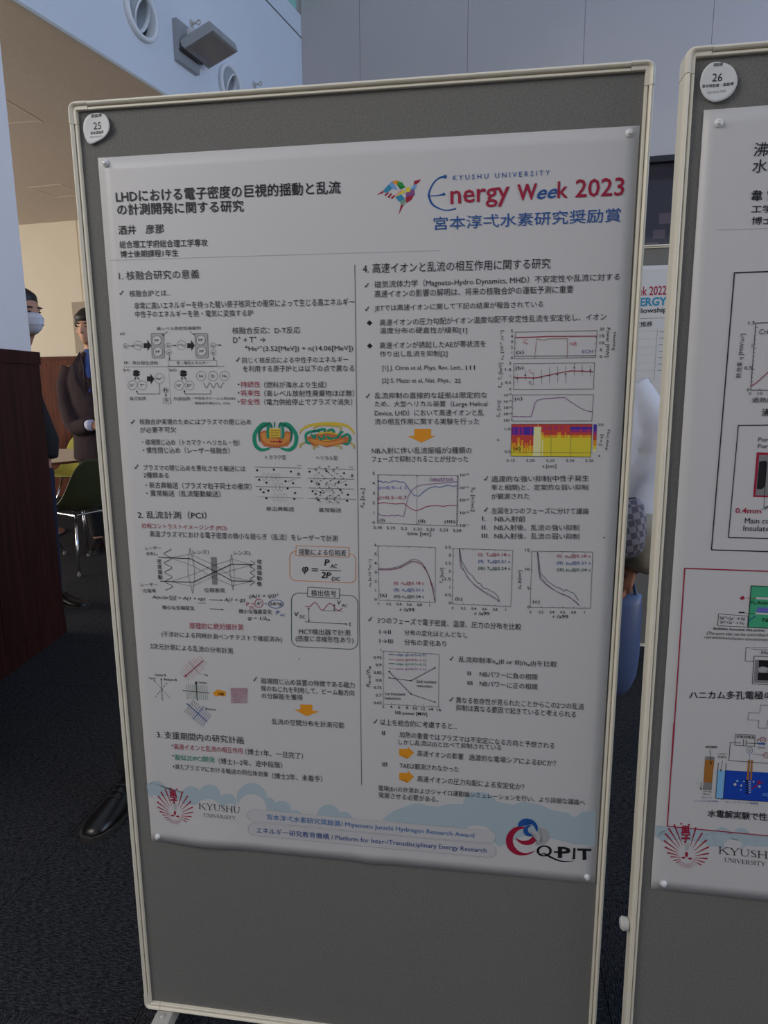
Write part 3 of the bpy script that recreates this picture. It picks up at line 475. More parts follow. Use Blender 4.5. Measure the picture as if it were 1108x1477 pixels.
["G",[3563,4535,3589,4538,3627,4543,3670,4547,3709,4548,3746,4545,3783,4537,3815,4530,3837,4525,3834,4511,3812,4516,3780,4524,3744,4531,3709,4534,3671,4533,3629,4529,3591,4524,3565,4521],"y2",4],
["G",[3320,4564,3305,4571,3282,4582,3259,4595,3240,4611,3233,4630,3234,4649,3237,4663,3240,4673,3258,4670,3257,4660,3256,4646,3257,4634,3261,4625,3273,4615,3293,4602,3315,4591,3330,4582],"y3",4],
["G",[3562,4632,3547,4631,3526,4629,3503,4628,3481,4633,3469,4649,3467,4667,3468,4682,3468,4692,3487,4692,3488,4682,3489,4668,3492,4657,3494,4654,3504,4652,3524,4652,3545,4653,3560,4654],"y3",4],
["G",[3832,4635,3852,4637,3881,4641,3909,4646,3926,4652,3931,4657,3932,4667,3932,4679,3932,4689,3950,4690,3952,4680,3954,4666,3952,4648,3940,4631,3915,4623,3885,4618,3855,4615,3835,4614],"y3",4],
["G",[4090,4578,4102,4588,4120,4602,4137,4617,4147,4629,4150,4638,4149,4651,4147,4664,4145,4674,4163,4677,4166,4668,4171,4654,4173,4636,4169,4617,4155,4600,4135,4584,4116,4571,4103,4562],"y3",4],
],
"transport_diagram":[
["T","新古典輸送",2613,5754,3104,5750,78,"k"],["T","異常輸送",3537,5757,3925,5753,77,"k"],["T","B",3179,5131,3222,5131,47,"k",.02,1,.2],
["T","B",4100,5148,4141,5148,47,"k",.02,1,.2],["T","(a)",3180,4977,3243,4978,29,"g3"],["T","(b)",4073,4991,4131,4992,28,"g3"],
["L",[2432,4999,3248,5006],.6,"g2"],["L",[2429,5167,3243,5169],.6,"g2"],["L",[2435,5332,3242,5336],.6,"g2"],["L",[2452,5508,3279,5515],.6,"g5"],
["L",[3359,5012,4156,5018],.6,"g2"],["L",[3354,5178,4154,5183],.6,"g2"],["L",[3362,5342,4151,5349],.6,"g2"],["L",[3357,5521,4172,5523],.6,"g2"],
["O",[2475,5053,19,0,-1,18],0,"k","k",10],["O",[2772,5041,19,0,0,18],0,"k","k",10],["O",[3070,5069,18,0,-1,18],0,"k","k",10],
["O",[2506,5217,19,0,-1,19],0,"k","k",10],["O",[2632,5264,19,-1,0,18],0,"k","k",10],["O",[2969,5234,19,-1,0,18],0,"k","k",10],
["O",[3101,5265,18,0,-1,18],0,"k","k",10],["O",[2520,5383,19,0,-1,18],0,"k","k",10],["O",[2575,5430,19,0,-1,18],0,"k","k",10],
["O",[2661,5401,19,0,-1,19],0,"k","k",10],["O",[3001,5358,18,-1,-1,18],0,"k","k",10],["O",[3129,5433,19,0,-1,18],0,"k","k",10],
["O",[2620,5533,19,0,-1,18],0,"k","k",10],["O",[3113,5536,18,0,-1,18],0,"k","k",10],["O",[3392,5066,18,-1,0,18],0,"k","k",10],
["O",[3686,5054,19,-1,0,18],0,"k","k",10],["O",[3985,5085,18,-1,-1,18],0,"k","k",10],["O",[3423,5228,18,0,-1,18],0,"k","k",10],
["O",[3549,5277,18,0,-1,19],0,"k","k",10],["O",[3885,5241,18,-1,0,18],0,"k","k",10],["O",[4014,5279,18,-1,0,18],0,"k","k",10],
["O",[3437,5397,18,0,-1,19],0,"k","k",10],["O",[3489,5444,19,0,0,18],0,"k","k",10],["O",[3575,5414,18,-1,-1,18],0,"k","k",10],
["O",[3914,5367,18,0,0,18],0,"k","k",10],["O",[4044,5447,18,-1,0,18],0,"k","k",10],["O",[3535,5548,18,-1,-1,18],0,"k","k",10],
["O",[4029,5550,19,0,0,19],0,"k","k",10],["O",[2595,5165,32,0,-3,70],.35,"g4",0,14],["O",[2674,5168,32,-1,-3,69],.35,"g4",0,14],
["O",[2758,5167,32,-1,-2,69],.35,"g4",0,14],["O",[2843,5166,31,-1,-3,69],.35,"g4",0,14],["O",[2758,5332,32,-1,-3,70],.35,"g4",0,14],
["O",[2827,5334,32,0,-2,70],.35,"g4",0,14],["O",[2893,5334,32,-1,-3,69],.35,"g4",0,14],["O",[2773,5512,33,-1,-2,70],.35,"g4",0,14],
["O",[2864,5514,32,0,-3,70],.35,"g4",0,14],["O",[2954,5513,32,-1,-2,70],.35,"g4",0,14],["O",[3502,5173,31,-1,-2,69],.35,"g4",0,14],
["O",[3682,5330,31,0,-2,69],.35,"g4",0,14],["O",[3746,5329,31,0,-1,69],.35,"g4",0,14],["O",[3696,5534,31,-1,-2,70],.35,"g4",0,14],
["O",[3779,5533,31,-1,-2,69],.35,"g4",0,14],["O",[3870,5531,32,0,-1,70],.35,"g4",0,14],["L",[3008,5242,3125,5195],.5,"g3"],
["L",[2553,5353,2661,5401],.5,"g3"],["L",[3921,5255,4022,5206],.5,"g3"],["L",[3460,5370,3575,5414],.5,"g3"],
["L",[3580,4974,3487,5028,3662,5171,3494,5267,3643,5411,3487,5519,3574,5582],1.0,"k",0,4],
["L",[3745,4963,3652,5018,3832,5169,3659,5265,3814,5408,3659,5520,3741,5584],1.0,"k",0,4],
["L",[3885,4976,3789,5044,3978,5171,3806,5278,3961,5406,3793,5523,3888,5589],1.0,"k",0,4],
],
"optics_diagram":[
["T","レーザー",330,6519,627,6506,71,"k"],["T","波長λ₀",331,6616,559,6614,66,"k"],["T","レンズ1",1225,6562,1520,6551,76,"k"],
["T","レンズ2",1991,6548,2293,6544,75,"k"],["T","密",538,6762,619,6760,84,"k",.01],["T","度",537,6860,619,6857,84,"k",.01],
["T","揺",537,6957,619,6954,85,"k",.01],["T","動",536,7055,618,7052,85,"k",.01],["T","密",2407,6703,2492,6700,82,"k",.01],
["T","度",2402,6803,2488,6800,82,"k",.01],["T","揺",2398,6903,2484,6900,83,"k",.01],["T","動",2394,7004,2480,7001,83,"k",.01],
["T","像",2389,7105,2475,7102,83,"k",.01],["T","レーザー",185,7202,512,7185,67,"k"],["T","光電場",216,7315,469,7308,73,"k"],
["T","位相差板",1397,7261,1790,7249,87,"k"],["G",[1556,6606,1666,6605,1656,7111,1553,7112],"g4"],
["L",[1175,6456,1160,6529,1138,6636,1119,6756,1110,6869,1118,6984,1138,7105,1160,7214,1174,7290],.6,"g2"],
["L",[1175,6456,1189,6529,1210,6634,1229,6752,1237,6865,1229,6980,1210,7103,1189,7213,1174,7290],.6,"g2"],
["L",[1941,6542,1931,6601,1917,6685,1904,6780,1899,6869,1904,6959,1916,7054,1929,7138,1938,7197],.6,"g2"],
["L",[1941,6542,1949,6603,1961,6691,1972,6788,1977,6879,1972,6968,1960,7059,1947,7140,1938,7197],.6,"g2"],
["L",[565,6644,1168,6647,1630,6870,1929,7027,2302,7020],1.3],["L",[565,7085,1192,7083,1630,6870,1937,6722,2316,6718],1.3],
["L",[798,6643,1168,6566,1624,6752,1945,6961,2297,7015],.9,"g2",0,1.3],["L",[798,6643,1224,6782,1573,6974,1932,7114,2297,7020],.9,"g2",0,1.3],
["L",[775,7085,1167,7161,1614,6942,1951,6830,2310,6723],.9,"g2",0,1.3],["L",[775,7085,1215,6930,1585,6761,1956,6629,2311,6718],.9,"g2",0,1.3],
["L",[812,6473,816,6486,806,6499,782,6512,752,6526,720,6540,695,6553,680,6566,681,6579,695,6592,721,6604,752,6616,782,6628,803,6640,812,6653,806,6666,786,6679,757,6693,725,6707,697,6721,678,6734,674,6747,684,6760,706,6772,736,6784,767,6796,792,6808,806,6821,805,6834,789,6847,763,6861,731,6875,700,6889,678,6903,668,6916,673,6929,692,6941,721,6953,752,6965,780,6978,798,6990,802,7003,791,7016,767,7030,736,7044,705,7058,679,7072,664,7086,665,7099,680,7111,705,7124,737,7136,766,7148,788,7160,797,7173,791,7186,771,7200,742,7214,710,7228,681,7242,662,7256],.9],
["L",[2287,6649,2302,6658,2322,6667,2342,6675,2355,6684,2359,6694,2353,6703,2337,6713,2316,6723,2296,6733,2281,6743,2276,6752,2282,6762,2297,6770,2317,6779,2337,6788,2350,6797,2354,6806,2348,6816,2332,6826,2311,6836,2291,6846,2276,6856,2271,6865,2277,6875,2292,6883,2312,6892,2332,6901,2345,6910,2350,6919,2343,6929,2327,6939,2306,6949,2286,6959,2271,6969,2266,6979,2272,6988,2287,6997,2307,7006,2327,7014,2341,7023,2345,7033,2338,7042,2322,7052,2301,7063,2281,7073,2266,7083,2261,7092,2267,7102],.9],
["T","A(x,t)eⁱᵩ = A(1 + iφ)",388,7434,1405,7430,89,"k",.004,1,.25],["L",[1480,7394,1731,7392],1,"k",0,0,1],
["T","A(1 + φ)",1762,7432,2152,7427,87,"k",.004,1,.25],["T","(A(1 + φ))²",2237,7352,2776,7311,86,"k",.004,1,.25],
["L",[1253,7457,1283,7471,1315,7454,1346,7469,1378,7457,1408,7469],.6],["T","P",2167,7482,2221,7480,72,"r",.02,1,.25],
["T","DC",2229,7526,2326,7524,49,"r",.01,1,.25],["T","=",2266,7445,2317,7443,23,"r"],["O",[2406,7422,76,-3,-3,76],1.1,"r",0,20],
["T","A²",2364,7454,2456,7450,66,"k",.01,1,.2],["T","+",2507,7443,2557,7441,38,"b"],["O",[2717,7422,138,-6,-3,76],1.1,"b",0,28],
["T","2A²φ",2594,7465,2839,7455,76,"k",.006,1,.2],["T","微小な位相変化",574,7620,1191,7607,83,"k",.008],["L",[1481,7562,1734,7569],1,"k",0,0,1],
["T","微小な強度変化",2027,7627,2639,7611,87,"k",.008],["T","P",2710,7613,2778,7611,72,"b",.02,1,.25],["T","AC",2782,7641,2883,7639,48,"b",.01,1,.25],
["T","φ ∝ 1/λ₀",2188,7754,2601,7746,88,"k",.004,1,.2],
],
"formula_box":[

["L",[4064,6469,4102,6477,4134,6499,4155,6532,4162,6570,4157,6882,4149,6921,4127,6953,4094,6975,4056,6983,3086,6977,3047,6969,3015,6946,2994,6913,2987,6873,2998,6558,3007,6519,3030,6486,3064,6464,3103,6457],1.1,"o2",1],
["G",[3122,6351,4047,6354,4044,6523,3108,6527],"wh",1],["L",[3122,6351,4047,6354,4044,6523,3108,6527],.9,"o2",1],
["T","揺動による位相差",3167,6514,3999,6509,112,"k"],["T","φ",3216,6850,3326,6846,126,"k",.02,1,.2],["T","=",3386,6797,3495,6794,51,"k",.02],
["T","P",3610,6688,3707,6685,110,"k",.03,1,.2],["T","AC",3714,6732,3837,6728,71,"k",.02,1,.2],["L",[3542,6772,3898,6773],1],
["T","2P",3546,6914,3725,6916,114,"k",.03,1,.2],["T","DC",3732,6955,3887,6953,71,"k",.02,1,.2],
["L",[4056,7208,4106,7218,4149,7248,4176,7292,4186,7343,4176,8054,4165,8107,4136,8152,4092,8182,4041,8193,3112,8196,3060,8185,3017,8155,2989,8110,2980,8056,3004,7335,3016,7283,3046,7239,3091,7210,3143,7200],1.1,"dg",1],
["G",[3307,7088,3873,7096,3862,7270,3295,7260],"wh",1],["L",[3307,7088,3873,7096,3862,7270,3295,7260],.9,"dg",1],
["T","検出信号",3362,7246,3812,7244,115,"k"],
["L",[3246,7438,3262,7439,3285,7441,3312,7441,3337,7435,3361,7417,3386,7390,3411,7368,3437,7363,3464,7388,3492,7434,3521,7478,3552,7498,3585,7478,3621,7432,3657,7386,3692,7365,3727,7381,3762,7420,3796,7462,3826,7487,3853,7487,3878,7473,3898,7455,3913,7444],1.1,"r"],
["T","V",3054,7632,3133,7629,81,"k",.015,1,.2],["T","DC",3140,7661,3244,7660,57,"k",.01,1,.2],["T","V",3828,7379,3898,7376,72,"k",.015,1,.2],
["T","AC",3902,7420,4003,7416,56,"k",.01,1,.2],["L",[3238,7721,3990,7729],.8,"k",0,0,1],["L",[3305,7589,3309,7460],.8,"k",0,0,1],
["L",[3305,7589,3310,7710],.8,"k",0,0,1],["L",[3769,7441,3770,7377],.7,"k",0,0,1],["L",[3769,7425,3768,7493],.7,"k",0,0,1],
["L",[3552,7502,3924,7495],.5],["T","t",4028,7763,4063,7762,68,"k",0,1,.2],["T","MCT検出器で計測",3123,7963,4045,7944,114,"k"],
["T","(感度に非線形性あり)",3058,8114,4101,8092,131,"k"],
],
"field_line_diagram":[
["T","Center B",330,8921,548,8915,47,"k",.02],["T","Top B",195,8998,329,8997,45,"k",.02],["T","Bottom B",507,8998,757,8996,47,"k",.02],
["T","Top",1287,8864,1372,8864,45,"k",.02],["T","Center",1178,9012,1348,9013,41,"k",.02],["T","Bottom",1285,9529,1482,9534,45,"k",.02],
["L",[440,9407,449,8965],.9,"g2",0,0,1],["L",[600,9351,302,9010],.5,"g3",0,0,1],["L",[299,9347,586,9015],.9,"k",0,4],
["L",[833,8823,980,8971],.5,"r2"],["L",[873,8788,1020,8936],.5,"r2"],["L",[888,8723,1084,8925],.5,"r2"],["L",[927,8688,1124,8890],.5,"p2"],
["L",[966,8654,1163,8855],.5,"p2"],["L",[1006,8619,1202,8820],.5,"p2"],["L",[1045,8584,1241,8785],.5,"p2"],["L",[1084,8550,1280,8751],.5,"p2"],
["L",[1123,8515,1319,8716],.5,"p2"],["L",[1187,8510,1333,8657],.5,"r2"],["L",[1226,8476,1372,8622],.5,"r2"],
["L",[1298,8562,918,8898],1.3,"r",0,0,1],["L",[1234,8841,989,8568],.6,"g2",0,3],["L",[941,9039,940,9337],.6,"g8"],
["L",[981,9040,980,9337],.6,"g8"],["L",[1021,9041,1020,9336],.6,"g8"],["L",[1061,9042,1060,9336],.6,"g8"],["L",[1101,9043,1100,9336],.6,"g8"],
["L",[1141,9044,1140,9336],.6,"g8"],["L",[1180,9045,1180,9335],.6,"g8"],["L",[1220,9046,1220,9335],.6,"g8"],["L",[1260,9047,1260,9335],.6,"g8"],
["L",[1299,9048,1300,9335],.6,"g8"],["L",[1339,9049,1340,9334],.6,"g8"],["L",[1381,9187,862,9178],1,"g2",0,0,1],
["L",[1135,9354,1133,8983],1.6,"k",0,0,1],["L",[1063,9347,870,9603],.6,"g2"],["L",[1095,9374,903,9631],.6,"g2"],["L",[1128,9401,935,9658],.6,"g2"],
["L",[1161,9429,968,9685],.6,"g2"],["L",[1193,9456,1001,9712],.6,"b2"],["L",[1226,9483,1034,9740],.6,"b2"],["L",[1259,9510,1067,9767],.6,"b2"],
["L",[1291,9537,1100,9794],.6,"b2"],["L",[1324,9564,1133,9822],.6,"b2"],["L",[1357,9592,1165,9849],.6,"b2"],["L",[1389,9619,1198,9876],.6,"b2"],
["L",[1298,9765,923,9428],1.2,"b",0,0,1],["L",[1030,9738,1249,9470],1.6,"b",0,3],["L",[1794,9055,1865,9357],.6,"r2"],
["L",[1828,9053,1900,9355],.6,"r2"],["L",[1863,9051,1934,9353],.6,"r2"],["L",[1897,9049,1970,9337],.6,"r2"],["L",[1932,9047,2006,9292],.6,"r2"],
["L",[1966,9045,2043,9247],.6,"r2"],["L",[2001,9043,2079,9202],.6,"r2"],["L",[2035,9041,2116,9158],.6,"r2"],["L",[2070,9039,2130,9115],.6,"r2"],
["L",[1788,9304,1821,9362],.55,"v"],["L",[1791,9243,1858,9360],.55,"v"],["L",[1794,9182,1895,9357],.55,"v"],["L",[1797,9122,1932,9355],.55,"v"],
["L",[1800,9062,1969,9353],.55,"v"],["L",[1837,9059,2006,9350],.55,"v"],["L",[1873,9057,2042,9348],.55,"v"],["L",[1910,9055,2079,9346],.55,"v"],
["L",[1947,9053,2110,9333],.55,"v"],["L",[1983,9051,2112,9273],.55,"v"],["L",[2020,9048,2115,9212],.55,"v"],["L",[2056,9046,2118,9152],.55,"v"],
["L",[2093,9044,2121,9092],.55,"v"],["L",[1837,9059,1797,9122],.55,"r2"],["L",[1873,9057,1794,9182],.55,"r2"],
["L",[1910,9055,1791,9243],.55,"r2"],["L",[1947,9053,1788,9304],.55,"r2"],["L",[1983,9051,1785,9364],.55,"r2"],
["L",[2020,9048,1821,9362],.55,"r2"],["L",[2056,9046,1858,9360],.55,"r2"],["L",[2093,9044,1895,9357],.55,"r2"],
["L",[2122,9053,1932,9355],.55,"r2"],["L",[2120,9113,1969,9353],.55,"r2"],["L",[2117,9173,2006,9350],.55,"r2"],
["L",[2114,9233,2042,9348],.55,"r2"],["L",[2111,9294,2079,9346],.55,"r2"],
["G",[1698,9145,1689,9234,1524,9240,1518,9267,1442,9194,1538,9110,1534,9146],"o"],["T","分解",1547,9223,1662,9221,54,"k",.02],
],
"time_trace_chart":[
["L",[6729,2851,7957,2847,7951,3246,6722,3253],.6,"g2",1],["T","5",6660,2849,6691,2850,43,"k",.01],["L",[6729,2851,6754,2850],.5,"g2"],
["T","4",6662,2931,6693,2932,43,"k",.01],["L",[6728,2931,6753,2930],.5,"g2"],["T","3",6664,3013,6695,3014,44,"k",.01],
["L",[6726,3011,6751,3011],.5,"g2"],["T","2",6667,3096,6698,3096,43,"k",.01],["L",[6725,3091,6750,3091],.5,"g2"],
["T","1",6669,3178,6700,3179,44,"k",.01],["L",[6724,3172,6749,3172],.5,"g2"],["T","0",6671,3261,6702,3262,44,"k",.01],
["L",[6722,3253,6748,3253],.5,"g2"],["T","20",7992,2846,8059,2847,42,"k",.01],["L",[7957,2847,7933,2847],.5,"g2"],
["T","15",7998,2948,8064,2950,42,"k",.01],["L",[7956,2946,7931,2946],.5,"g2"],["T","10",8003,3051,8070,3052,43,"k",.01],
["L",[7954,3046,7930,3046],.5,"g2"],["T","5",8008,3154,8042,3155,43,"k",.01],["L",[7952,3146,7928,3146],.5,"g2"],
["T","0",8013,3258,8047,3258,43,"k",.01],["L",[7951,3246,7927,3246],.5,"g2"],["L",[6726,2931,7052,2928,7214,2922,7958,2930],1.2,"r"],
["L",[7031,3252,7062,2955,7162,2980,7233,2960,7520,2960,7529,3255],.6,"br"],["L",[6725,3215,7955,3219],.8,"g2"],
["T","nₑ",6856,3036,6925,3037,47,"p2"],["L",[6858,2964,6923,2963],.6,"p2"],["T","NB",7564,3065,7663,3063,53,"p2"],
["T","ECH",7752,3181,7907,3180,48,"v2"],["T","(a)",6756,3197,6870,3192,72,"k"],["T","Heating",8183,2881,8187,3146,53,"k"],
["T","Power [MW]",8082,2809,8083,3244,64,"k"],["T","nₑ [10¹⁹ m⁻³]",6567,3264,6559,2820,63,"k"],["T","Tₑ, Tᵢ [keV]",6560,3704,6553,3315,66,"k"],
["T","Sₙ [n/s]",6534,4156,6539,3899,59,"k"],["T","ρ",6532,4531,6531,4498,45,"k"],["T","Fluc.Amp.",8174,4348,8159,4684,51,"k"],
["T","[a.u.]",8082,4423,8067,4591,57,"k"],["L",[6719,3329,7942,3327,7945,3724,6727,3724],.6,"g2",1],["T","2",6648,3338,6679,3338,40,"k",.01],
["L",[6719,3329,6744,3329],.5,"g2"],["T","1.5",6588,3437,6682,3438,40,"k",.01],["L",[6721,3428,6746,3427],.5,"g2"],
["T","1",6653,3537,6685,3538,40,"k",.01],["L",[6723,3526,6748,3526],.5,"g2"],["T","0.5",6593,3637,6687,3638,41,"k",.01],
["L",[6725,3625,6750,3625],.5,"g2"],["T","0",6659,3738,6690,3739,40,"k",.01],["L",[6727,3724,6752,3724],.5,"g2"],
["L",[6725,3543,7074,3547,7272,3505,7380,3482,7595,3445,7738,3450,7931,3461],1.2,"r"],["L",[6779,3485,6783,3623],.5,"g3"],
["O",[6781,3553,13,0,0,13],0,"k","k",10],["L",[6902,3428,6907,3587],.5,"g3"],["O",[6904,3510,13,1,1,13],0,"k","k",10],
["L",[7025,3461,7032,3671],.5,"g3"],["O",[7028,3557,13,0,1,13],0,"k","k",10],["L",[7148,3425,7156,3650],.5,"g3"],
["O",[7152,3538,13,1,0,13],0,"k","k",10],["L",[7268,3385,7277,3627],.5,"g3"],["O",[7273,3512,12,0,0,13],0,"k","k",10],
["L",[7390,3379,7400,3628],.5,"g3"],["O",[7395,3501,13,0,1,13],0,"k","k",10],["L",[7513,3375,7523,3629],.5,"g3"],
["O",[7518,3498,12,1,0,13],0,"k","k",10],["L",[7639,3323,7648,3522],.5,"g3"],["O",[7643,3400,12,0,0,13],0,"k","k",10],
["L",[7759,3360,7767,3528],.5,"g3"],["O",[7763,3445,13,0,1,13],0,"k","k",10],["L",[7880,3362,7888,3524],.5,"g3"],
["O",[7884,3439,13,0,1,13],0,"k","k",10],["T","(b)",6750,3437,6872,3431,72,"k"],["T","Tₑ",6947,3482,7013,3482,55,"p2"],
["T","Tᵢ",6957,3661,7008,3662,55,"k"],["L",[6715,3811,7949,3809,7945,4213,6717,4218],.6,"g2",1],["T","10¹⁵",6582,3831,6700,3831,45,"k",.01],
["L",[6715,3811,6740,3811],.5,"g2"],["T","10¹⁴",6584,3930,6703,3931,44,"k",.01],["L",[6715,3912,6740,3912],.5,"g2"],
["T","10¹³",6587,4030,6706,4031,44,"k",.01],["L",[6716,4014,6741,4014],.5,"g2"],["T","10¹²",6590,4130,6709,4131,45,"k",.01],
["L",[6716,4116,6742,4116],.5,"g2"],["T","10¹¹",6592,4231,6712,4231,45,"k",.01],["L",[6717,4218,6742,4218],.5,"g2"],
["L",[6724,4149,6780,4143,6827,4152,6873,4143,6929,4151,7012,4145,7036,4059,7060,3948,7104,3893,7177,3871,7322,3861,7513,3849,7616,3923,7764,4015,7857,4058,7938,4071],.9,"v"],
["T","(c)",6751,3913,6869,3906,74,"k"],
["M",[6713,4269,7953,4265,7955,4779,6714,4778],64,12,"344433221111355533322111344433322111355533322211355533332211344432221111344432211111355533332221344433221111344433221111355533333221355533322111355533332221355533322111355533332211344433221111355533332211355533332221300000000000300000000000300000000000200000000000300000000000300000000000333211111111333211000000343321111111333321111111333321111111343321111111333321111111343321111111333311111111333321111111333321111111343321111111343321111111333211111111333211111111333211111111343321111111333321111111333321111111333211111111333321111111333311111111333311111111354321111111354321111111354321111111354321111111354321111111354321111111354321111111354321111111343311111111354321111111354321111111354321111111354321111111354321111111343311111111354321111111354321111111"],
["L",[6713,4269,7953,4265,7955,4779,6714,4778],.6,"g2",1],["L",[6716,4711,7961,4713],.4,"g3"],["L",[7329,4267,7343,4778],.4,"g3"],
["L",[7631,4267,7644,4776],.4,"g3"],["G",[7975,4269,8026,4269,8028,4376,7977,4376],"hb"],["G",[7977,4376,8028,4376,8029,4423,7978,4423],"hv"],
["G",[7978,4423,8029,4423,8031,4516,7980,4516],"hr"],["G",[7980,4516,8031,4516,8033,4600,7982,4600],"o"],
["G",[7982,4600,8033,4600,8034,4656,7983,4657],"y"],["G",[7983,4657,8034,4656,8035,4703,7984,4704],"hy"],["T","35",8045,4289,8120,4289,37,"k"],
["T","8",8070,4780,8095,4780,37,"k"],["T","(d)",6750,4701,6867,4693,72,"k"],["T","1.0",6609,4365,6699,4361,41,"k"],
["T","0.5",6618,4725,6703,4721,42,"k"],["T","5.15",6652,4867,6781,4866,42,"k"],["T","5.20",6963,4864,7090,4863,42,"k"],
["T","5.25",7274,4862,7400,4861,41,"k"],["T","5.30",7580,4860,7705,4859,42,"k"],["T","5.35",7875,4857,7999,4856,42,"k"],
["T","t [sec]",7217,4977,7434,4968,68,"k"],
],
"neutron_chart":[
["L",[4556,5103,5883,5100,5879,5943,4542,5919],.6,"g2",1],["T","5.18",4476,6023,4614,6020,49,"k",.01],["L",[4546,5919,4546,5894],.5,"g2"],
["L",[4552,5103,4552,5127],.5,"g2"],["T","5.19",4701,6026,4839,6023,50,"k",.01],["L",[4770,5923,4771,5898],.5,"g2"],
["L",[4774,5102,4774,5126],.5,"g2"],["T","5.2",4942,6029,5045,6026,49,"k",.01],["L",[4994,5927,4994,5902],.5,"g2"],
["L",[4994,5102,4994,5126],.5,"g2"],["T","5.21",5148,6032,5284,6029,49,"k",.01],["L",[5216,5931,5216,5906],.5,"g2"],
["L",[5213,5102,5213,5125],.5,"g2"],["T","5.22",5370,6035,5505,6032,49,"k",.01],["L",[5437,5935,5437,5910],.5,"g2"],
["L",[5431,5101,5431,5125],.5,"g2"],["T","5.23",5590,6038,5725,6035,49,"k",.01],["L",[5657,5939,5657,5914],.5,"g2"],
["L",[5648,5101,5648,5125],.5,"g2"],["T","5.24",5810,6041,5943,6038,49,"k",.01],["L",[5875,5943,5875,5918],.5,"g2"],
["L",[5863,5100,5864,5124],.5,"g2"],["T","5",4468,5104,4504,5103,48,"k",.01],["L",[4556,5103,4583,5103],.5,"g2"],
["T","4",4466,5269,4503,5268,48,"k",.01],["L",[4553,5264,4580,5264],.5,"g2"],["T","3",4465,5434,4501,5434,48,"k",.01],
["L",[4550,5427,4578,5426],.5,"g2"],["T","2",4463,5601,4500,5600,49,"k",.01],["L",[4547,5590,4575,5590],.5,"g2"],
["T","1",4462,5769,4498,5768,49,"k",.01],["L",[4545,5754,4572,5754],.5,"g2"],["T","0",4460,5937,4497,5936,49,"k",.01],
["L",[4542,5919,4569,5919],.5,"g2"],["T","10¹⁵",5914,5112,6053,5110,47,"k",.01],["L",[5883,5100,5857,5100],.5,"g2"],
["T","10¹⁴",5917,5320,6056,5318,47,"k",.01],["L",[5882,5309,5856,5309],.5,"g2"],["T","10¹³",5920,5530,6060,5528,48,"k",.01],
["L",[5881,5519,5855,5519],.5,"g2"],["T","10¹²",5923,5741,6064,5738,48,"k",.01],["L",[5880,5730,5854,5730],.5,"g2"],
["T","10¹¹",5926,5954,6067,5951,48,"k",.01],["L",[5879,5943,5853,5943],.5,"g2"],
["L",[4555,5223,4596,5202,4635,5230,4696,5213,4735,5236,4795,5208,4855,5199,4915,5218,4994,5217,5073,5336,5153,5434,5232,5453,5331,5364,5409,5311,5507,5282,5574,5301,5644,5280,5722,5256,5800,5278,5866,5265],.9,"b"],
["L",[4544,5585,4653,5567,4734,5578,4854,5588,4994,5577,5094,5656,5193,5695,5292,5661,5371,5619,5529,5600,5647,5614,5726,5597,5870,5594],1.0,"r"],
["L",[4551,5788,4591,5771,4632,5795,4692,5785,4733,5797,4793,5775,4833,5791,4894,5773,4986,5804,5022,5617,5062,5456,5113,5355,5212,5286,5330,5253,5643,5225,5876,5198],.8,"v"],
["L",[5207,5108,5202,5937],.7,"k",0,2],["L",[4564,5115,4554,5919],1.1,"k",0,2],["L",[5867,5112,5867,5935],1.1,"k",0,2],
["T","neutron",5424,5204,5791,5199,67,"v"],["T","ρ=0.9~1.1",4562,5363,5022,5356,72,"bv"],["T","ρ=0.5~0.7",4557,5532,5038,5524,76,"r"],
["T","(I)",4578,5910,4667,5908,69,"k"],["T","(II)",5226,5913,5349,5910,69,"k"],["T","(III)",5666,5911,5839,5907,68,"k"],
["T","time [sec]",5046,6137,5442,6131,86,"k"],["T","Sₙ [n/sec]",6087,5290,6086,5686,70,"k"],["T","ñₑ [a.u.]",4329,5662,4345,5338,81,"k"],
],
"profile_chart":[
["L",[4547,6310,5519,6313,5523,7275,4551,7270],.6,"g2",1],["T","0",4537,7357,4564,7356,51,"k",.01],["L",[4551,7270,4551,7241],.5,"g2"],
["L",[4559,6310,4559,6339],.5,"g2"],["T","0.2",4688,7357,4768,7353,51,"k",.01],["L",[4728,7271,4728,7242],.5,"g2"],
["L",[4733,6311,4733,6339],.5,"g2"],["T","0.4",4864,7356,4945,7352,51,"k",.01],["L",[4905,7272,4905,7243],.5,"g2"],
["L",[4907,6311,4907,6340],.5,"g2"],["T","0.6",5041,7355,5120,7351,51,"k",.01],["L",[5080,7273,5080,7244],.5,"g2"],
["L",[5080,6312,5080,6340],.5,"g2"],["T","0.8",5216,7353,5295,7350,51,"k",.01],["L",[5255,7274,5255,7245],.5,"g2"],
["L",[5252,6313,5252,6341],.5,"g2"],["T","1",5417,7351,5443,7350,51,"k",.01],["L",[5429,7275,5429,7246],.5,"g2"],
["L",[5423,6313,5424,6341],.5,"g2"],["T","6",4489,6324,4526,6323,50,"k",.01],["L",[4547,6310,4566,6310],.5,"g2"],
["T","5",4488,6482,4525,6481,50,"k",.01],["L",[4547,6468,4567,6468],.5,"g2"],["T","4",4486,6642,4523,6640,50,"k",.01],
["L",[4548,6627,4568,6627],.5,"g2"],["T","3",4485,6801,4522,6800,51,"k",.01],["L",[4549,6787,4569,6787],.5,"g2"],
["T","2",4484,6962,4521,6961,50,"k",.01],["L",[4550,6947,4570,6947],.5,"g2"],["T","1",4482,7124,4519,7122,51,"k",.01],
["L",[4551,7108,4570,7108],.5,"g2"],["T","0",4481,7286,4518,7285,51,"k",.01],["L",[4551,7270,4571,7270],.5,"g2"],
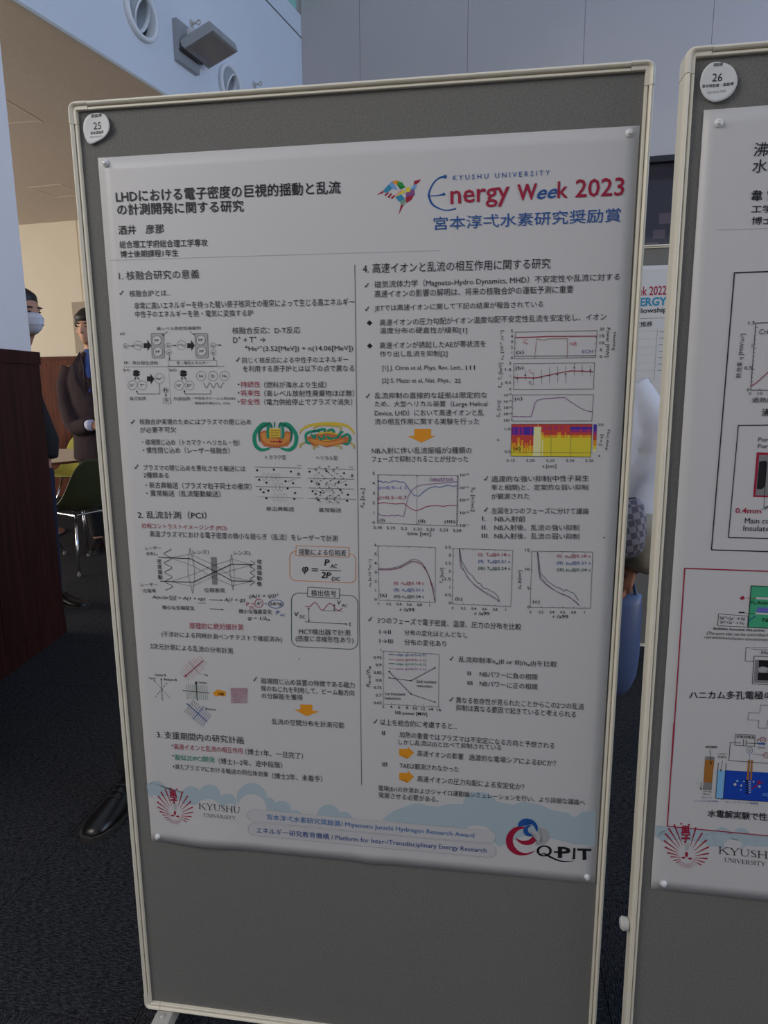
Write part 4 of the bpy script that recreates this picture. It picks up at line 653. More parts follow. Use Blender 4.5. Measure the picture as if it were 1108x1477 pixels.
["L",[4543,6732,4577,6732,4625,6731,4679,6730,4728,6726,4771,6721,4814,6715,4854,6706,4891,6696,4925,6683,4956,6667,4985,6650,5013,6634,5041,6618,5067,6601,5092,6587,5115,6577,5134,6571,5150,6570,5165,6571,5183,6575,5205,6580,5229,6588,5253,6599,5276,6613,5298,6631,5318,6653,5338,6678,5357,6706,5376,6739,5394,6776,5411,6816,5427,6858,5442,6902,5456,6948,5469,6996,5481,7045,5491,7100,5501,7161,5509,7216,5514,7254],.8,"r"],
["L",[4552,6702,4584,6703,4630,6704,4681,6704,4728,6701,4771,6695,4813,6688,4854,6678,4891,6667,4925,6653,4956,6638,4985,6621,5013,6605,5041,6587,5068,6569,5093,6552,5115,6539,5132,6532,5145,6527,5158,6527,5175,6529,5198,6534,5225,6543,5252,6555,5276,6572,5296,6593,5315,6620,5332,6649,5349,6682,5367,6716,5385,6752,5402,6792,5419,6838,5435,6890,5451,6949,5467,7009,5481,7066,5494,7122,5505,7178,5516,7228,5523,7262],.8,"dg"],
["L",[4551,6723,4584,6724,4630,6725,4681,6725,4728,6722,4771,6716,4813,6708,4854,6699,4891,6688,4925,6675,4956,6660,4985,6645,5013,6630,5041,6613,5067,6596,5092,6580,5115,6568,5133,6562,5149,6559,5165,6559,5183,6562,5207,6567,5234,6574,5260,6583,5284,6596,5304,6611,5322,6629,5339,6651,5357,6681,5377,6723,5398,6772,5419,6826,5439,6879,5460,6935,5481,6994,5500,7048,5513,7086],.6,"v"],
["T","(I)  nₑ@5.18 s",4817,6997,5330,6983,72,"r",.008],["T","(II)  nₑ@5.21 s",4816,7116,5331,7101,72,"b",.008],
["T","(III) nₑ@5.24 s",4816,7235,5332,7219,72,"dg",.008],["T","(a)",4572,7227,4696,7226,86,"k"],["T","r /a99",4918,7453,5169,7451,64,"k",.01],
["T","nₑ [x10¹⁹m⁻³]",4429,7040,4442,6555,61,"k",.01],["L",[5813,6322,6790,6328,6787,7296,5809,7285],.6,"g2",1],
["T","0",5805,7382,5832,7381,51,"k",.01],["L",[5817,7285,5817,7256],.5,"g2"],["L",[5805,6322,5805,6350],.5,"g2"],
["T","0.2",5959,7383,6037,7379,50,"k",.01],["L",[5996,7287,5996,7258],.5,"g2"],["L",[5981,6323,5981,6351],.5,"g2"],
["T","0.4",6137,7382,6215,7379,51,"k",.01],["L",[6175,7289,6174,7260],.5,"g2"],["L",[6157,6324,6157,6352],.5,"g2"],
["T","0.6",6315,7382,6392,7378,50,"k",.01],["L",[6352,7291,6352,7262],.5,"g2"],["L",[6331,6325,6332,6353],.5,"g2"],
["T","0.8",6492,7381,6569,7378,50,"k",.01],["L",[6529,7293,6528,7264],.5,"g2"],["L",[6505,6326,6505,6354],.5,"g2"],
["T","1",6694,7379,6719,7378,50,"k",.01],["L",[6704,7295,6704,7266],.5,"g2"],["L",[6678,6327,6679,6355],.5,"g2"],
["T","3.5",5678,6330,5774,6327,49,"k",.01],["L",[5813,6322,5833,6322],.5,"g2"],["T","3",5743,6464,5775,6463,49,"k",.01],
["L",[5813,6458,5832,6458],.5,"g2"],["T","2.5",5681,6603,5777,6600,50,"k",.01],["L",[5812,6594,5832,6594],.5,"g2"],
["T","2",5747,6739,5779,6738,49,"k",.01],["L",[5812,6731,5831,6731],.5,"g2"],["T","1.5",5684,6879,5780,6876,50,"k",.01],
["L",[5811,6868,5831,6868],.5,"g2"],["T","1",5750,7016,5782,7015,50,"k",.01],["L",[5810,7007,5830,7007],.5,"g2"],
["T","0.5",5687,7158,5784,7154,50,"k",.01],["L",[5810,7145,5830,7145],.5,"g2"],["T","0",5753,7296,5785,7294,51,"k",.01],
["L",[5809,7285,5829,7285],.5,"g2"],
["L",[5912,6327,5935,6573,5949,6663,5997,6694,6058,6816,6139,6896,6179,6945,6300,7036,6420,7115,6540,7173,6596,7220],.8,"v"],
["L",[5920,6327,5955,6531,6036,6672,6077,6733,6137,6780,6185,6853,6238,6914,6270,6908,6319,6994,6378,6992,6438,7031,6498,7058,6558,7110,6596,7204],.8,"dg"],
["L",[5916,6327,5934,6511,5968,6633,6058,6808,6187,6944,6320,7039,6439,7093,6596,7212],.6],["T","(I)  Tₑ@5.18 s",6229,6453,6747,6442,69,"r",.008],
["T","(II)  Tₑ@5.21 s",6231,6572,6751,6560,69,"b",.008],["T","(III) Tₑ@5.24 s",6234,6691,6754,6678,69,"dg",.008],
["T","(b)",5857,7241,5977,7245,84,"k"],["T","r /a99",6189,7468,6436,7466,63,"k",.01],["T","Tₑ [keV]",5665,6934,5674,6663,68,"k",.01],
["L",[7098,6335,8062,6317,8072,7269,7104,7300],.6,"g2",1],["T","0",7098,7400,7124,7399,50,"k",.01],["L",[7108,7300,7107,7271],.5,"g2"],
["L",[7075,6336,7076,6364],.5,"g2"],["T","0.2",7249,7396,7324,7392,50,"k",.01],["L",[7283,7294,7283,7265],.5,"g2"],
["L",[7248,6333,7248,6361],.5,"g2"],["T","0.4",7424,7390,7499,7387,49,"k",.01],["L",[7458,7289,7457,7260],.5,"g2"],
["L",[7420,6329,7420,6358],.5,"g2"],["T","0.6",7598,7384,7673,7381,50,"k",.01],["L",[7631,7283,7631,7254],.5,"g2"],
["L",[7591,6326,7592,6354],.5,"g2"],["T","0.8",7772,7379,7846,7376,49,"k",.01],["L",[7804,7278,7804,7249],.5,"g2"],
["L",[7762,6323,7762,6351],.5,"g2"],["T","1",7969,7372,7994,7371,50,"k",.01],["L",[7977,7272,7976,7243],.5,"g2"],
["L",[7931,6319,7932,6348],.5,"g2"],["T","15",6991,6342,7060,6341,49,"k",.01],["L",[7098,6335,7118,6335],.5,"g2"],
["T","10",7002,6665,7071,6663,49,"k",.01],["L",[7100,6654,7120,6653],.5,"g2"],["T","5",7047,6989,7082,6988,49,"k",.01],
["L",[7102,6975,7122,6975],.5,"g2"],["T","0",7058,7319,7093,7317,50,"k",.01],["L",[7104,7300,7124,7299],.5,"g2"],
["L",[7187,6345,7217,6655,7249,6809,7289,6836,7349,6895,7428,6954,7506,6996,7604,7050,7701,7087,7838,7164,7891,7223],.8,"v"],
["L",[7194,6345,7245,6695,7285,6743,7325,6774,7365,6833,7424,6872,7503,6931,7581,6948,7640,6999,7669,6966,7736,7004,7794,7022,7875,7142],.8,"dg"],
["L",[7187,6345,7225,6675,7260,6776,7356,6887,7526,7012,7720,7078,7891,7235],.6],["T","(I)  pₑ@5.18 s",7503,6441,8030,6429,68,"r",.008],
["T","(II)  pₑ@5.21 s",7508,6557,8036,6545,68,"b",.008],["T","(III) pₑ@5.24 s",7512,6674,8042,6661,69,"dg",.008],
["T","(c)",7141,7241,7257,7240,82,"k"],["T","r /a99",7479,7467,7725,7465,62,"k",.01],["T","pₑ [kJ/m³]",6950,6983,6955,6664,66,"k",.01],
],
"suppression_chart":[
["L",[4622,8193,5596,8200,5596,9182,4620,9190],.6,"g2",1],["T","2",4601,9259,4637,9257,54,"k",.01],["L",[4620,9190,4620,9160],.5,"g2"],
["L",[4626,8193,4626,8222],.5,"g2"],["T","4",4743,9259,4780,9257,54,"k",.01],["L",[4762,9189,4762,9158],.5,"g2"],
["L",[4766,8194,4766,8223],.5,"g2"],["T","6",4885,9259,4921,9257,54,"k",.01],["L",[4903,9188,4903,9157],.5,"g2"],
["L",[4905,8195,4906,8224],.5,"g2"],["T","8",5027,9259,5063,9257,54,"k",.01],["L",[5045,9186,5044,9156],.5,"g2"],
["L",[5044,8196,5045,8225],.5,"g2"],["T","10",5150,9260,5221,9256,54,"k",.01],["L",[5185,9185,5185,9155],.5,"g2"],
["L",[5183,8197,5183,8226],.5,"g2"],["T","12",5290,9260,5361,9255,54,"k",.01],["L",[5325,9184,5325,9154],.5,"g2"],
["L",[5321,8198,5321,8227],.5,"g2"],["T","14",5430,9260,5501,9255,54,"k",.01],["L",[5465,9183,5465,9153],.5,"g2"],
["L",[5459,8199,5459,8228],.5,"g2"],["T","16",5570,9260,5641,9255,54,"k",.01],["L",[5604,9182,5604,9152],.5,"g2"],
["L",[5596,8200,5596,8229],.5,"g2"],["T","1",4561,8203,4595,8201,53,"k",.01],["L",[4622,8193,4642,8193],.5,"g2"],
["T","0.95",4458,8348,4594,8341,53,"k",.01],["L",[4622,8333,4641,8333],.5,"g2"],["T","0.9",4491,8486,4593,8481,54,"k",.01],
["L",[4621,8475,4641,8475],.5,"g2"],["T","0.85",4456,8629,4592,8622,54,"k",.01],["L",[4621,8616,4641,8616],.5,"g2"],
["T","0.8",4489,8769,4591,8763,53,"k",.01],["L",[4621,8759,4641,8759],.5,"g2"],["T","0.75",4453,8914,4590,8906,54,"k",.01],
["L",[4620,8902,4640,8902],.5,"g2"],["T","0.7",4486,9055,4589,9048,55,"k",.01],["L",[4620,9046,4640,9046],.5,"g2"],
["T","0.65",4451,9201,4588,9192,54,"k",.01],["L",[4620,9190,4640,9190],.5,"g2"],["L",[4729,8570,5112,8965,5531,9092],1.0,"g2"],
["O",[4729,8570,15,-1,0,15],0,"k","k",10],["O",[5112,8965,14,-1,0,16],0,"k","k",10],["O",[5531,9092,14,-1,0,15],0,"k","k",10],
["L",[4729,8686,5111,8717,5526,8455],1.0,"g2"],["O",[4729,8686,14,-1,0,15],0,"k","k",10],["O",[5111,8717,15,-1,0,16],0,"k","k",10],
["O",[5526,8455,14,-1,0,16],0,"k","k",10],["L",[4729,8577,4918,8771,5112,8970],.7,"v"],["L",[4720,8249,4815,8249],1.2,"bd"],
["T","edge (ρ=0.5~0.7)",4842,8278,5370,8264,52,"b",.004],["L",[4720,8342,4814,8342],1.2,"r",0,1.5],
["T","core (ρ=0.9~1.1)",4841,8371,5370,8356,53,"r",.004],["L",[4719,8420,4814,8419],1.2,"dg"],
["T","edge (ρ=0.5~0.7)",4841,8448,5371,8433,53,"gr",.004],["L",[4719,8510,4814,8510],1.2,"g4",0,1.5],
["T","core (ρ=0.9~1.1)",4841,8539,5371,8523,53,"v",.004],["T","2nd modest",5205,8750,5555,8743,58,"k",.01],
["T","reduction",5208,8828,5483,8825,53,"k",.01],["T","1st transient",4657,9018,5013,9005,58,"k",.01],
["T","reduction",4648,9097,4928,9089,54,"k",.01],["T","NB power [MW]",4832,9385,5397,9378,81,"k",.01],
["T","ñₑ,ᵢᵢ/ñₑ",4394,8880,4406,8487,81,"k",.01],
],
"cloud_print":[
["O",[181,11277,183,-16,-15,192],0,"k","cl",28],["O",[76,11214,88,-8,-6,91],0,"k","cl",28],["O",[889,11360,215,-18,-15,228],0,"k","cl",28],
["O",[1255,11306,230,-20,-14,244],0,"k","cl",28],["O",[1610,11409,178,-15,-10,190],0,"k","cl",28],["O",[2100,11277,300,-26,-15,323],0,"k","cl",28],
["O",[2406,11405,167,-15,-7,179],0,"k","cl",28],["O",[2673,11470,186,-17,-7,201],0,"k","cl",28],["O",[2938,11557,116,-11,-4,125],0,"k","cl",28],
["O",[3572,11512,227,-21,-5,248],0,"k","cl",28],["O",[3854,11583,181,-17,-4,199],0,"k","cl",28],
["G",[108,11134,95,11316,458,11353,1096,11478,1858,11522,2442,11558,3020,11572,3995,11548,3588,11740,2190,11604,1514,11620,93,11339],"cl"],
["G",[4575,11486,4642,11416,4797,11281,4972,11193,5146,11105,5276,11084,5406,11120,5621,11120,5792,11048,6047,11035,6067,10929,6149,10818,6275,10770,6422,10766,6548,10816,6655,10924,6927,10966,7091,10895,7297,10905,7463,10946,7630,11015,7875,11039,8001,11120,8117,11003,8336,10951,8371,11646,8024,11643,7610,11566,7154,11563,6699,11823,6525,11648,6353,11545,5668,11538],"cl"],
["O",[1218,11579,266,-24,-12,206],0,"k","pp",24],["O",[1641,11631,191,-17,-11,205],0,"k","pp",24],["O",[2090,11501,293,-27,-14,316],0,"k","pp",24],
["G",[1093,11523,2360,11521,3019,11594,2431,11851,642,11837,129,11678,90,11385,576,11524],"pp"],["O",[6312,11597,254,-25,3,168],0,"k","pp",24],
],
"caption_pill":[

["G",[6519,11511,6566,11516,6606,11540,6633,11578,6643,11625,6635,11673,6610,11717,6571,11748,6525,11762,2126,11751,2075,11746,2033,11722,2006,11682,1998,11634,2011,11583,2041,11539,2086,11507,2137,11492],"pi",2],
["L",[6519,11511,6566,11516,6606,11540,6633,11578,6643,11625,6635,11673,6610,11717,6571,11748,6525,11762,2126,11751,2075,11746,2033,11722,2006,11682,1998,11634,2011,11583,2041,11539,2086,11507,2137,11492],.5,"g5",1],
["G",[6525,11787,6575,11792,6617,11817,6646,11857,6657,11907,6649,11959,6622,12006,6581,12039,6531,12054,2137,12051,2083,12045,2038,12020,2009,11978,2001,11926,2014,11872,2047,11824,2094,11790,2149,11774],"pi",2],
["L",[6525,11787,6575,11792,6617,11817,6646,11857,6657,11907,6649,11959,6622,12006,6581,12039,6531,12054,2137,12051,2083,12045,2038,12020,2009,11978,2001,11926,2014,11872,2047,11824,2094,11790,2149,11774],.5,"g5",1],
],
"caption_text":[
["T","宮本淳弌水素研究奨励賞/ Miyamoto Junichi Hydrogen Research Award",2382,11706,6261,11704,137,"b3",.004],
["T","エネルギー研究教育機構 / Platform for Inter-/Transdisciplinary Energy Research",2163,12012,6486,11989,143,"b4",.004],
],
"university_logo":[
["G",[379,11228,353,11240,474,11587,479,11584],"r",1],["G",[283,11299,259,11316,440,11614,445,11610],"r",1],
["G",[217,11396,196,11417,417,11650,421,11646],"r",1],["G",[189,11518,171,11543,408,11695,411,11690],"r",1],
["G",[191,11628,178,11655,410,11735,413,11730],"r",1],["G",[223,11720,215,11748,423,11769,425,11763],"r",1],
["G",[269,11791,267,11812,431,11794,431,11788],"r",1],["G",[311,11852,314,11872,432,11824,431,11818],"r",1],
["G",[351,11891,359,11908,441,11849,439,11844],"r",1],["G",[733,11257,708,11251,602,11592,607,11593],"r",1],
["G",[829,11345,807,11332,638,11621,642,11624],"r",1],["G",[888,11460,871,11440,661,11661,664,11665],"r",1],
["G",[913,11581,903,11556,671,11704,673,11709],"r",1],["G",[904,11693,901,11666,670,11744,671,11749],"r",1],
["G",[872,11786,875,11758,660,11777,659,11783],"r",1],["G",[821,11853,828,11832,643,11802,641,11808],"r",1],
["G",[763,11905,773,11885,632,11826,630,11831],"r",1],["L",[632,11827,697,11862],.7,"r3"],["L",[620,11843,676,11890],.7,"r3"],
["L",[606,11857,651,11915],.7,"r3"],["L",[589,11869,623,11937],.7,"r3"],["L",[571,11879,592,11953],.7,"r3"],["L",[552,11885,560,11965],.7,"r3"],
["L",[532,11889,526,11971],.7,"r3"],["L",[513,11889,494,11971],.7,"r3"],["L",[494,11886,462,11965],.7,"r3"],["L",[477,11880,433,11954],.7,"r3"],
["L",[462,11871,407,11938],.7,"r3"],["L",[449,11859,385,11917],.7,"r3"],["L",[438,11845,368,11893],.7,"r3"],["L",[515,11533,523,11658],.4,"g4"],
["L",[538,11531,537,11656],.4,"g4"],["L",[563,11528,552,11655],.4,"g4"],["L",[585,11526,565,11654],.4,"g4"],
["O",[534,11732,23,-2,-3,45],0,"k","r",20],["O",[481,11793,33,-3,-1,17],0,"k","r",20],["O",[588,11798,33,-3,-1,18],0,"k","r",20],
["O",[482,11213,16,-1,-2,17],0,"k","r",10],["O",[607,11219,17,-1,-1,17],0,"k","r",10],["T","學",467,11531,603,11521,289,"r",.02],
["G",[1041,11595,1049,11464,1066,11464,1058,11595],"k",2],["G",[1051,11537,1156,11463,1160,11469,1055,11543],"k",2],
["G",[1094,11511,1165,11590,1152,11603,1081,11524],"k",2],["G",[1030,11595,1072,11596,1072,11589,1030,11588],"k",3],
["G",[1038,11470,1079,11471,1080,11465,1038,11464],"k",3],["G",[1134,11472,1182,11473,1182,11466,1134,11465],"k",3],
["G",[1135,11597,1187,11597,1188,11591,1135,11590],"k",3],["G",[1213,11462,1260,11534,1247,11544,1200,11472],"k",2],
["G",[1251,11537,1312,11466,1318,11471,1256,11542],"k",2],["G",[1262,11533,1259,11598,1241,11598,1245,11533],"k",2],
["G",[1187,11473,1231,11474,1232,11467,1187,11466],"k",3],["G",[1289,11475,1337,11475,1337,11469,1289,11468],"k",3],
["G",[1228,11598,1274,11599,1274,11592,1228,11591],"k",3],["G",[1365,11469,1360,11561,1343,11560,1348,11469],"k",2],
["G",[1359,11557,1370,11586,1355,11593,1344,11564],"k",2],["G",[1364,11584,1395,11593,1393,11603,1361,11595],"k",2],
["G",[1393,11594,1432,11584,1434,11592,1395,11602],"k",2],["G",[1430,11586,1441,11560,1447,11563,1436,11589],"k",2],
["G",[1440,11562,1445,11471,1453,11471,1448,11562],"k",2],["G",[1334,11475,1382,11476,1382,11470,1334,11469],"k",3],
["G",[1426,11477,1471,11478,1471,11471,1427,11470],"k",3],["G",[1553,11501,1530,11479,1536,11473,1558,11496],"k",2],
["G",[1534,11480,1500,11491,1498,11483,1532,11472],"k",2],["G",[1507,11488,1502,11514,1487,11512,1491,11486],"k",2],
["G",[1499,11505,1550,11540,1540,11556,1490,11521],"k",2],["G",[1553,11546,1559,11577,1544,11581,1537,11550],"k",2],
["G",[1553,11583,1520,11604,1516,11596,1549,11575],"k",2],["G",[1516,11603,1483,11579,1487,11572,1521,11596],"k",2],
["G",[1583,11603,1590,11473,1607,11473,1600,11604],"k",2],["G",[1681,11605,1688,11475,1705,11475,1699,11605],"k",2],
["G",[1595,11534,1693,11536,1693,11544,1595,11542],"k",2],["G",[1569,11603,1614,11604,1614,11597,1570,11597],"k",3],
["G",[1576,11479,1620,11480,1620,11473,1576,11473],"k",3],["G",[1668,11605,1712,11605,1713,11599,1668,11598],"k",3],
["G",[1674,11481,1718,11482,1719,11475,1674,11474],"k",3],["G",[1757,11476,1753,11567,1736,11566,1740,11475],"k",2],
["G",[1752,11563,1763,11592,1748,11599,1737,11570],"k",2],["G",[1757,11590,1788,11599,1785,11609,1754,11600],"k",2],
["G",[1786,11600,1825,11590,1826,11598,1788,11608],"k",2],["G",[1822,11592,1833,11567,1839,11569,1829,11595],"k",2],
["G",[1832,11568,1837,11477,1844,11477,1840,11568],"k",2],["G",[1726,11482,1774,11482,1774,11476,1727,11475],"k",3],
["G",[1818,11483,1862,11484,1862,11477,1818,11477],"k",3],["G",[1139,11678,1136,11727,1127,11727,1130,11678],"k",2],
["G",[1136,11725,1142,11740,1134,11744,1128,11729],"k",2],["G",[1138,11740,1156,11744,1154,11749,1137,11745],"k",2],
["G",[1155,11745,1176,11739,1177,11743,1155,11749],"k",2],["G",[1175,11740,1181,11727,1184,11728,1178,11742],"k",2],
["G",[1180,11727,1183,11679,1187,11679,1184,11727],"k",2],["G",[1122,11682,1148,11682,1149,11678,1122,11678],"k",3],
["G",[1173,11682,1197,11682,1198,11679,1173,11679],"k",3],["G",[1206,11748,1210,11679,1213,11679,1209,11748],"k",2],
["G",[1215,11676,1266,11746,1258,11752,1208,11682],"k",2],["G",[1260,11749,1264,11679,1268,11679,1264,11749],"k",2],
["G",[1197,11748,1220,11749,1220,11745,1197,11745],"k",3],["G",[1197,11682,1218,11682,1218,11679,1198,11679],"k",3],
["G",[1253,11683,1278,11683,1278,11680,1253,11679],"k",3],["G",[1286,11749,1290,11680,1299,11680,1295,11749],"k",2],
["G",[1277,11749,1304,11749,1304,11746,1278,11746],"k",3],["G",[1281,11683,1307,11683,1308,11680,1281,11680],"k",3],
["G",[1328,11678,1352,11748,1343,11752,1319,11682],"k",2],["G",[1346,11749,1379,11680,1382,11681,1349,11751],"k",2],
["G",[1313,11683,1337,11684,1337,11680,1313,11680],"k",3],["G",[1368,11684,1393,11684,1393,11681,1369,11680],"k",3],
["G",[1397,11750,1401,11681,1410,11681,1406,11750],"k",2],["G",[1405,11681,1445,11681,1445,11685,1405,11685],"k",2],
["G",[1403,11713,1435,11714,1434,11718,1403,11718],"k",2],["G",[1402,11746,1443,11746,1443,11751,1401,11750],"k",2],
["G",[1443,11696,1443,11681,1447,11681,1446,11696],"k",2],["G",[1442,11751,1443,11735,1446,11735,1446,11751],"k",2],
["G",[1389,11750,1412,11750,1412,11747,1389,11747],"k",3],["G",[1393,11684,1415,11684,1416,11681,1393,11681],"k",3],
["G",[1462,11751,1466,11681,1475,11681,1471,11751],"k",2],["G",[1470,11681,1497,11682,1497,11686,1470,11686],"k",2],
["G",[1501,11681,1511,11696,1504,11702,1494,11687],"k",2],["G",[1510,11702,1495,11717,1491,11713,1505,11697],"k",2],
["G",[1493,11717,1468,11718,1468,11714,1493,11713],"k",2],["G",[1491,11713,1520,11748,1514,11755,1484,11720],"k",2],
["G",[1454,11751,1479,11751,1479,11747,1455,11747],"k",3],["G",[1458,11685,1481,11685,1481,11682,1458,11681],"k",3],
["G",[1512,11751,1529,11751,1529,11748,1512,11748],"k",3],["G",[1572,11698,1560,11686,1563,11683,1575,11695],"k",2],
["G",[1562,11687,1543,11693,1542,11688,1561,11682],"k",2],["G",[1547,11691,1545,11705,1536,11704,1539,11690],"k",2],
["G",[1543,11700,1571,11718,1566,11727,1538,11708],"k",2],["G",[1572,11721,1576,11738,1567,11740,1564,11724],"k",2],
["G",[1573,11741,1555,11752,1553,11748,1570,11737],"k",2],["G",[1552,11752,1534,11739,1536,11736,1555,11748],"k",2],
["G",[1590,11752,1593,11683,1602,11683,1599,11752],"k",2],["G",[1581,11752,1607,11752,1607,11749,1581,11748],"k",3],
["G",[1585,11686,1611,11686,1611,11683,1585,11683],"k",3],["G",[1644,11752,1648,11683,1657,11683,1653,11752],"k",2],
["G",[1620,11683,1685,11684,1685,11688,1619,11687],"k",2],["G",[1618,11698,1619,11683,1622,11683,1621,11698],"k",2],
["G",[1682,11699,1683,11684,1686,11684,1685,11699],"k",2],["G",[1637,11752,1661,11753,1661,11749,1637,11749],"k",3],
["G",[1703,11681,1728,11719,1721,11725,1696,11686],"k",2],["G",[1724,11721,1757,11683,1759,11686,1726,11723],"k",2],
["G",[1730,11719,1728,11753,1719,11753,1721,11718],"k",2],["G",[1689,11687,1713,11687,1713,11684,1689,11684],"k",3],
["G",[1744,11688,1770,11688,1770,11684,1744,11684],"k",3],["G",[1711,11753,1736,11753,1737,11750,1711,11750],"k",3],
],
"institute_logo":[

["G",[7152,11378,7137,11379,7117,11379,7093,11381,7068,11384,7042,11388,7014,11393,6985,11401,6957,11416,6930,11439,6902,11469,6877,11503,6857,11538,6843,11574,6832,11613,6825,11653,6824,11691,6828,11729,6836,11768,6849,11805,6866,11838,6887,11867,6913,11894,6942,11917,6972,11935,7003,11947,7037,11954,7071,11958,7105,11958,7139,11954,7173,11946,7206,11936,7235,11925,7258,11913,7277,11901,7293,11887,7308,11874,7323,11861,7336,11848,7347,11835,7355,11827,7289,11864,7269,11872,7241,11885,7209,11897,7178,11903,7147,11902,7115,11896,7083,11886,7055,11872,7030,11853,7007,11828,6987,11801,6971,11773,6959,11746,6951,11717,6946,11687,6945,11658,6948,11627,6954,11596,6963,11565,6976,11537,6991,11513,7009,11490,7030,11469,7051,11451,7077,11437,7107,11424,7134,11415,7153,11408],"r"],
["G",[6981,11612,6995,11629,7013,11653,7035,11679,7059,11700,7085,11716,7114,11729,7144,11738,7173,11742,7202,11741,7231,11734,7259,11723,7284,11710,7306,11693,7326,11672,7343,11650,7355,11628,7363,11606,7365,11583,7365,11561,7362,11543,7354,11527,7343,11515,7331,11505,7323,11498,7305,11512,7299,11525,7291,11544,7282,11565,7270,11583,7257,11600,7243,11616,7227,11631,7207,11643,7180,11651,7147,11655,7116,11658,7095,11660],"r",1],
["G",[7027,11394,7028,11379,7029,11356,7031,11331,7038,11309,7049,11288,7064,11268,7082,11250,7101,11235,7121,11224,7144,11216,7168,11211,7193,11210,7218,11213,7246,11219,7272,11229,7296,11242,7316,11260,7335,11283,7351,11307,7363,11331,7371,11355,7375,11382,7376,11406,7376,11425,7373,11437,7367,11444,7361,11449,7357,11452,7313,11367,7302,11354,7287,11335,7270,11315,7251,11299,7232,11288,7211,11278,7189,11272,7167,11271,7142,11278,7116,11292,7092,11306,7075,11316],"b",2],
["G",[7271,11333,7255,11334,7233,11336,7209,11340,7188,11347,7170,11361,7153,11378,7139,11398,7129,11417,7124,11435,7123,11454,7126,11473,7131,11491,7138,11508,7148,11524,7161,11539,7176,11550,7195,11557,7217,11560,7240,11560,7260,11557,7278,11549,7294,11536,7308,11524,7318,11515,7249,11509,7240,11501,7227,11490,7214,11476,7205,11462,7201,11445,7201,11426,7202,11407,7202,11395],"b",3],
["G",[7411,11368,7426,11370,7449,11371,7473,11374,7495,11382,7514,11394,7532,11410,7549,11428,7562,11449,7572,11473,7580,11499,7584,11526,7584,11553,7579,11579,7570,11605,7557,11630,7542,11652,7523,11672,7501,11689,7477,11704,7451,11715,7422,11721,7390,11724,7361,11725,7340,11726,7440,11662,7454,11648,7475,11628,7496,11605,7511,11581,7519,11556,7524,11530,7524,11503,7520,11478,7510,11454,7494,11430,7478,11409,7467,11395],"g5",1],
["G",[7229,11460,7240,11452,7255,11441,7273,11431,7293,11428,7316,11434,7342,11445,7367,11460,7387,11476,7401,11496,7412,11519,7419,11543,7422,11569,7419,11597,7410,11629,7401,11658,7394,11678,7370,11616,7369,11602,7369,11582,7367,11561,7362,11543,7349,11529,7333,11516,7316,11506,7304,11499],"g5b",4],
["G",[7589,11813,7589,11835,7583,11854,7571,11873,7554,11890,7531,11903,7505,11911,7479,11909,7455,11900,7436,11887,7423,11870,7416,11853,7415,11836,7415,11819,7420,11800,7432,11781,7450,11764,7473,11751,7499,11743,7525,11746,7548,11754,7567,11767,7581,11784,7588,11801,7589,11823,7636,11809,7629,11780,7612,11753,7588,11732,7560,11719,7529,11714,7498,11715,7466,11720,7436,11732,7409,11750,7387,11775,7372,11806,7367,11841,7375,11874,7392,11901,7415,11922,7444,11935,7474,11941,7506,11939,7538,11934,7568,11923,7595,11904,7616,11878,7631,11848,7637,11818],"k"],
["G",[7450,11903,7462,11901,7477,11897,7494,11896,7510,11898,7528,11906,7548,11920,7572,11936,7601,11952,7636,11966,7676,11983,7717,11997,7756,12008,7791,12013,7824,12014,7856,12012,7889,12008,7926,12000,7966,11990,8001,11980,8026,11972,8025,11968,8000,11972,7964,11980,7925,11987,7888,11991,7856,11991,7825,11990,7794,11986,7762,11979,7726,11967,7687,11950,7649,11932,7615,11916,7587,11903,7563,11889,7539,11877,7516,11869,7493,11870,7473,11877,7458,11885,7447,11890],"k",1],
["G",[7668,11816,7751,11812,7753,11842,7670,11846],"k"],["T","P",7744,11937,7963,11927,225,"k",.03],["T","I",8000,11932,8037,11932,221,"k",.03],
["T","T",8081,11934,8322,11920,220,"k",.03],["G",[7738,11927,7802,11922,7803,11940,7738,11944],"k"],
["G",[7981,11925,8045,11921,8046,11938,7982,11942],"k"],["G",[8161,11920,8225,11915,8226,11932,8162,11937],"k"],
],
}
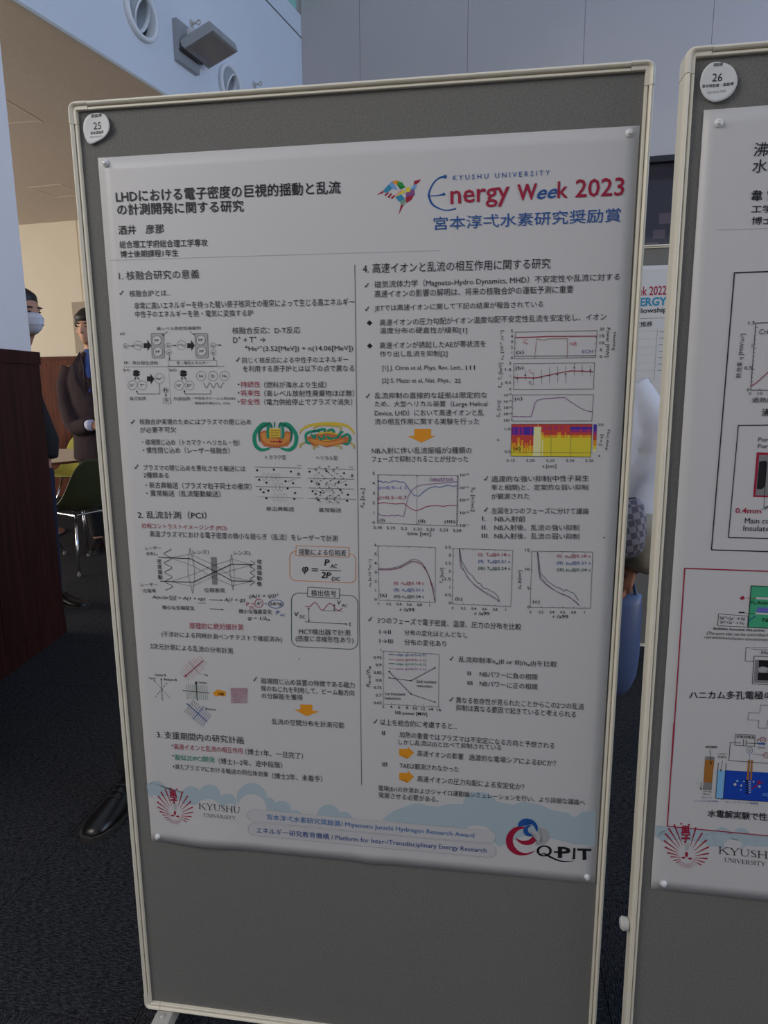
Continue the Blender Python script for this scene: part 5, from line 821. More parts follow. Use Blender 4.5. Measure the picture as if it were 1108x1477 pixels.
PRINT_26 = {
"title_text":[
["T","沸騰",680,637,1065,654,176,"k",.004],["T","水電解",678,848,1264,873,172,"k",.004],["T","韋",694,1215,838,1219,142,"k",.02],
["T","雪",901,1219,1044,1224,141,"k",.02],["T","工学府",713,1370,1130,1384,102,"k",.012],["T","博士後期",726,1525,1296,1543,102,"k",.012],
["L",[269,1571,962,1583,4382,1652],.4,"g5"],
],
"panel_border":[
["L",[538,6212,555,2161,4129,2165],1.6],["L",[538,6212,1360,6219,5508,6260],1.6],["L",[766,6014,775,4318,1995,4311],1.3],
["L",[766,6014,1342,6015,2165,6020],1.3],["L",[188,9832,170,6516,1386,6527],1.8,"r"],["L",[1386,6527,5908,6573],1.8,"r"],
["L",[177,9094,191,10981,1769,10994],1.8,"r"],["L",[1769,10994,6121,11031],1.8,"r"],
],
"boiling_chart":[
["L",[1439,3821,903,3808,894,2863,1352,2858],.9],["L",[902,3748,920,3749],.6],["L",[902,3688,919,3689],.6],["L",[901,3629,919,3629],.6],
["L",[901,3569,918,3569],.6],["L",[900,3509,935,3510],.6],["L",[900,3450,917,3450],.6],["L",[899,3391,916,3391],.6],["L",[898,3332,916,3332],.6],
["L",[898,3273,915,3273],.6],["L",[897,3214,932,3214],.6],["L",[897,3155,914,3155],.6],["L",[896,3096,913,3097],.6],["L",[896,3038,913,3038],.6],
["L",[895,2980,912,2980],.6],["L",[895,2921,929,2922],.6],["T","1.5",796,2881,881,2881,47,"k",.01],["T","1",859,3200,882,3200,48,"k",.01],
["T","0.5",793,3513,893,3512,48,"k",.01],["T","0",852,3826,884,3826,46,"k",.01],["T","0",883,3878,914,3879,45,"k"],
["T","10",1001,3880,1067,3880,46,"k"],["T","20",1136,3881,1205,3882,45,"k"],
["L",[899,3754,912,3745,930,3733,952,3719,972,3703,992,3685,1011,3665,1031,3644,1051,3623,1070,3604,1088,3586,1107,3565,1130,3540,1159,3506,1191,3467,1225,3426,1259,3386,1294,3346,1331,3304,1364,3266,1387,3241],1.2,"r"],
["T","Critical",950,3021,1226,3019,71,"k"],["T","過熱度",932,3986,1226,3992,74,"k",.006],["T","沸騰",1084,4187,1329,4182,110,"k",.02],
["T","熱流束 q [MW/m²]",771,3633,778,3008,86,"k"],["L",[1024,3804,1027,3780],.6],
],
"pore_picture":[
["T","Pore",1066,4555,1241,4559,62,"k"],["T","Porous",1068,4652,1342,4658,62,"k"],["G",[1062,4715,1260,4721,1522,4730,1553,5393,1067,5386],"r"],
["G",[1100,4753,1525,4761,1536,5368,1100,5360],"g4",1],["G",[1108,4850,1198,4841,1221,4872,1221,5221,1175,5269,1107,5263],"k",2],
["T","0.4mm",834,5635,1197,5636,81,"r",.02],["L",[1209,4872,1228,5542,1314,5508],.7],["L",[1201,5574,1300,5525,1245,5574],.7],
["T","Main co",978,5790,1329,5790,85,"k"],["T","Insulate",966,5905,1333,5907,85,"k"],
],
"cell_diagram":[
["G",[1151,6763,1850,6768,1912,7436,1160,7434],"gc"],["L",[1151,6763,1850,6768,1912,7436,1160,7434],1,"k",1],
["G",[1006,6956,1028,6955,1027,6937,1051,6936,1052,6954,1075,6953,1077,6980,1055,6981,1056,6999,1032,7000,1030,6982,1008,6983],"r"],
["G",[1010,7188,1096,7189,1097,7210,1011,7209],"k"],["L",[1103,7207,1246,7211],.6],["L",[1104,6963,1238,6965],.8,"r"],
["G",[1236,6943,1667,6947,1670,6981,1239,6977],"wh",1],["G",[1245,7192,1689,7195,1692,7220,1247,7220],"wh",1],
["G",[1278,7104,1682,7111,1689,7188,1254,7187],"bv",1],["T","H₂ Bubbles",1169,7059,1477,7065,59,"k",.01],["T","Ni",1358,7334,1439,7335,64,"k",.02],
["L",[1155,7338,1249,7247],1.2,"b"],["G",[719,7234,1146,7251,1152,7430,717,7424],"wh",1],["L",[719,7234,1146,7251,1152,7430,717,7424],.7,"k",1],
["T","Ni²⁺+2e⁻ → Ni",743,7328,1105,7326,60,"k",.012],["T","2H⁺+2e⁻ → H₂",748,7399,1102,7398,59,"k",.012],
["T","Bubbles become the pores",661,7510,1403,7509,60,"k",.02],["T","(The pore size can be controlled by",567,7596,1502,7590,70,"k"],
["T","current/time/solution concentration)",538,7660,1528,7662,65,"k"],["L",[1235,7767,1158,7764,1162,7988,1286,7987],.7],
["G",[1267,7758,1740,7754,1742,7784,1265,7789],"wh"],["L",[1267,7758,1740,7754,1742,7784,1265,7789],.6,"g2",1],
["T","Honeycomb",1388,7883,1872,7877,79,"k",.006],["L",[1286,7898,1954,7887,1998,8358,1296,8364],.8,"k",1],
["G",[1312,7962,1879,7955,1904,8340,1319,8344],"g4"],["G",[1362,7964,1879,7951,1890,8071,1372,8081],"k",1],
["G",[1367,8175,1899,8169,1900,8286,1373,8300],"k",1],["O",[1435,8120,71,-4,4,51],0,"k","g5",20],["T","ハニカム多孔電極の",385,8678,1610,8607,138,"k",.018],
["L",[1281,8977,1287,8851,1448,8848,1449,8713,1722,8705,1713,8840,1837,8836,1838,8961,1575,8970,1570,9101,1444,9105,1446,8974],.6,"g2",1],
],
"electrolysis_diagram":[
["L",[1120,9235,1411,9232,1419,9426,1123,9432],.7,"k",1],["T","定電流電源",1133,9298,1404,9297,50,"k",.01],
["L",[1214,9384,1052,9382,1056,9704,1659,9705,2065,9705],.8],["L",[1293,9378,1460,9375,1454,9298,1493,9295],.8],["L",[1245,9317,1253,9420],.8],
["L",[1284,9314,1292,9417],.8],["O",[1534,9301,39,-3,4,45],1,"r",0,20],["T","V",1520,9320,1551,9318,36,"k"],
["O",[1354,9502,43,-3,4,51],.6,"b",0,20],["T","V",1340,9522,1372,9519,32,"k"],["O",[1604,9566,39,-3,4,46],.8,"r",0,20],
["T","V",1589,9581,1621,9581,32,"k"],["G",[1473,9365,1577,9362,1577,9389,1471,9392],"b"],["T","10mΩ",1473,9457,1575,9453,41,"g2"],
["L",[1356,9553,1361,9678],.5,"b"],["L",[1406,9558,1565,9569],.5,"b"],["T","加熱用銅棒",682,9516,866,9507,47,"k",.01],
["L",[756,9539,794,9792],.7,"k",0,0,1],["G",[698,9664,837,9660,837,9719,696,9720],"g4",1],["G",[696,9718,837,9716,834,10124,702,10125],"br2",1],
["G",[702,10125,836,10121,836,10261,698,10264],"g4",1],["T","ハステロイ",884,9622,1010,9617,41,"k"],["T","熱電対",884,9673,1014,9670,41,"k"],
["L",[961,9714,947,9902],.6,"k",0,0,1],["G",[894,9892,1019,9892,1021,10402,906,10393],"lb2",1],
["G",[1016,9882,2273,9858,2303,10372,1021,10402],"b5",1],["L",[900,9760,906,10393,1021,10402,1020,9756],.8],["L",[906,10393,2303,10372],.8],
["G",[1346,9667,1372,9667,1385,10025,1349,10024],"br2",2],["G",[1391,9666,1415,9666,1428,10022,1401,10024],"br2",2],
["G",[1335,10029,1375,10028,1375,10054,1335,10055],"k",3],["G",[1382,10044,1418,10044,1417,10058,1382,10058],"wh",4],
["G",[1339,10071,1379,10070,1379,10096,1339,10097],"k",3],["G",[1385,10082,1421,10081,1420,10095,1385,10096],"wh",4],
["G",[1342,10114,1382,10112,1382,10138,1342,10139],"k",3],["G",[1388,10119,1424,10118,1423,10132,1388,10133],"wh",4],
["G",[1346,10156,1385,10155,1385,10180,1346,10182],"k",3],["G",[1392,10156,1427,10156,1427,10170,1391,10171],"wh",4],
["G",[1349,10198,1389,10197,1389,10223,1349,10224],"k",3],["G",[1395,10194,1430,10193,1430,10207,1394,10208],"wh",4],
["G",[1352,10240,1392,10239,1392,10265,1352,10266],"k",3],["G",[1398,10231,1433,10231,1433,10245,1397,10246],"wh",4],
["O",[1212,10056,18,-1,1,21],0,"k","lb2",10],["O",[1183,10120,21,-2,2,26],0,"k","wh",10],["O",[1278,10131,15,-2,1,19],0,"k","wh",10],
["O",[1276,10211,12,-1,1,14],0,"k","lb2",10],["O",[1312,10055,11,-1,1,14],0,"k","wh",10],["O",[1456,10047,12,-1,1,14],0,"k","wh",10],
["O",[1542,10052,28,-2,3,32],0,"k","r",10],["O",[1496,10124,16,-2,2,19],0,"k","r",10],["O",[1552,10124,18,-2,2,21],0,"k","wh",10],
["O",[1452,10168,12,-1,1,14],0,"k","r",10],["O",[1595,10050,10,-1,1,11],0,"k","r",10],["L",[1437,10174,1519,10084],.8,"r"],
["L",[663,10115,665,10257],.6,"k",0,0,1],["L",[699,10283,832,10286],.6,"k",0,0,1],["T","15mm",704,10349,822,10348,38,"g2"],
["T","カソード",688,10418,851,10413,43,"b4"],["T","(ハニカム多孔質銅)",587,10494,953,10471,43,"b4"],["T","カソード アノード 絶縁物",1062,10461,1559,10449,43,"b4"],
["T","KOH",1615,10288,1744,10281,56,"lb2"],["T","水電解実験で性能",809,10744,1842,10723,138,"k",.02],["L",[587,10140,618,10142],.5],
],
"cloud_print":[
["O",[88,11082,84,-8,6,98],0,"k","cl",24],["O",[157,11174,94,-9,7,111],0,"k","cl",24],["O",[904,11148,122,-12,11,147],0,"k","cl",24],
["O",[1065,11108,163,-17,15,194],0,"k","cl",24],["O",[1349,11079,150,-15,14,182],0,"k","cl",24],["O",[1594,11103,99,-10,10,121],0,"k","cl",24],
["G",[3,10992,188,10998,1771,11013,1787,11205,55,11234,6,11189],"cl"],["O",[1237,11212,141,-14,6,85],0,"k","pp",24],
],
"university_logo":[
["G",[309,10930,286,10944,450,11318,455,11316],"r",1],["G",[226,11007,205,11026,421,11348,425,11344],"r",1],
["G",[175,11112,158,11135,404,11387,407,11382],"r",1],["G",[164,11245,150,11271,401,11436,404,11431],"r",1],
["G",[181,11363,172,11392,409,11479,411,11474],"r",1],["G",[225,11463,221,11494,426,11516,427,11510],"r",1],
["G",[280,11540,280,11563,437,11543,436,11536],"r",1],["G",[328,11606,334,11627,442,11575,441,11569],"r",1],
["G",[373,11648,383,11667,454,11602,451,11597],"r",1],["G",[656,10962,631,10955,575,11323,580,11325],"r",1],
["G",[760,11056,738,11043,614,11356,618,11358],"r",1],["G",[834,11180,815,11160,641,11399,645,11403],"r",1],
["G",[874,11311,861,11285,658,11445,660,11450],"r",1],["G",[881,11433,875,11403,662,11488,663,11494],"r",1],
["G",[863,11534,862,11503,657,11524,657,11530],"r",1],["G",[823,11606,827,11583,644,11551,643,11557],"r",1],
["G",[774,11662,781,11641,637,11577,635,11583],"r",1],["L",[637,11578,704,11616],.7,"r3"],["L",[627,11596,688,11646],.7,"r3"],
["L",[615,11611,667,11674],.7,"r3"],["L",[600,11624,643,11697],.7,"r3"],["L",[584,11634,615,11715],.7,"r3"],["L",[566,11641,585,11727],.7,"r3"],
["L",[548,11645,554,11734],.7,"r3"],["L",[529,11645,522,11734],.7,"r3"],["L",[511,11642,491,11728],.7,"r3"],["L",[493,11636,461,11716],.7,"r3"],
["L",[477,11626,434,11699],.7,"r3"],["L",[463,11613,410,11677],.7,"r3"],["L",[451,11598,390,11650],.7,"r3"],["L",[483,11260,507,11395],.4,"g4"],
["L",[505,11258,521,11394],.4,"g4"],["L",[529,11255,535,11392],.4,"g4"],["L",[550,11253,548,11391],.4,"g4"],
["O",[528,11475,22,-2,3,50],0,"k","r",20],["O",[485,11542,31,-3,2,18],0,"k","r",20],["O",[590,11547,31,-3,1,19],0,"k","r",20],
["O",[406,10914,16,-1,2,19],0,"k","r",10],["O",[529,10921,16,-2,1,18],0,"k","r",10],["T","學",436,11258,566,11247,315,"r",.02],
["G",[1043,11406,1033,11272,1049,11272,1059,11406],"k",2],["G",[1045,11346,1152,11270,1156,11277,1049,11353],"k",2],
["G",[1087,11319,1177,11401,1168,11415,1078,11333],"k",2],["G",[1030,11406,1076,11406,1076,11400,1029,11399],"k",3],
["G",[1021,11278,1067,11279,1066,11272,1020,11271],"k",3],["G",[1127,11280,1181,11281,1180,11274,1127,11273],"k",3],
["G",[1146,11408,1205,11408,1204,11402,1145,11401],"k",3],["G",[1212,11269,1274,11343,1264,11355,1202,11280],"k",2],
["G",[1267,11346,1325,11274,1330,11280,1272,11352],"k",2],["G",[1277,11343,1282,11410,1266,11409,1261,11342],"k",2],
["G",[1186,11281,1236,11282,1235,11275,1186,11274],"k",3],["G",[1300,11283,1353,11284,1352,11277,1299,11276],"k",3],
["G",[1249,11409,1301,11410,1300,11403,1249,11402],"k",3],["G",[1381,11278,1389,11371,1373,11371,1366,11277],"k",2],
["G",[1387,11367,1403,11396,1391,11405,1375,11375],"k",2],["G",[1398,11395,1434,11404,1433,11414,1397,11406],"k",2],
["G",[1432,11405,1474,11395,1476,11403,1434,11413],"k",2],["G",[1472,11397,1480,11371,1486,11374,1478,11401],"k",2],
["G",[1480,11373,1472,11279,1479,11279,1487,11373],"k",2],["G",[1349,11284,1402,11285,1402,11278,1349,11277],"k",3],
["G",[1452,11285,1501,11286,1500,11280,1451,11279],"k",3],["G",[1596,11311,1568,11288,1571,11282,1599,11305],"k",2],
["G",[1571,11289,1535,11301,1532,11292,1568,11280],"k",2],["G",[1541,11298,1539,11324,1525,11321,1526,11295],"k",2],
["G",[1535,11314,1596,11350,1590,11367,1529,11331],"k",2],["G",[1600,11356,1611,11388,1598,11393,1586,11361],"k",2],
["G",[1607,11395,1573,11415,1569,11407,1602,11386],"k",2],["G",[1570,11415,1529,11390,1532,11383,1572,11408],"k",2],
["G",[1644,11415,1633,11282,1649,11282,1660,11415],"k",2],["G",[1753,11417,1742,11284,1757,11284,1769,11417],"k",2],
["G",[1646,11345,1755,11346,1756,11354,1647,11353],"k",2],["G",[1628,11415,1677,11416,1676,11409,1627,11408],"k",3],
["G",[1617,11288,1666,11289,1666,11282,1616,11282],"k",3],["G",[1736,11416,1786,11417,1785,11411,1736,11410],"k",3],
["G",[1726,11290,1775,11291,1774,11284,1725,11283],"k",3],["G",[1815,11285,1823,11378,1808,11378,1800,11285],"k",2],
["G",[1821,11374,1838,11403,1826,11411,1809,11382],"k",2],["G",[1832,11402,1868,11411,1867,11421,1831,11412],"k",2],
["G",[1866,11412,1907,11402,1910,11410,1869,11420],"k",2],["G",[1905,11404,1913,11378,1920,11381,1912,11408],"k",2],
["G",[1913,11379,1905,11286,1912,11287,1920,11379],"k",2],["G",[1783,11291,1836,11292,1835,11285,1783,11284],"k",3],
["G",[1885,11293,1933,11294,1933,11287,1884,11286],"k",3],["G",[1140,11470,1144,11525,1135,11525,1131,11470],"k",2],
["G",[1143,11523,1152,11540,1144,11545,1136,11527],"k",2],["G",[1148,11539,1166,11544,1165,11550,1147,11545],"k",2],
["G",[1165,11545,1185,11539,1187,11543,1166,11549],"k",2],["G",[1184,11540,1188,11525,1192,11526,1188,11542],"k",2],
["G",[1188,11525,1184,11471,1188,11471,1192,11525],"k",2],["G",[1124,11474,1150,11474,1149,11470,1123,11470],"k",3],
["G",[1174,11474,1198,11475,1198,11471,1174,11470],"k",3],["G",[1216,11549,1210,11471,1214,11471,1220,11549],"k",2],
["G",[1215,11467,1275,11546,1268,11553,1208,11474],"k",2],["G",[1269,11550,1263,11471,1267,11471,1273,11550],"k",2],
["G",[1207,11549,1230,11549,1230,11545,1207,11545],"k",3],["G",[1198,11475,1219,11475,1219,11471,1198,11471],"k",3],
["G",[1254,11475,1278,11475,1277,11471,1253,11471],"k",3],["G",[1295,11550,1289,11472,1298,11472,1305,11550],"k",2],
["G",[1287,11550,1313,11550,1313,11546,1287,11546],"k",3],["G",[1281,11475,1307,11476,1307,11472,1281,11471],"k",3],
["G",[1326,11470,1360,11548,1352,11552,1318,11474],"k",2],["G",[1354,11549,1377,11471,1381,11473,1358,11551],"k",2],
["G",[1312,11476,1336,11476,1336,11472,1312,11472],"k",3],["G",[1367,11476,1392,11476,1391,11473,1367,11472],"k",3],
["G",[1405,11551,1399,11473,1408,11473,1414,11551],"k",2],["G",[1403,11473,1443,11473,1443,11478,1404,11477],"k",2],
["G",[1406,11509,1437,11510,1438,11514,1407,11514],"k",2],["G",[1409,11546,1451,11546,1451,11551,1410,11551],"k",2],
["G",[1443,11490,1441,11473,1445,11473,1446,11490],"k",2],["G",[1450,11551,1449,11534,1452,11534,1453,11551],"k",2],
["G",[1398,11551,1420,11551,1420,11547,1397,11547],"k",3],["G",[1392,11476,1414,11477,1414,11473,1391,11473],"k",3],
["G",[1470,11551,1463,11473,1472,11473,1479,11551],"k",2],["G",[1468,11473,1495,11474,1495,11478,1468,11478],"k",2],
["G",[1498,11473,1510,11490,1504,11496,1492,11479],"k",2],["G",[1510,11496,1498,11514,1492,11508,1505,11490],"k",2],
["G",[1495,11513,1471,11515,1471,11510,1495,11509],"k",2],["G",[1493,11509,1527,11548,1521,11556,1487,11516],"k",2],
["G",[1462,11551,1486,11551,1486,11548,1462,11547],"k",3],["G",[1456,11477,1479,11477,1478,11473,1456,11473],"k",3],
["G",[1519,11552,1536,11552,1536,11548,1519,11548],"k",3],["G",[1571,11492,1557,11478,1559,11475,1573,11488],"k",2],
["G",[1559,11479,1542,11486,1540,11481,1557,11474],"k",2],["G",[1545,11484,1545,11500,1536,11498,1537,11483],"k",2],
["G",[1542,11494,1572,11515,1568,11524,1538,11504],"k",2],["G",[1574,11518,1580,11537,1572,11540,1566,11521],"k",2],
["G",[1578,11541,1561,11553,1559,11548,1575,11536],"k",2],["G",[1559,11553,1539,11538,1541,11534,1561,11549],"k",2],
["G",[1596,11552,1589,11474,1599,11475,1605,11552],"k",2],["G",[1588,11552,1613,11553,1613,11549,1587,11548],"k",3],
["G",[1582,11478,1607,11478,1607,11475,1581,11474],"k",3],["G",[1650,11553,1643,11475,1653,11475,1659,11553],"k",2],
["G",[1615,11475,1680,11475,1681,11480,1616,11479],"k",2],["G",[1616,11492,1615,11475,1618,11475,1619,11492],"k",2],
["G",[1679,11492,1678,11475,1681,11475,1683,11492],"k",2],["G",[1642,11553,1666,11553,1666,11549,1642,11549],"k",3],
["G",[1697,11472,1728,11515,1722,11522,1691,11478],"k",2],["G",[1723,11517,1751,11474,1754,11478,1727,11520],"k",2],
["G",[1729,11515,1733,11554,1724,11553,1720,11515],"k",2],["G",[1684,11479,1708,11479,1708,11476,1684,11475],"k",3],
["G",[1739,11480,1764,11480,1764,11476,1739,11476],"k",3],["G",[1716,11553,1741,11554,1741,11550,1716,11550],"k",3],
],
}

# ------------------------------------------------------------------ print inks
INK = dict(k=(.012, .012, .015), g2=(.05, .05, .055), g3=(.12, .12, .125), g4=(.22, .22, .225), g5=(.38, .385, .39), g5b=(.45, .45, .47), g7=(.52, .52, .54), wh=(.59, .583, .582), pp=(.59, .583, .582),
    r=(.34, .012, .045), r2=(.50, .20, .22), r3=(.55, .30, .34), p=(.70, .35, .38), p2=(.58, .14, .18), b=(.015, .085, .32), b2=(.03, .06, .30), b3=(.05, .16, .40), b4=(.03, .07, .26), b5=(.01, .06, .42), bd=(.01, .02, .14), bv=(.14, .14, .50),
    lb=(.16, .36, .68), lb2=(.22, .48, .75), c=(.03, .25, .42), o=(.74, .30, .02), o2=(.62, .26, .06), y=(.72, .60, .04), y2=(.62, .46, .05), y3=(.50, .38, .06), hy=(.76, .74, .38), hr=(.55, .06, .05), hv=(.32, .03, .22), hb=(.07, .03, .34),
    g=(.02, .28, .06), g8=(.12, .24, .13), gg=(.20, .32, .26), gr=(.01, .26, .15), gd=(.01, .16, .10), gc=(.06, .38, .20), dg=(.01, .07, .06), br=(.25, .06, .03), br2=(.36, .15, .03), tor=(.50, .15, .05), v=(.22, .07, .24), v2=(.10, .08, .30), cl=(.40, .49, .54), pi=(.545, .54, .55))
INKM = {k: mat('ink_' + k, v, 0.42 if k in ('wh', 'pp', 'cl', 'pi') else 0.5, spec=0.5 if k in ('wh', 'pp', 'cl', 'pi') else 0.3) for k, v in INK.items()}
FC = bpy.data.curves.new('type', 'FONT'); FC.resolution_u = 2; FO = bpy.data.objects.new('type', FC); COL.objects.link(FO)
class Print:
    """flat print on a sheet: u right, v down in metres; surface(u, v) gives the sheet's stand-off"""
    def __init__(s, surface): s.surf = surface; s.V = []; s.F = []; s.M = []; s.slots = []
    def slot(s, c):
        if c not in s.slots: s.slots.append(c)
        return s.slots.index(c)
    def add(s, pts, faces, c, z):
        n = len(s.V); k = s.slot(c)
        s.V += [(u, -(s.surf(u, v) + z), -v) for u, v in pts]
        for f in faces: s.F.append([n + i for i in f]); s.M.append(k)
    def line(s, pts, w, c='k', closed=0, dash=0, arrow=0, z=None):
        if closed: pts = pts + [pts[0]]
        if z is None: z = 0.00036 if w == 1.1 else 0.00085
        w = w / 1000.0 * 0.5; c_ = c
        for i in range(len(pts) - 1):
            (x0, y0), (x1, y1) = pts[i], pts[i + 1]; L_ = math.hypot(x1 - x0, y1 - y0)
            if L_ < 1e-6: continue
            ux, uy = (x1 - x0) / L_, (y1 - y0) / L_
            segs = []
            if dash:
                d = dash / 1000.0; t = 0
                while t < L_: segs.append((t, min(t + d, L_))); t += 1.8 * d
            else:
                n = max(1, int(L_ / 0.04)); segs = [(L_ * k / n, L_ * (k + 1) / n + (0 if k < n - 1 else w * 0.6)) for k in range(n)]
            for a, b in segs:
                p = [(x0 + ux * a - uy * w, y0 + uy * a + ux * w), (x0 + ux * b - uy * w, y0 + uy * b + ux * w), (x0 + ux * b + uy * w, y0 + uy * b - ux * w), (x0 + ux * a + uy * w, y0 + uy * a - ux * w)]
                s.add(p, [(0, 1, 2, 3)], c_, z)
            if arrow and i == len(pts) - 2:
                h = max(0.0028, w * 6); p = [(x1 + ux * h * .4, y1 + uy * h * .4), (x1 - ux * h - uy * h * .5, y1 - uy * h + ux * h * .5), (x1 - ux * h + uy * h * .5, y1 - uy * h - ux * h * .5)]
                s.add(p, [(0, 1, 2)], c_, z)
    def poly(s, pts, c, z):
        big = max(p[0] for p in pts) - min(p[0] for p in pts) > 0.09 or max(p[1] for p in pts) - min(p[1] for p in pts) > 0.12
        bm = bmesh.new(); f = bm.faces.new([bm.verts.new((x, y, 0)) for x, y in pts]); bmesh.ops.triangulate(bm, faces=[f])
        if big:
            for ax, lo, hi in ((0, min(p[0] for p in pts), max(p[0] for p in pts)), (1, min(p[1] for p in pts), max(p[1] for p in pts))):
                t = lo + 0.04
                while t < hi:
                    co = (t, 0, 0) if ax == 0 else (0, t, 0); no = (1, 0, 0) if ax == 0 else (0, 1, 0)
                    bmesh.ops.bisect_plane(bm, geom=bm.verts[:] + bm.edges[:] + bm.faces[:], plane_co=co, plane_no=no); t += 0.04
        bm.verts.index_update(); s.add([(v.co.x, v.co.y) for v in bm.verts], [[v.index for v in f.verts] for f in bm.faces], c, z); bm.free()
    def text(s, t, a, b, h, c, bold=0.0, spc=0, shear=0, z=0.00095):
        cjk = bold and any(ord(ch) > 0x2E80 for ch in t)
        if cjk:                                   # heavier weight by overprinting, the outlines stay clean
            e = h * min(bold, 0.02) * 0.75
            for k, (dx, dy) in enumerate(((-e, -e * .4), (e, e * .4), (-e * .3, e), (e * .3, -e))):
                s.text(t, (a[0] + dx, a[1] + dy), (b[0] + dx, b[1] + dy), h, c, 0, spc, shear, z + k * 0.00001)
            return
        FC.body = t; FC.offset = bold if h > 0.012 else bold * 0.5; FC.space_character = spc if spc else 1.0; FC.shear = shear
        me = bpy.data.meshes.new_from_object(FO)
        if not me.vertices: return
        xs = [v.co.x for v in me.vertices]; ys = [v.co.y for v in me.vertices]; x0, x1, y0, y1 = min(xs), max(xs), min(ys), max(ys)
        L_ = math.hypot(b[0] - a[0], b[1] - a[1]); ux, uy = (b[0] - a[0]) / L_, (b[1] - a[1]) / L_
        sx = L_ / max(1e-6, x1 - x0); sy = h / max(1e-6, y1 - y0)
        if t in ('1', 'I', 'i') and sx > 0.9 * sy:                    # a narrow figure keeps its own width
            sx = 0.9 * sy; k_ = (L_ - sx * (x1 - x0)) / 2; a = (a[0] + ux * k_, a[1] + uy * k_)
        pts = []
        for v in me.vertices:
            p = (v.co.x - x0) * sx; q = (v.co.y - y0) * sy; pts.append((a[0] + ux * p + uy * q, a[1] + uy * p - ux * q))
        s.add(pts, [list(f.vertices) for f in me.polygons], c, z); bpy.data.meshes.remove(me)
    def rows(s, rows):
        for r in rows:
            k = r[0]
            if k == 'T':
                x = [v / 10000.0 for v in r[2:7]]; s.text(r[1], x[0:2], x[2:4], x[4], r[7], *r[8:])
                continue
            g = [v / 10000.0 for v in r[1]]; pts = list(zip(g[0::2], g[1::2]))
            if k == 'L': s.line(pts, *r[2:])
            elif k == 'G': s.poly(pts, r[2], (0.00010 if r[2] == 'cl' else 0.00022 if r[2] == 'pp' else 0.00030) + 0.00012 * (r[3] if len(r) > 3 else 0))
            elif k == 'O':
                (cx, cy), (ax, ay), (bx, by) = pts; n = r[5]
                q = [(cx + ax * math.cos(2 * PI * i / n) + bx * math.sin(2 * PI * i / n), cy + ay * math.cos(2 * PI * i / n) + by * math.sin(2 * PI * i / n)) for i in range(n)]
                if r[4]: s.poly(q, r[4], 0.00010 if r[4] == 'cl' else 0.00022 if r[4] == 'pp' else 0.0006)
                if r[2]: s.line(q, r[2], r[3], 1)
            elif k == 'M':
                nx, ny, cells = r[2], r[3], r[4]; (a, b, c_, d) = pts
                P_ = lambda u, v: tuple((a[i] * (1 - u) + b[i] * u) * (1 - v) + (d[i] * (1 - u) + c_[i] * u) * v for i in (0, 1))
                for i in range(nx):
                    for j in range(ny):
                        s.add([P_(i / nx, j / ny), P_((i + 1) / nx, j / ny), P_((i + 1) / nx, (j + 1) / ny), P_(i / nx, (j + 1) / ny)], [(0, 1, 2, 3)], ('hy', 'y', 'o', 'hr', 'hv', 'hb')[int(cells[i * ny + j])], 0.0003)
    def build(s, name, parent):
        me = bpy.data.meshes.new(name); me.from_pydata(s.V, [], s.F)
        for c in s.slots: me.materials.append(INKM[c])
        me.polygons.foreach_set('material_index', s.M); me.update()
        o = bpy.data.objects.new(name, me); COL.objects.link(o); o.parent = parent; return o

# ------------------------------------------------------------------ notice boards
ZB = 0.06; IW = 0.8716; IH = 1.684
PROF = [(0.0, 0.002), (0.0, -0.0055), (0.0008, -0.0065), (0.0034, -0.0065), (0.0042, -0.0055), (0.0042, -0.0025), (0.0056, -0.0025), (0.0056, -0.0075), (0.0066, -0.0095), (0.0085, -0.0108), (0.0105, -0.0100), (0.0122, -0.0075), (0.0130, -0.0040), (0.0130, 0.020), (0.0110, 0.026), (0.0, 0.026)]
def rail(bm, p0, p1, out, g=0.0):
    # sweep the frame section along an edge; out = outward direction (x, z)
    d = Vector((p1[0] - p0[0], p1[1] - p0[1])).normalized()
    rings = []
    for p in (p0, p1): rings.append([(p[0] + out[0] * u, y, p[1] + out[1] * u) for u, y in PROF])
    loft(bm, rings)
def corner(bm, cx, cz, a0, cap=0.020, g=0.0005):
    pr = [(u + (g if u > 0.006 else 0), y - (g if y < 0 else -g)) for u, y in PROF]
    pr = [(u, -0.0070 if (0.0040 < u < 0.0057) else y) for u, y in pr]
    rings = []
    a1 = a0 + PI / 2
    def ring(ox, oz, a): return [(cx + ox + math.cos(a) * u, y, cz + oz + math.sin(a) * u) for u, y in pr]
    rings.append(ring(math.cos(a0 - PI / 2) * cap, math.sin(a0 - PI / 2) * cap, a0))
    for k in range(9): rings.append(ring(0, 0, a0 + (PI / 2) * k / 8))
    rings.append(ring(math.cos(a1 + PI / 2) * cap, math.sin(a1 + PI / 2) * cap, a1))
    loft(bm, rings)
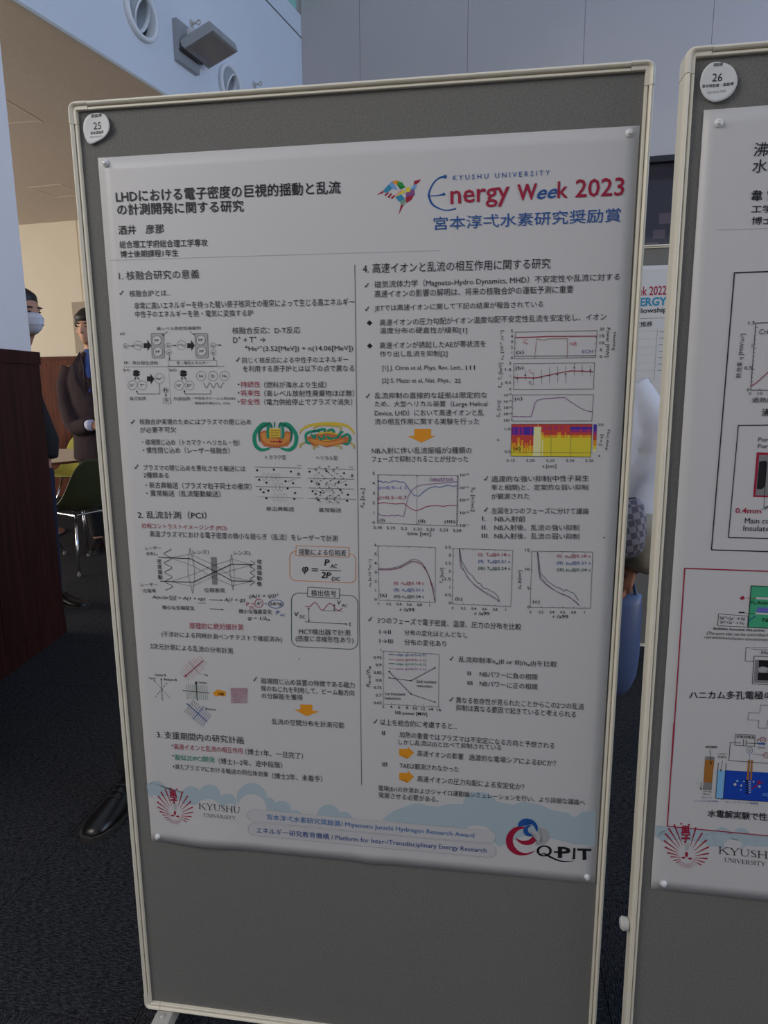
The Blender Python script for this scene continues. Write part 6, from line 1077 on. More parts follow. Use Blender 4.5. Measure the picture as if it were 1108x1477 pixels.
def notice_board(name, label, loc, rz, tilt=0.0, feet=0.032):
    t = empty(name, loc, rz, label, 'board', 'poster boards standing in the hall'); t.rotation_euler = (0, tilt, rz)
    z0 = ZB + 0.013; z1 = z0 + IH
    obj('fabric_panel', boxes((-0.002, IW + 0.002, 0.0, 0.018, z0 - 0.002, z1 + 0.002)), M_FAB, t)
    c = 0.0205
    for n_, a in (('side_rail', ((0, z0 + c), (0, z1 - c), (-1, 0))), ('side_rail', ((IW, z0 + c), (IW, z1 - c), (1, 0))), ('top_rail', ((c, z1), (IW - c, z1), (0, 1))), ('bottom_rail', ((c, z0), (IW - c, z0), (0, -1)))):
        obj(n_, mk(lambda bm: rail(bm, *a)), M_IVORY, t)
    for cx, cz, a0 in ((0, z1, PI / 2), (IW, z1, 0), (0, z0, PI), (IW, z0, 3 * PI / 2)):
        obj('corner_cap', mk(lambda bm: corner(bm, cx, cz, a0)), M_IVORY_D, t)
    obj('back_panel', boxes((0.0, IW, 0.018, 0.024, z0, z1)), M_FAB, t)
    if feet:
        for cx in (feet, IW - feet):
            def ft(bm):
                r = []
                for y, zt in ((-0.27, 0.034), (-0.02, 0.0595), (0.035, 0.0595), (0.28, 0.034)):
                    r.append([(cx - 0.0175, y, zt), (cx + 0.0175, y, zt), (cx + 0.0175, y, zt - 0.032), (cx - 0.0175, y, zt - 0.032)])
                loft(bm, r)
            f = obj('foot', mk(ft), M_STEEL, t); bmod = f.modifiers.new('soft', 'BEVEL'); bmod.width = 0.003; bmod.segments = 2
            for y in (-0.25, 0.26): obj('glide', mk(lambda bm: lathe(bm, [(0.014, 0.0), (0.014, 0.006), (0.008, 0.008)], 14, Matrix.Translation((cx, y, 0)))), M_DARK, f)
            obj('bolt', mk(lambda bm: lathe(bm, [(0.006, 0.0), (0.006, 0.004), (0.003, 0.006)], 10, Matrix.Translation((cx, -0.02, 0.0575)))), M_STEEL, f)
    return t
B25 = notice_board('poster_board', 'ivory framed grey fabric board carrying the round 25 tag, in front at the centre', (-0.44841, 0.0, 0.0), 0.0)
B26 = notice_board('poster_board', 'ivory framed grey fabric board carrying the round 26 tag, cut by the right picture edge', (0.4814 + 0.0122, -0.0291, 0.0), -0.0087, -0.0069, 0.11)
obj('side_knob', mk(lambda bm: lathe(bm, [(0.006, 0.0), (0.011, 0.003), (0.012, 0.012), (0.008, 0.016)], 14, Matrix.Translation((-0.0125, 0.008, 0.39)) @ Matrix.Rotation(-PI / 2, 4, 'Y'))), mat('white_knob', (0.6, 0.6, 0.58), 0.4), B26)

# ------------------------------------------------------------------ posters
def surf25(u, v):
    x, y = u / 0.841, v / 1.240
    z = 0.0012 + 0.0030 * math.sin(PI * min(1, max(0, x))) * (0.6 + 0.4 * math.sin(PI * min(1, max(0, y))))
    z += 0.0045 * math.exp(-((u - 0.105) / 0.055) ** 2 - ((v - 1.24) / 0.05) ** 2)
    z += 0.0025 * math.exp(-((u - 0.435) / 0.022) ** 2 - ((v - 1.24) / 0.030) ** 2)
    z += 0.0040 * math.exp(-((v - 0.6) / 0.30) ** 2) * max(0, x - 0.93) / 0.07
    return z
def surf26(u, v):
    x, y = u / 0.841, v / 1.2205
    return 0.0012 + 0.0035 * math.sin(PI * min(1, max(0, x))) + 0.0015 * math.sin(PI * y) * max(0, 0.2 - x) * 5
def sheet(name, label, W, H, surf, parent_mtx, data):
    t = empty(name, (0, 0, 0), 0, label, 'poster'); t.matrix_world = parent_mtx
    nx, ny = 42, 62; V = []; F = []
    for s_ in (0, 1):
        for j in range(ny + 1):
            for i in range(nx + 1):
                u, v = W * i / nx, H * j / ny; V.append((u, -surf(u, v) + 0.0004 * s_, -v))
    N = (nx + 1) * (ny + 1); ix = lambda i, j, s_: s_ * N + j * (nx + 1) + i
    for j in range(ny):
        for i in range(nx):
            F.append((ix(i, j, 0), ix(i, j + 1, 0), ix(i + 1, j + 1, 0), ix(i + 1, j, 0))); F.append((ix(i, j, 1), ix(i + 1, j, 1), ix(i + 1, j + 1, 1), ix(i, j + 1, 1)))
    for j in range(ny):
        for i in (0, nx): F.append((ix(i, j, 0), ix(i, j + 1, 0), ix(i, j + 1, 1), ix(i, j, 1)))
    for i in range(nx):
        for j in (0, ny): F.append((ix(i, j, 0), ix(i + 1, j, 0), ix(i + 1, j, 1), ix(i, j, 1)))
    me = bpy.data.meshes.new('paper_sheet'); me.from_pydata(V, [], F); me.update(); bm = bmesh.new(); bm.from_mesh(me); bmesh.ops.recalc_face_normals(bm, faces=bm.faces); bm.to_mesh(me); bm.free()
    link('paper_sheet', me, M_PAPER, t, False)
    for p in me.polygons: p.use_smooth = True
    for blk, rows in data.items():
        if blk in ('arrow_print', 'title_text', 'panel_border'):      # separate marks become parts of their own
            for r in rows: pr = Print(surf); pr.rows([r]); pr.build({'arrow_print': 'arrow_print', 'title_text': 'title_line', 'panel_border': 'border_line'}[blk], t)
            continue
        pr = Print(surf); pr.rows(rows); pr.build(blk, t)
    return t
def on_board(board, x, zdown, y=0.0):      # x right and zdown from the fabric's top left corner
    bpy.context.view_layer.update()
    return board.matrix_world @ Matrix.Translation((x, y, ZB + 0.013 + IH - zdown))
PM25 = on_board(B25, 0.0279, 0.0701); PM26 = on_board(B26, 0.0164, 0.0652)
def in_frame(board, mm, W, H): return mm
sheet('research_poster', 'white research poster with the large Energy Week 2023 heading, on the middle board', 0.841, 1.240, surf25, PM25, PRINT_25)
# the right-hand poster: everything printed is clipped to the sheet
sheet('research_poster', 'white research poster with red outlined panels, on the board tagged 26', 0.841, 1.2205, surf26, PM26, PRINT_26)

# pins and round tags
def pin(M0, u, v, surf, label):
    t = empty('pushpin', (0, 0, 0), 0, label, 'pushpin', 'clear white pushpins at the poster corners')
    t.matrix_world = M0 @ Matrix.Translation((u, -surf(u, v), -v)) @ Matrix.Rotation(PI / 2, 4, 'X')
    obj('pin_head', mk(lambda bm: lathe(bm, [(0.0035, 0.0002), (0.0058, 0.0008), (0.0060, 0.0016), (0.0050, 0.0022), (0.0028, 0.0026), (0.0022, 0.0040), (0.0032, 0.0050), (0.0034, 0.0060), (0.0026, 0.0066), (0.0012, 0.0062)], 20)), M_PIN, t, True)
    obj('needle', mk(lambda bm: lathe(bm, [(0.0005, -0.004), (0.0006, 0.0064)], 6)), M_CHROME, t)
for u, v, lb in ((0.0132, 0.0086, 'clear white pushpin in the top left corner of the Energy Week 2023 poster'), (0.8271, 0.0091, 'clear white pushpin in the top right corner of the Energy Week 2023 poster'),
                 (0.0142, 1.2279, 'clear white pushpin in the bottom left corner of the Energy Week 2023 poster'), (0.8326 - 0.006, 1.2269, 'clear white pushpin in the bottom right corner of the Energy Week 2023 poster')):
    pin(PM25, u, v, surf25, lb)
pin(PM26, 0.0201, 0.0178, surf26, 'clear white pushpin in the top left corner of the poster on board 26')
pin(PM26, 0.0196, 1.2072, surf26, 'clear white pushpin in the bottom left corner of the poster on board 26')
def badge(M0, outline, c, curl, label, texts):
    t = empty('number_tag', (0, 0, 0), 0, label, 'tag', 'round paper number tags on the boards'); t.matrix_world = M0
    sf = lambda u, v: 0.0022 + curl * ((max(0, (u - c[0]) / 0.02)) ** 2 * 0.5 + max(0, (v - c[1]) / 0.022) ** 2 * 0.5 + 0.12 * ((u - c[0]) / 0.02) ** 2)
    V = []; F = []; n = len(outline); R_ = 6
    for s_ in (0, 1):
        V.append((c[0], -sf(*c) + 0.0003 * s_, -c[1]))
        for k in range(1, R_ + 1):
            for (u, v) in outline:
                a, b = c[0] + (u - c[0]) * k / R_, c[1] + (v - c[1]) * k / R_; V.append((a, -sf(a, b) + 0.0003 * s_, -b))
    NN = 1 + n * R_
    for s_ in (0, 1):
        o = s_ * NN
        for i in range(n):
            F.append((o, o + 1 + i, o + 1 + (i + 1) % n))
            for k in range(R_ - 1): F.append((o + 1 + k * n + i, o + 1 + (k + 1) * n + i, o + 1 + (k + 1) * n + (i + 1) % n, o + 1 + k * n + (i + 1) % n))
    for i in range(n):
        a = 1 + (R_ - 1) * n; F.append((a + i, a + (i + 1) % n, NN + a + (i + 1) % n, NN + a + i))
    me = bpy.data.meshes.new('paper_disc'); me.from_pydata(V, [], F); bm = bmesh.new(); bm.from_mesh(me); bmesh.ops.recalc_face_normals(bm, faces=bm.faces); bm.to_mesh(me); bm.free()
    link('paper_disc', me, mat('tag_paper', (0.66, 0.67, 0.67), 0.6), t, True)
    pr = Print(sf)
    for tx in texts: pr.text(*tx, z=0.0004)
    pr.build('lettering', t)
mm = lambda L_: [(a / 1000, b / 1000) for a, b in L_]
def smooth_closed(p, k=3):
    o = []; n = len(p)
    for i in range(n):
        a, b, c, d = p[i - 1], p[i], p[(i + 1) % n], p[(i + 2) % n]
        for j in range(k):
            t = j / k; o.append(tuple(.5 * (2 * b[q] + (c[q] - a[q]) * t + (2 * a[q] - 5 * b[q] + 4 * c[q] - d[q]) * t * t + (3 * b[q] - a[q] - 3 * c[q] + d[q]) * t ** 3) for q in (0, 1)))
    return o
badge(PM25, smooth_closed(mm([[6.6, -65.7], [17.7, -63.0], [24.6, -56.2], [28.0, -45.9], [25.6, -36.8], [16.8, -29.0], [5.5, -24.0], [-5.7, -20.0], [-12.1, -21.4], [-16.9, -29.0], [-19.8, -38.4], [-19.6, -47.7], [-16.4, -56.7], [-8.1, -64.1]])), (0.003, -0.044), 0.005,
      'round white paper tag numbered 25, curling off the middle board', [('25', (-.0024, -.0420), (.0112, -.0418), .0105, 'k'), ('宮本奨励賞', (-.0080, -.0348), (.0148, -.0352), .0042, 'g2', .02), ('奨励賞', (-.0050, -.0592), (.0140, -.0600), .0048, 'g2', .02), ('2023 0130 0200', (-.0090, -.0295), (.0118, -.0298), .0026, 'g4')])
badge(PM26, smooth_closed(mm([[13.4, -58.8], [24.3, -55.7], [33.0, -49.3], [38.7, -37.4], [38.9, -27.1], [34.3, -17.1], [26.5, -10.7], [14.8, -7.8], [6.2, -9.8], [-2.7, -17.5], [-7.1, -28.2], [-7.7, -37.5], [-4.9, -48.8], [1.7, -56.3], [7.5, -58.7]]), 2), (0.015, -0.034), 0.004,
      'round white paper tag numbered 26, on the board at the right edge', [('26', (.0076, -.0346), (.0204, -.0342), .0100, 'k'), ('宮本奨励賞・奨励賞', (-.0048, -.0276), (.0350, -.0274), .0040, 'g2', .02), ('奨励賞', (.0082, -.0532), (.0200, -.0534), .0040, 'g2', .02), ('2023 0130 0200', (.0020, -.0196), (.0258, -.0200), .0028, 'g4')])

# third board farther back with its own poster
B3 = notice_board('poster_board', 'grey fabric board farther back, seen in the gap between the two front boards', (0.62, 1.905, 0.105), -0.05)
PM3 = on_board(B3, 0.02, 0.066)
flat = lambda u, v: 0.0015
P3 = {'heading_text': [], 'chart_print': []}
t3 = sheet('research_poster', 'bluish white poster with ENERGY lettering on the board farther back', 0.79, 1.16, flat, PM3, {})
def w3(px_list): return px_list
pr = Print(flat)
pr.text('Week 2022', (0.135, 0.118), (0.295, 0.116), 0.036, 'r', .01)
pr.text('ENERGY', (0.142, 0.160), (0.300, 0.158), 0.034, 'c', .03)
pr.text('Fellowship', (0.165, 0.193), (0.302, 0.191), 0.026, 'k', .015)
pr.build('heading_text', t3)
pr = Print(flat)
pr.line([(0.02, 0.208), (0.77, 0.206)], 1.5, 'g3'); pr.text('温度推移', (0.155, 0.243), (0.250, 0.241), 0.022, 'g2', .02)
for k in range(7): pr.line([(0.02, 0.260 + k * 0.032), (0.268, 0.258 + k * 0.032)], 0.8, 'g5'); pr.line([(0.280, 0.262 + k * 0.026), (0.310, 0.262 + k * 0.026)], 2.5, 'g4')
pr.line([(0.270, 0.25), (0.270, 0.46)], 1.0, 'g4')
for k in range(6): pr.text('プラズマの乱流'[:7 - k % 3], (0.14, 0.475 + k * 0.030), (0.14 + 0.12 - 0.02 * (k % 3), 0.474 + k * 0.030), 0.014, 'g3', .01)
pr.build('chart_print', t3)
bpy.data.objects.remove(FO)

# ------------------------------------------------------------------ furniture in the alcove
def round_table(loc, label):
    t = empty('cafe_table', loc, 0, label, 'table')
    obj('tabletop', mk(lambda bm: lathe(bm, [(0.73, 0.700), (0.745, 0.7015), (0.745, 0.7185), (0.742, 0.72)], 56)), mat('cream_laminate', (0.62, 0.56, 0.48), 0.35), t)
    obj('edge_band', mk(lambda bm: lathe_open(bm, [(0.7455, 0.698), (0.7475, 0.699), (0.7475, 0.7175), (0.7455, 0.7185)], 56, Matrix.Identity(4))), mat('brown_edge', (0.16, 0.06, 0.035), 0.45), t)
    obj('pedestal', mk(lambda bm: lathe(bm, [(0.035, 0.02), (0.035, 0.66), (0.12, 0.70)], 20)), M_CHROME, t, True)
    obj('base_disc', mk(lambda bm: lathe(bm, [(0.30, 0.0), (0.30, 0.012), (0.05, 0.03)], 32)), M_CHROME, t)
    return t
round_table((-3.90, 4.38, 0), 'round cream table with a brown edge, among the green chairs in the alcove')
def shell_chair(loc, rz, col, label):
    t = empty('shell_chair', loc, rz, label, 'chair', 'moulded shell chairs round the cafe table')
    # profile: (y, z, halfwidth, edge lift)
    prof = [(-0.235, 0.445, 0.18, 0.0), (-0.215, 0.462, 0.205, 0.006), (-0.15, 0.462, 0.225, 0.022), (-0.05, 0.447, 0.235, 0.045), (0.06, 0.438, 0.238, 0.07), (0.13, 0.452, 0.238, 0.09), (0.175, 0.50, 0.236, 0.085), (0.20, 0.57, 0.230, 0.06), (0.222, 0.65, 0.222, 0.04), (0.243, 0.73, 0.208, 0.022), (0.258, 0.795, 0.180, 0.010), (0.266, 0.83, 0.120, 0.002)]
    V = []; F = []; M_ = 14; TH = 0.010
    nr = len(prof)
    for s_ in (0, 1):
        for i, (y, z, hw, lf) in enumerate(prof):
            y0, z0 = prof[max(i - 1, 0)][:2]; y1, z1 = prof[min(i + 1, nr - 1)][:2]; d = Vector((y1 - y0, z1 - z0)).normalized(); nn = Vector((-d.y, d.x))   # towards the sitter
            for j in range(M_ + 1):
                x = -1 + 2 * j / M_; e = lf * abs(x) ** 2.4
                V.append((hw * math.sin(x * PI / 2 * 0.999) * 1.0 if False else hw * x, y + nn.x * e + (-nn.x * TH if s_ else 0), z + nn.y * e + (-nn.y * TH if s_ else 0)))
    W_ = M_ + 1; N = nr * W_
    for i in range(nr - 1):
        for j in range(M_):
            a = i * W_ + j; F.append((a, a + 1, a + W_ + 1, a + W_)); F.append((N + a, N + a + W_, N + a + W_ + 1, N + a + 1))
    for i in range(nr - 1):
        for j in (0, M_): a = i * W_ + j; F.append((a, a + W_, N + a + W_, N + a))
    for j in range(M_):
        for i in (0, nr - 1): a = i * W_ + j; F.append((a, a + 1, N + a + 1, N + a))
    me = bpy.data.meshes.new('shell'); me.from_pydata(V, [], F); bm = bmesh.new(); bm.from_mesh(me); bmesh.ops.recalc_face_normals(bm, faces=bm.faces); bm.to_mesh(me); bm.free()
    o = link('shell', me, col, t, True)
    ss = o.modifiers.new('round', 'SUBSURF'); ss.levels = 1; ss.render_levels = 1
    obj('underframe', mk(lambda bm: (tube(bm, [(-0.13, -0.12, 0.425), (-0.13, 0.11, 0.415), (0.13, 0.11, 0.415), (0.13, -0.12, 0.425), (-0.13, -0.12, 0.425)], 0.008, 8))), M_CHROME, t)
    for sx, sy in ((-1, -1), (1, -1), (-1, 1), (1, 1)):
        l = obj('leg', mk(lambda bm: tube(bm, [(sx * 0.12, sy * 0.11, 0.42), (sx * 0.215, sy * 0.215, 0.02)], [0.0105, 0.0095], 12)), M_CHROME, t, True)
        obj('glide', mk(lambda bm: lathe(bm, [(0.011, 0), (0.013, 0.012), (0.010, 0.024)], 12, Matrix.Translation((sx * 0.2175, sy * 0.2175, 0)))), mat('grey_glide', (0.2, 0.2, 0.2), 0.6), l)
    return t
M_OLIVE = mat('dark_olive_shell', (0.050, 0.052, 0.018), 0.45)
M_LIME = mat('lime_yellow_shell', (0.36, 0.33, 0.055), 0.42)
M_GREEN = mat('mid_green_shell', (0.17, 0.22, 0.08), 0.45)
shell_chair((-2.76, 3.43, 0), -1.9, M_OLIVE, 'dark olive shell chair on chrome legs, nearest, beside the board frame')
shell_chair((-3.42, 3.66, 0), 2.6, M_LIME, 'lime yellow shell chair half under the round table, beside the wooden pillar')
shell_chair((-3.95, 5.30, 0), 0.1, M_LIME, 'lime yellow shell chair behind the round table')
shell_chair((-4.95, 5.75, 0), -0.3, M_GREEN, 'mid green shell chair farthest back by the red-brown wainscot')

# ------------------------------------------------------------------ people
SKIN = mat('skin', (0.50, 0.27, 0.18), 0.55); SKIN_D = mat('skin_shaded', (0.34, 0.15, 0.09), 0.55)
HAIR = mat('black_hair', (0.010, 0.009, 0.010), 0.5, noise=0.5, nscale=60, bump=0.6, bscale=120)
def fuse(name, bm, m, parent, voxel=0.012, smooth_it=6):
    """one continuous surface from overlapping lofted volumes"""
    me = bpy.data.meshes.new(name); bm.to_mesh(me); bm.free(); o = bpy.data.objects.new(name, me); COL.objects.link(o)
    r = o.modifiers.new('r', 'REMESH'); r.mode = 'VOXEL'; r.voxel_size = voxel
    s = o.modifiers.new('s', 'SMOOTH'); s.factor = 0.6; s.iterations = smooth_it
    dg = bpy.context.evaluated_depsgraph_get(); m2 = bpy.data.meshes.new_from_object(o.evaluated_get(dg)); bpy.data.objects.remove(o)
    m2.name = name
    if not m2.materials: m2.materials.append(m)
    else: m2.materials[0] = m
    for p in m2.polygons: p.use_smooth = True
    o = bpy.data.objects.new(name, m2); COL.objects.link(o); o.parent = parent; return o
def oval(bm, secs, n=24):
    # secs: (cx, cy, z, rx, ry) stacked horizontally
    loft(bm, [[(cx + rx * math.cos(2 * PI * k / n), cy + ry * math.sin(2 * PI * k / n), z) for k in range(n)] for cx, cy, z, rx, ry in secs])
def head_parts(bm, hx, hy, hz, yaw, s=1.0):
    """head facing local -y before yaw; hz = eye height"""
    M_ = Matrix.Translation((hx, hy, hz)) @ Matrix.Rotation(yaw, 4, 'Z') @ Matrix.Scale(s, 4)
    def e(c, r, rot=None): ellipsoid(bm, (0, 0, 0), r, None, 20, 14) if False else _e(bm, M_, c, r, rot)
    e((0, 0.012, 0.030), (0.076, 0.094, 0.088)); e((0, -0.010, -0.035), (0.064, 0.078, 0.078)); e((0, -0.045, -0.088), (0.034, 0.036, 0.030))
    e((0, -0.088, -0.018), (0.012, 0.018, 0.030)); e((0, -0.102, -0.034), (0.015, 0.013, 0.011))
    e((0, -0.072, 0.022), (0.056, 0.020, 0.012)); e((0, -0.080, -0.064), (0.024, 0.011, 0.006)); e((0, -0.078, -0.074), (0.020, 0.011, 0.006))
    for sg in (-1, 1):
        e((sg * 0.045, -0.055, -0.030), (0.022, 0.024, 0.020)); e((sg * 0.077, 0.012, -0.010), (0.009, 0.019, 0.032)); e((sg * 0.030, -0.072, 0.002), (0.014, 0.012, 0.009))
    return M_
def _e(bm, M_, c, r, rot):
    res = bmesh.ops.create_uvsphere(bm, u_segments=18, v_segments=12, radius=1)
    bmesh.ops.transform(bm, matrix=M_ @ Matrix.Translation(c) @ (rot if rot is not None else Matrix.Identity(4)) @ Matrix.Diagonal((*r, 1)), verts=res['verts'])
def eyes(parent, M_):
    for sg in (-1, 1):
        bm = bmesh.new(); _e(bm, M_, (sg * 0.030, -0.079, 0.003), (0.0125, 0.007, 0.0042), None); obj('eye', bm, mat('dark_eye', (0.02, 0.015, 0.012), 0.2), parent, True)
        bm = bmesh.new(); _e(bm, M_, (sg * 0.031, -0.087, 0.025), (0.020, 0.006, 0.0045), None); obj('eyebrow', bm, HAIR, parent, True)
def hand(bm, wrist, direction, palmn, s=1.0, curl=0.5):
    d = Vector(direction).normalized(); n_ = Vector(palmn).normalized(); a = d.cross(n_).normalized()   # a = thumb side
    w_ = Vector(wrist)
    P_ = lambda x, y, z: w_ + a * x * s + d * y * s + n_ * z * s
    loft(bm, [[P_(x * k, y, z * t_) for x, z in ((-1, -.35), (-1, .35), (-.6, 1), (.6, 1), (1, .35), (1, -.35), (.6, -1), (-.6, -1))] for y, k, t_ in ((-0.01, 0.026, 0.018), (0.02, 0.034, 0.016), (0.06, 0.042, 0.014), (0.09, 0.041, 0.012))])
    for i, (x, L_) in enumerate(((0.031, 0.072), (0.011, 0.080), (-0.010, 0.075), (-0.030, 0.060))):
        c1 = curl * 0.8
        p0 = P_(x, 0.075, 0); p1 = P_(x, 0.092 + L_ * 0.35 * math.cos(c1), L_ * 0.35 * math.sin(c1)); p2 = p1 + (d * math.cos(c1 * 2) + n_ * math.sin(c1 * 2)) * L_ * 0.35 * s; p3 = p2 + (d * math.cos(c1 * 2.8) + n_ * math.sin(c1 * 2.8)) * L_ * 0.28 * s
        tube(bm, [p0, p1, p2, p3], [0.0092 * s, 0.0088 * s, 0.0080 * s, 0.0062 * s], 10)
    tube(bm, [P_(0.022, 0.015, 0.004), P_(0.044, 0.045, 0.012), P_(0.052, 0.075, 0.024), P_(0.046, 0.095, 0.034)], [0.013 * s, 0.0115 * s, 0.0100 * s, 0.0075 * s], 10)
def limb(bm, pts, rad, n=16, flat=1.0): tube(bm, pts, rad, n, flat)
def trousers(bm, hip=0.93, lx=0.09, legs=None, r=(0.095, 0.075, 0.058, 0.055)):
    oval(bm, [(0, 0, hip - 0.13, 0.165, 0.115), (0, 0, hip - 0.05, 0.172, 0.120), (0, 0, hip + 0.06, 0.155, 0.108), (0, 0, hip + 0.12, 0.148, 0.102)])
    for hp, kn, an in legs: limb(bm, [hp, (Vector(hp) + Vector(kn)) / 2, kn, (Vector(kn) + Vector(an)) / 2, an], [r[0], (r[0] + r[1]) / 2, r[1], (r[1] + r[2]) / 2, r[3]])
def shoe(parent, at, yaw, m, L_=0.28):
    M_ = Matrix.Translation(at) @ Matrix.Rotation(yaw, 4, 'Z')
    # sections along -y (toe), half-width, height
    sec = [(0.075, 0.026, 0.055), (0.062, 0.036, 0.085), (0.03, 0.038, 0.095), (-0.01, 0.037, 0.088), (-0.05, 0.039, 0.066), (-0.10, 0.046, 0.052), (-0.14, 0.045, 0.044), (-0.175, 0.036, 0.036), (-0.195, 0.018, 0.026)]
    def f(bm):
        loft(bm, [[M_ @ Vector((hw * math.cos(a), y, 0.014 + (h - 0.014) * max(0, math.sin(a)) ** 0.8 if math.sin(a) > 0 else 0.012)) for a in [2 * PI * k / 18 for k in range(18)]] for y, hw, h in sec])
    s_ = obj('shoe', mk(f), m, parent, True)
    def g(bm):
        out = [(0.080, 0.022), (0.070, 0.036), (0.03, 0.040), (-0.02, 0.037), (-0.06, 0.041), (-0.11, 0.049), (-0.15, 0.048), (-0.185, 0.038), (-0.205, 0.016)]
        pts = [(w_, y) for y, w_ in out] + [(-w_, y) for y, w_ in out[::-1]]
        loft(bm, [[M_ @ Vector((x, y, z)) for x, y in pts] for z in (0.0, 0.016)])
    obj('sole', mk(g), mat('shoe_sole', (0.045, 0.042, 0.035), 0.5), s_)
    for k in range(3): obj('lace', mk(lambda bm: tube(bm, [M_ @ Vector((x, -0.03 - k * 0.018, 0.083 - k * 0.009 - abs(x) * 0.25)) for x in (-0.022, 0, 0.022)], 0.0022, 6)), M_DARK, s_)

# --- man with a white mask, mostly behind the pillar
def masked_man():
    X = -2.47; Y = 2.46
    t = empty('person', (X, Y, 0), -0.0, 'dark haired person wearing a white face mask, peeking out behind the white pillar', 'person')
    yaw = PI / 2 - 0.25        # looks to the right of the picture
    bm = bmesh.new(); M_ = head_parts(bm, 0.118, 0.0, 1.735, yaw, 1.06)
    oval(bm, [(0.03, 0.015, 1.50, 0.062, 0.062), (0.12, 0.012, 1.66, 0.055, 0.058)])
    oval(bm, [(0, 0.0, 0.95, 0.13, 0.10), (-0.05, 0, 1.36, 0.11, 0.10), (0, 0, 1.50, 0.07, 0.07)])
    for sx in (-1, 1):
        limb(bm, [(-0.05 + sx * 0.10, 0, 1.40), (-0.02 + sx * 0.15, 0.02, 1.15), (sx * 0.17, 0.0, 0.90)], [0.05, 0.042, 0.028]); limb(bm, [(sx * 0.085, 0, 0.93), (sx * 0.09, 0, 0.5), (sx * 0.09, 0.01, 0.09)], [0.08, 0.055, 0.04])
    body = fuse('body', bm, SKIN, t, 0.009)
    for hs in (-1, 1): obj('hand', mk(lambda h: hand(h, (hs * 0.17, 0.0, 0.90), (0, -0.1, -1), (-hs, 0, 0), 1.0, 0.5)), SKIN, body, True)
    eyes(body, M_)
    bm = bmesh.new(); _e(bm, M_, (0, 0.022, 0.055), (0.083, 0.098, 0.082), None); _e(bm, M_, (0, 0.05, 0.01), (0.078, 0.070, 0.075), None); _e(bm, M_, (0, -0.025, 0.080), (0.062, 0.050, 0.036), None)
    fuse('hair', bm, HAIR, body, 0.009, 3)
    def mask(bm):
        V = []
        rows = [(0.000, 0.060, -0.092), (-0.015, 0.068, -0.112), (-0.035, 0.070, -0.122), (-0.060, 0.066, -0.118), (-0.085, 0.054, -0.106), (-0.108, 0.034, -0.080)]
        loft_rows = []
        for o_ in (0.0, 0.003):
            for z, hw, yf in rows:
                loft_rows.append([M_ @ Vector((hw * 1.06 * math.sin(a), (yf - o_) * math.cos(a) * 1.0 + 0.012 * abs(math.sin(a)), z)) for a in [(-1.25 + 2.5 * k / 14) for k in range(15)]])
        vs = [[bm.verts.new(p) for p in r] for r in loft_rows]; n = len(rows)
        for b in (0, n):
            for i in range(n - 1):
                for j in range(14): bm.faces.new((vs[b + i][j], vs[b + i][j + 1], vs[b + i + 1][j + 1], vs[b + i + 1][j]))
        for i in range(n - 1):
            for j in (0, 14): bm.faces.new((vs[i][j], vs[i + 1][j], vs[n + i + 1][j], vs[n + i][j]))
        for j in range(14):
            for i in (0, n - 1): bm.faces.new((vs[i][j], vs[i][j + 1], vs[n + i][j + 1], vs[n + i][j]))
    mk_ = obj('face_mask', mk(mask), mat('white_mask_cloth', (0.66, 0.68, 0.78), 0.8), body, True)
    for sg in (-1, 1):
        for z in (-0.012, -0.070): obj('ear_loop', mk(lambda bm: tube(bm, [M_ @ Vector((sg * 0.066, -0.035, z)), M_ @ Vector((sg * 0.080, 0.0, -0.01))], 0.0018, 6)), mat('white_mask_cloth', (0.66, 0.68, 0.78)), mk_)
    for z in (-0.030, -0.062): obj('pleat', mk(lambda bm: tube(bm, [M_ @ Vector((0.069 * math.sin(a), -0.1245 * math.cos(a) + 0.01 * abs(math.sin(a)), z)) for a in [(-0.9 + 1.8 * k / 10) for k in range(11)]], 0.0022, 6)), mat('white_mask_cloth', (0.66, 0.68, 0.78)), mk_)
    J = mat('black_jacket_cloth', (0.012, 0.012, 0.016), 0.85)
    bm = bmesh.new(); oval(bm, [(0.0, 0, 0.93, 0.185, 0.150), (0.0, 0, 1.05, 0.175, 0.145), (-0.05, 0, 1.30, 0.150, 0.140), (-0.06, 0.01, 1.45, 0.120, 0.11), (0.02, 0.01, 1.53, 0.075, 0.08)])
    for sx in (-1, 1): limb(bm, [(-0.05 + sx * 0.10, 0.01, 1.42), (-0.03 + sx * 0.145, 0.03, 1.20), (sx * 0.185, 0.02, 1.02), (sx * 0.195, 0.0, 0.92)], [0.065, 0.058, 0.056, 0.044])
    fuse('jacket', bm, J, body)
    bm = bmesh.new(); trousers(bm, legs=[((-0.09, 0, 0.86), (-0.10, -0.01, 0.50), (-0.10, 0.02, 0.10)), ((0.10, 0, 0.86), (0.12, -0.01, 0.50), (0.11, 0.02, 0.10))])
    fuse('jeans', bm, mat('blue_jeans', (0.010, 0.016, 0.045), 0.85), body)
    S = mat('black_shoe', (0.010, 0.010, 0.011), 0.35)
    shoe(body, (-0.10, 0.0, 0), 1.2, S); shoe(body, (0.11, 0.10, 0), 1.35, S)
    return t
masked_man()

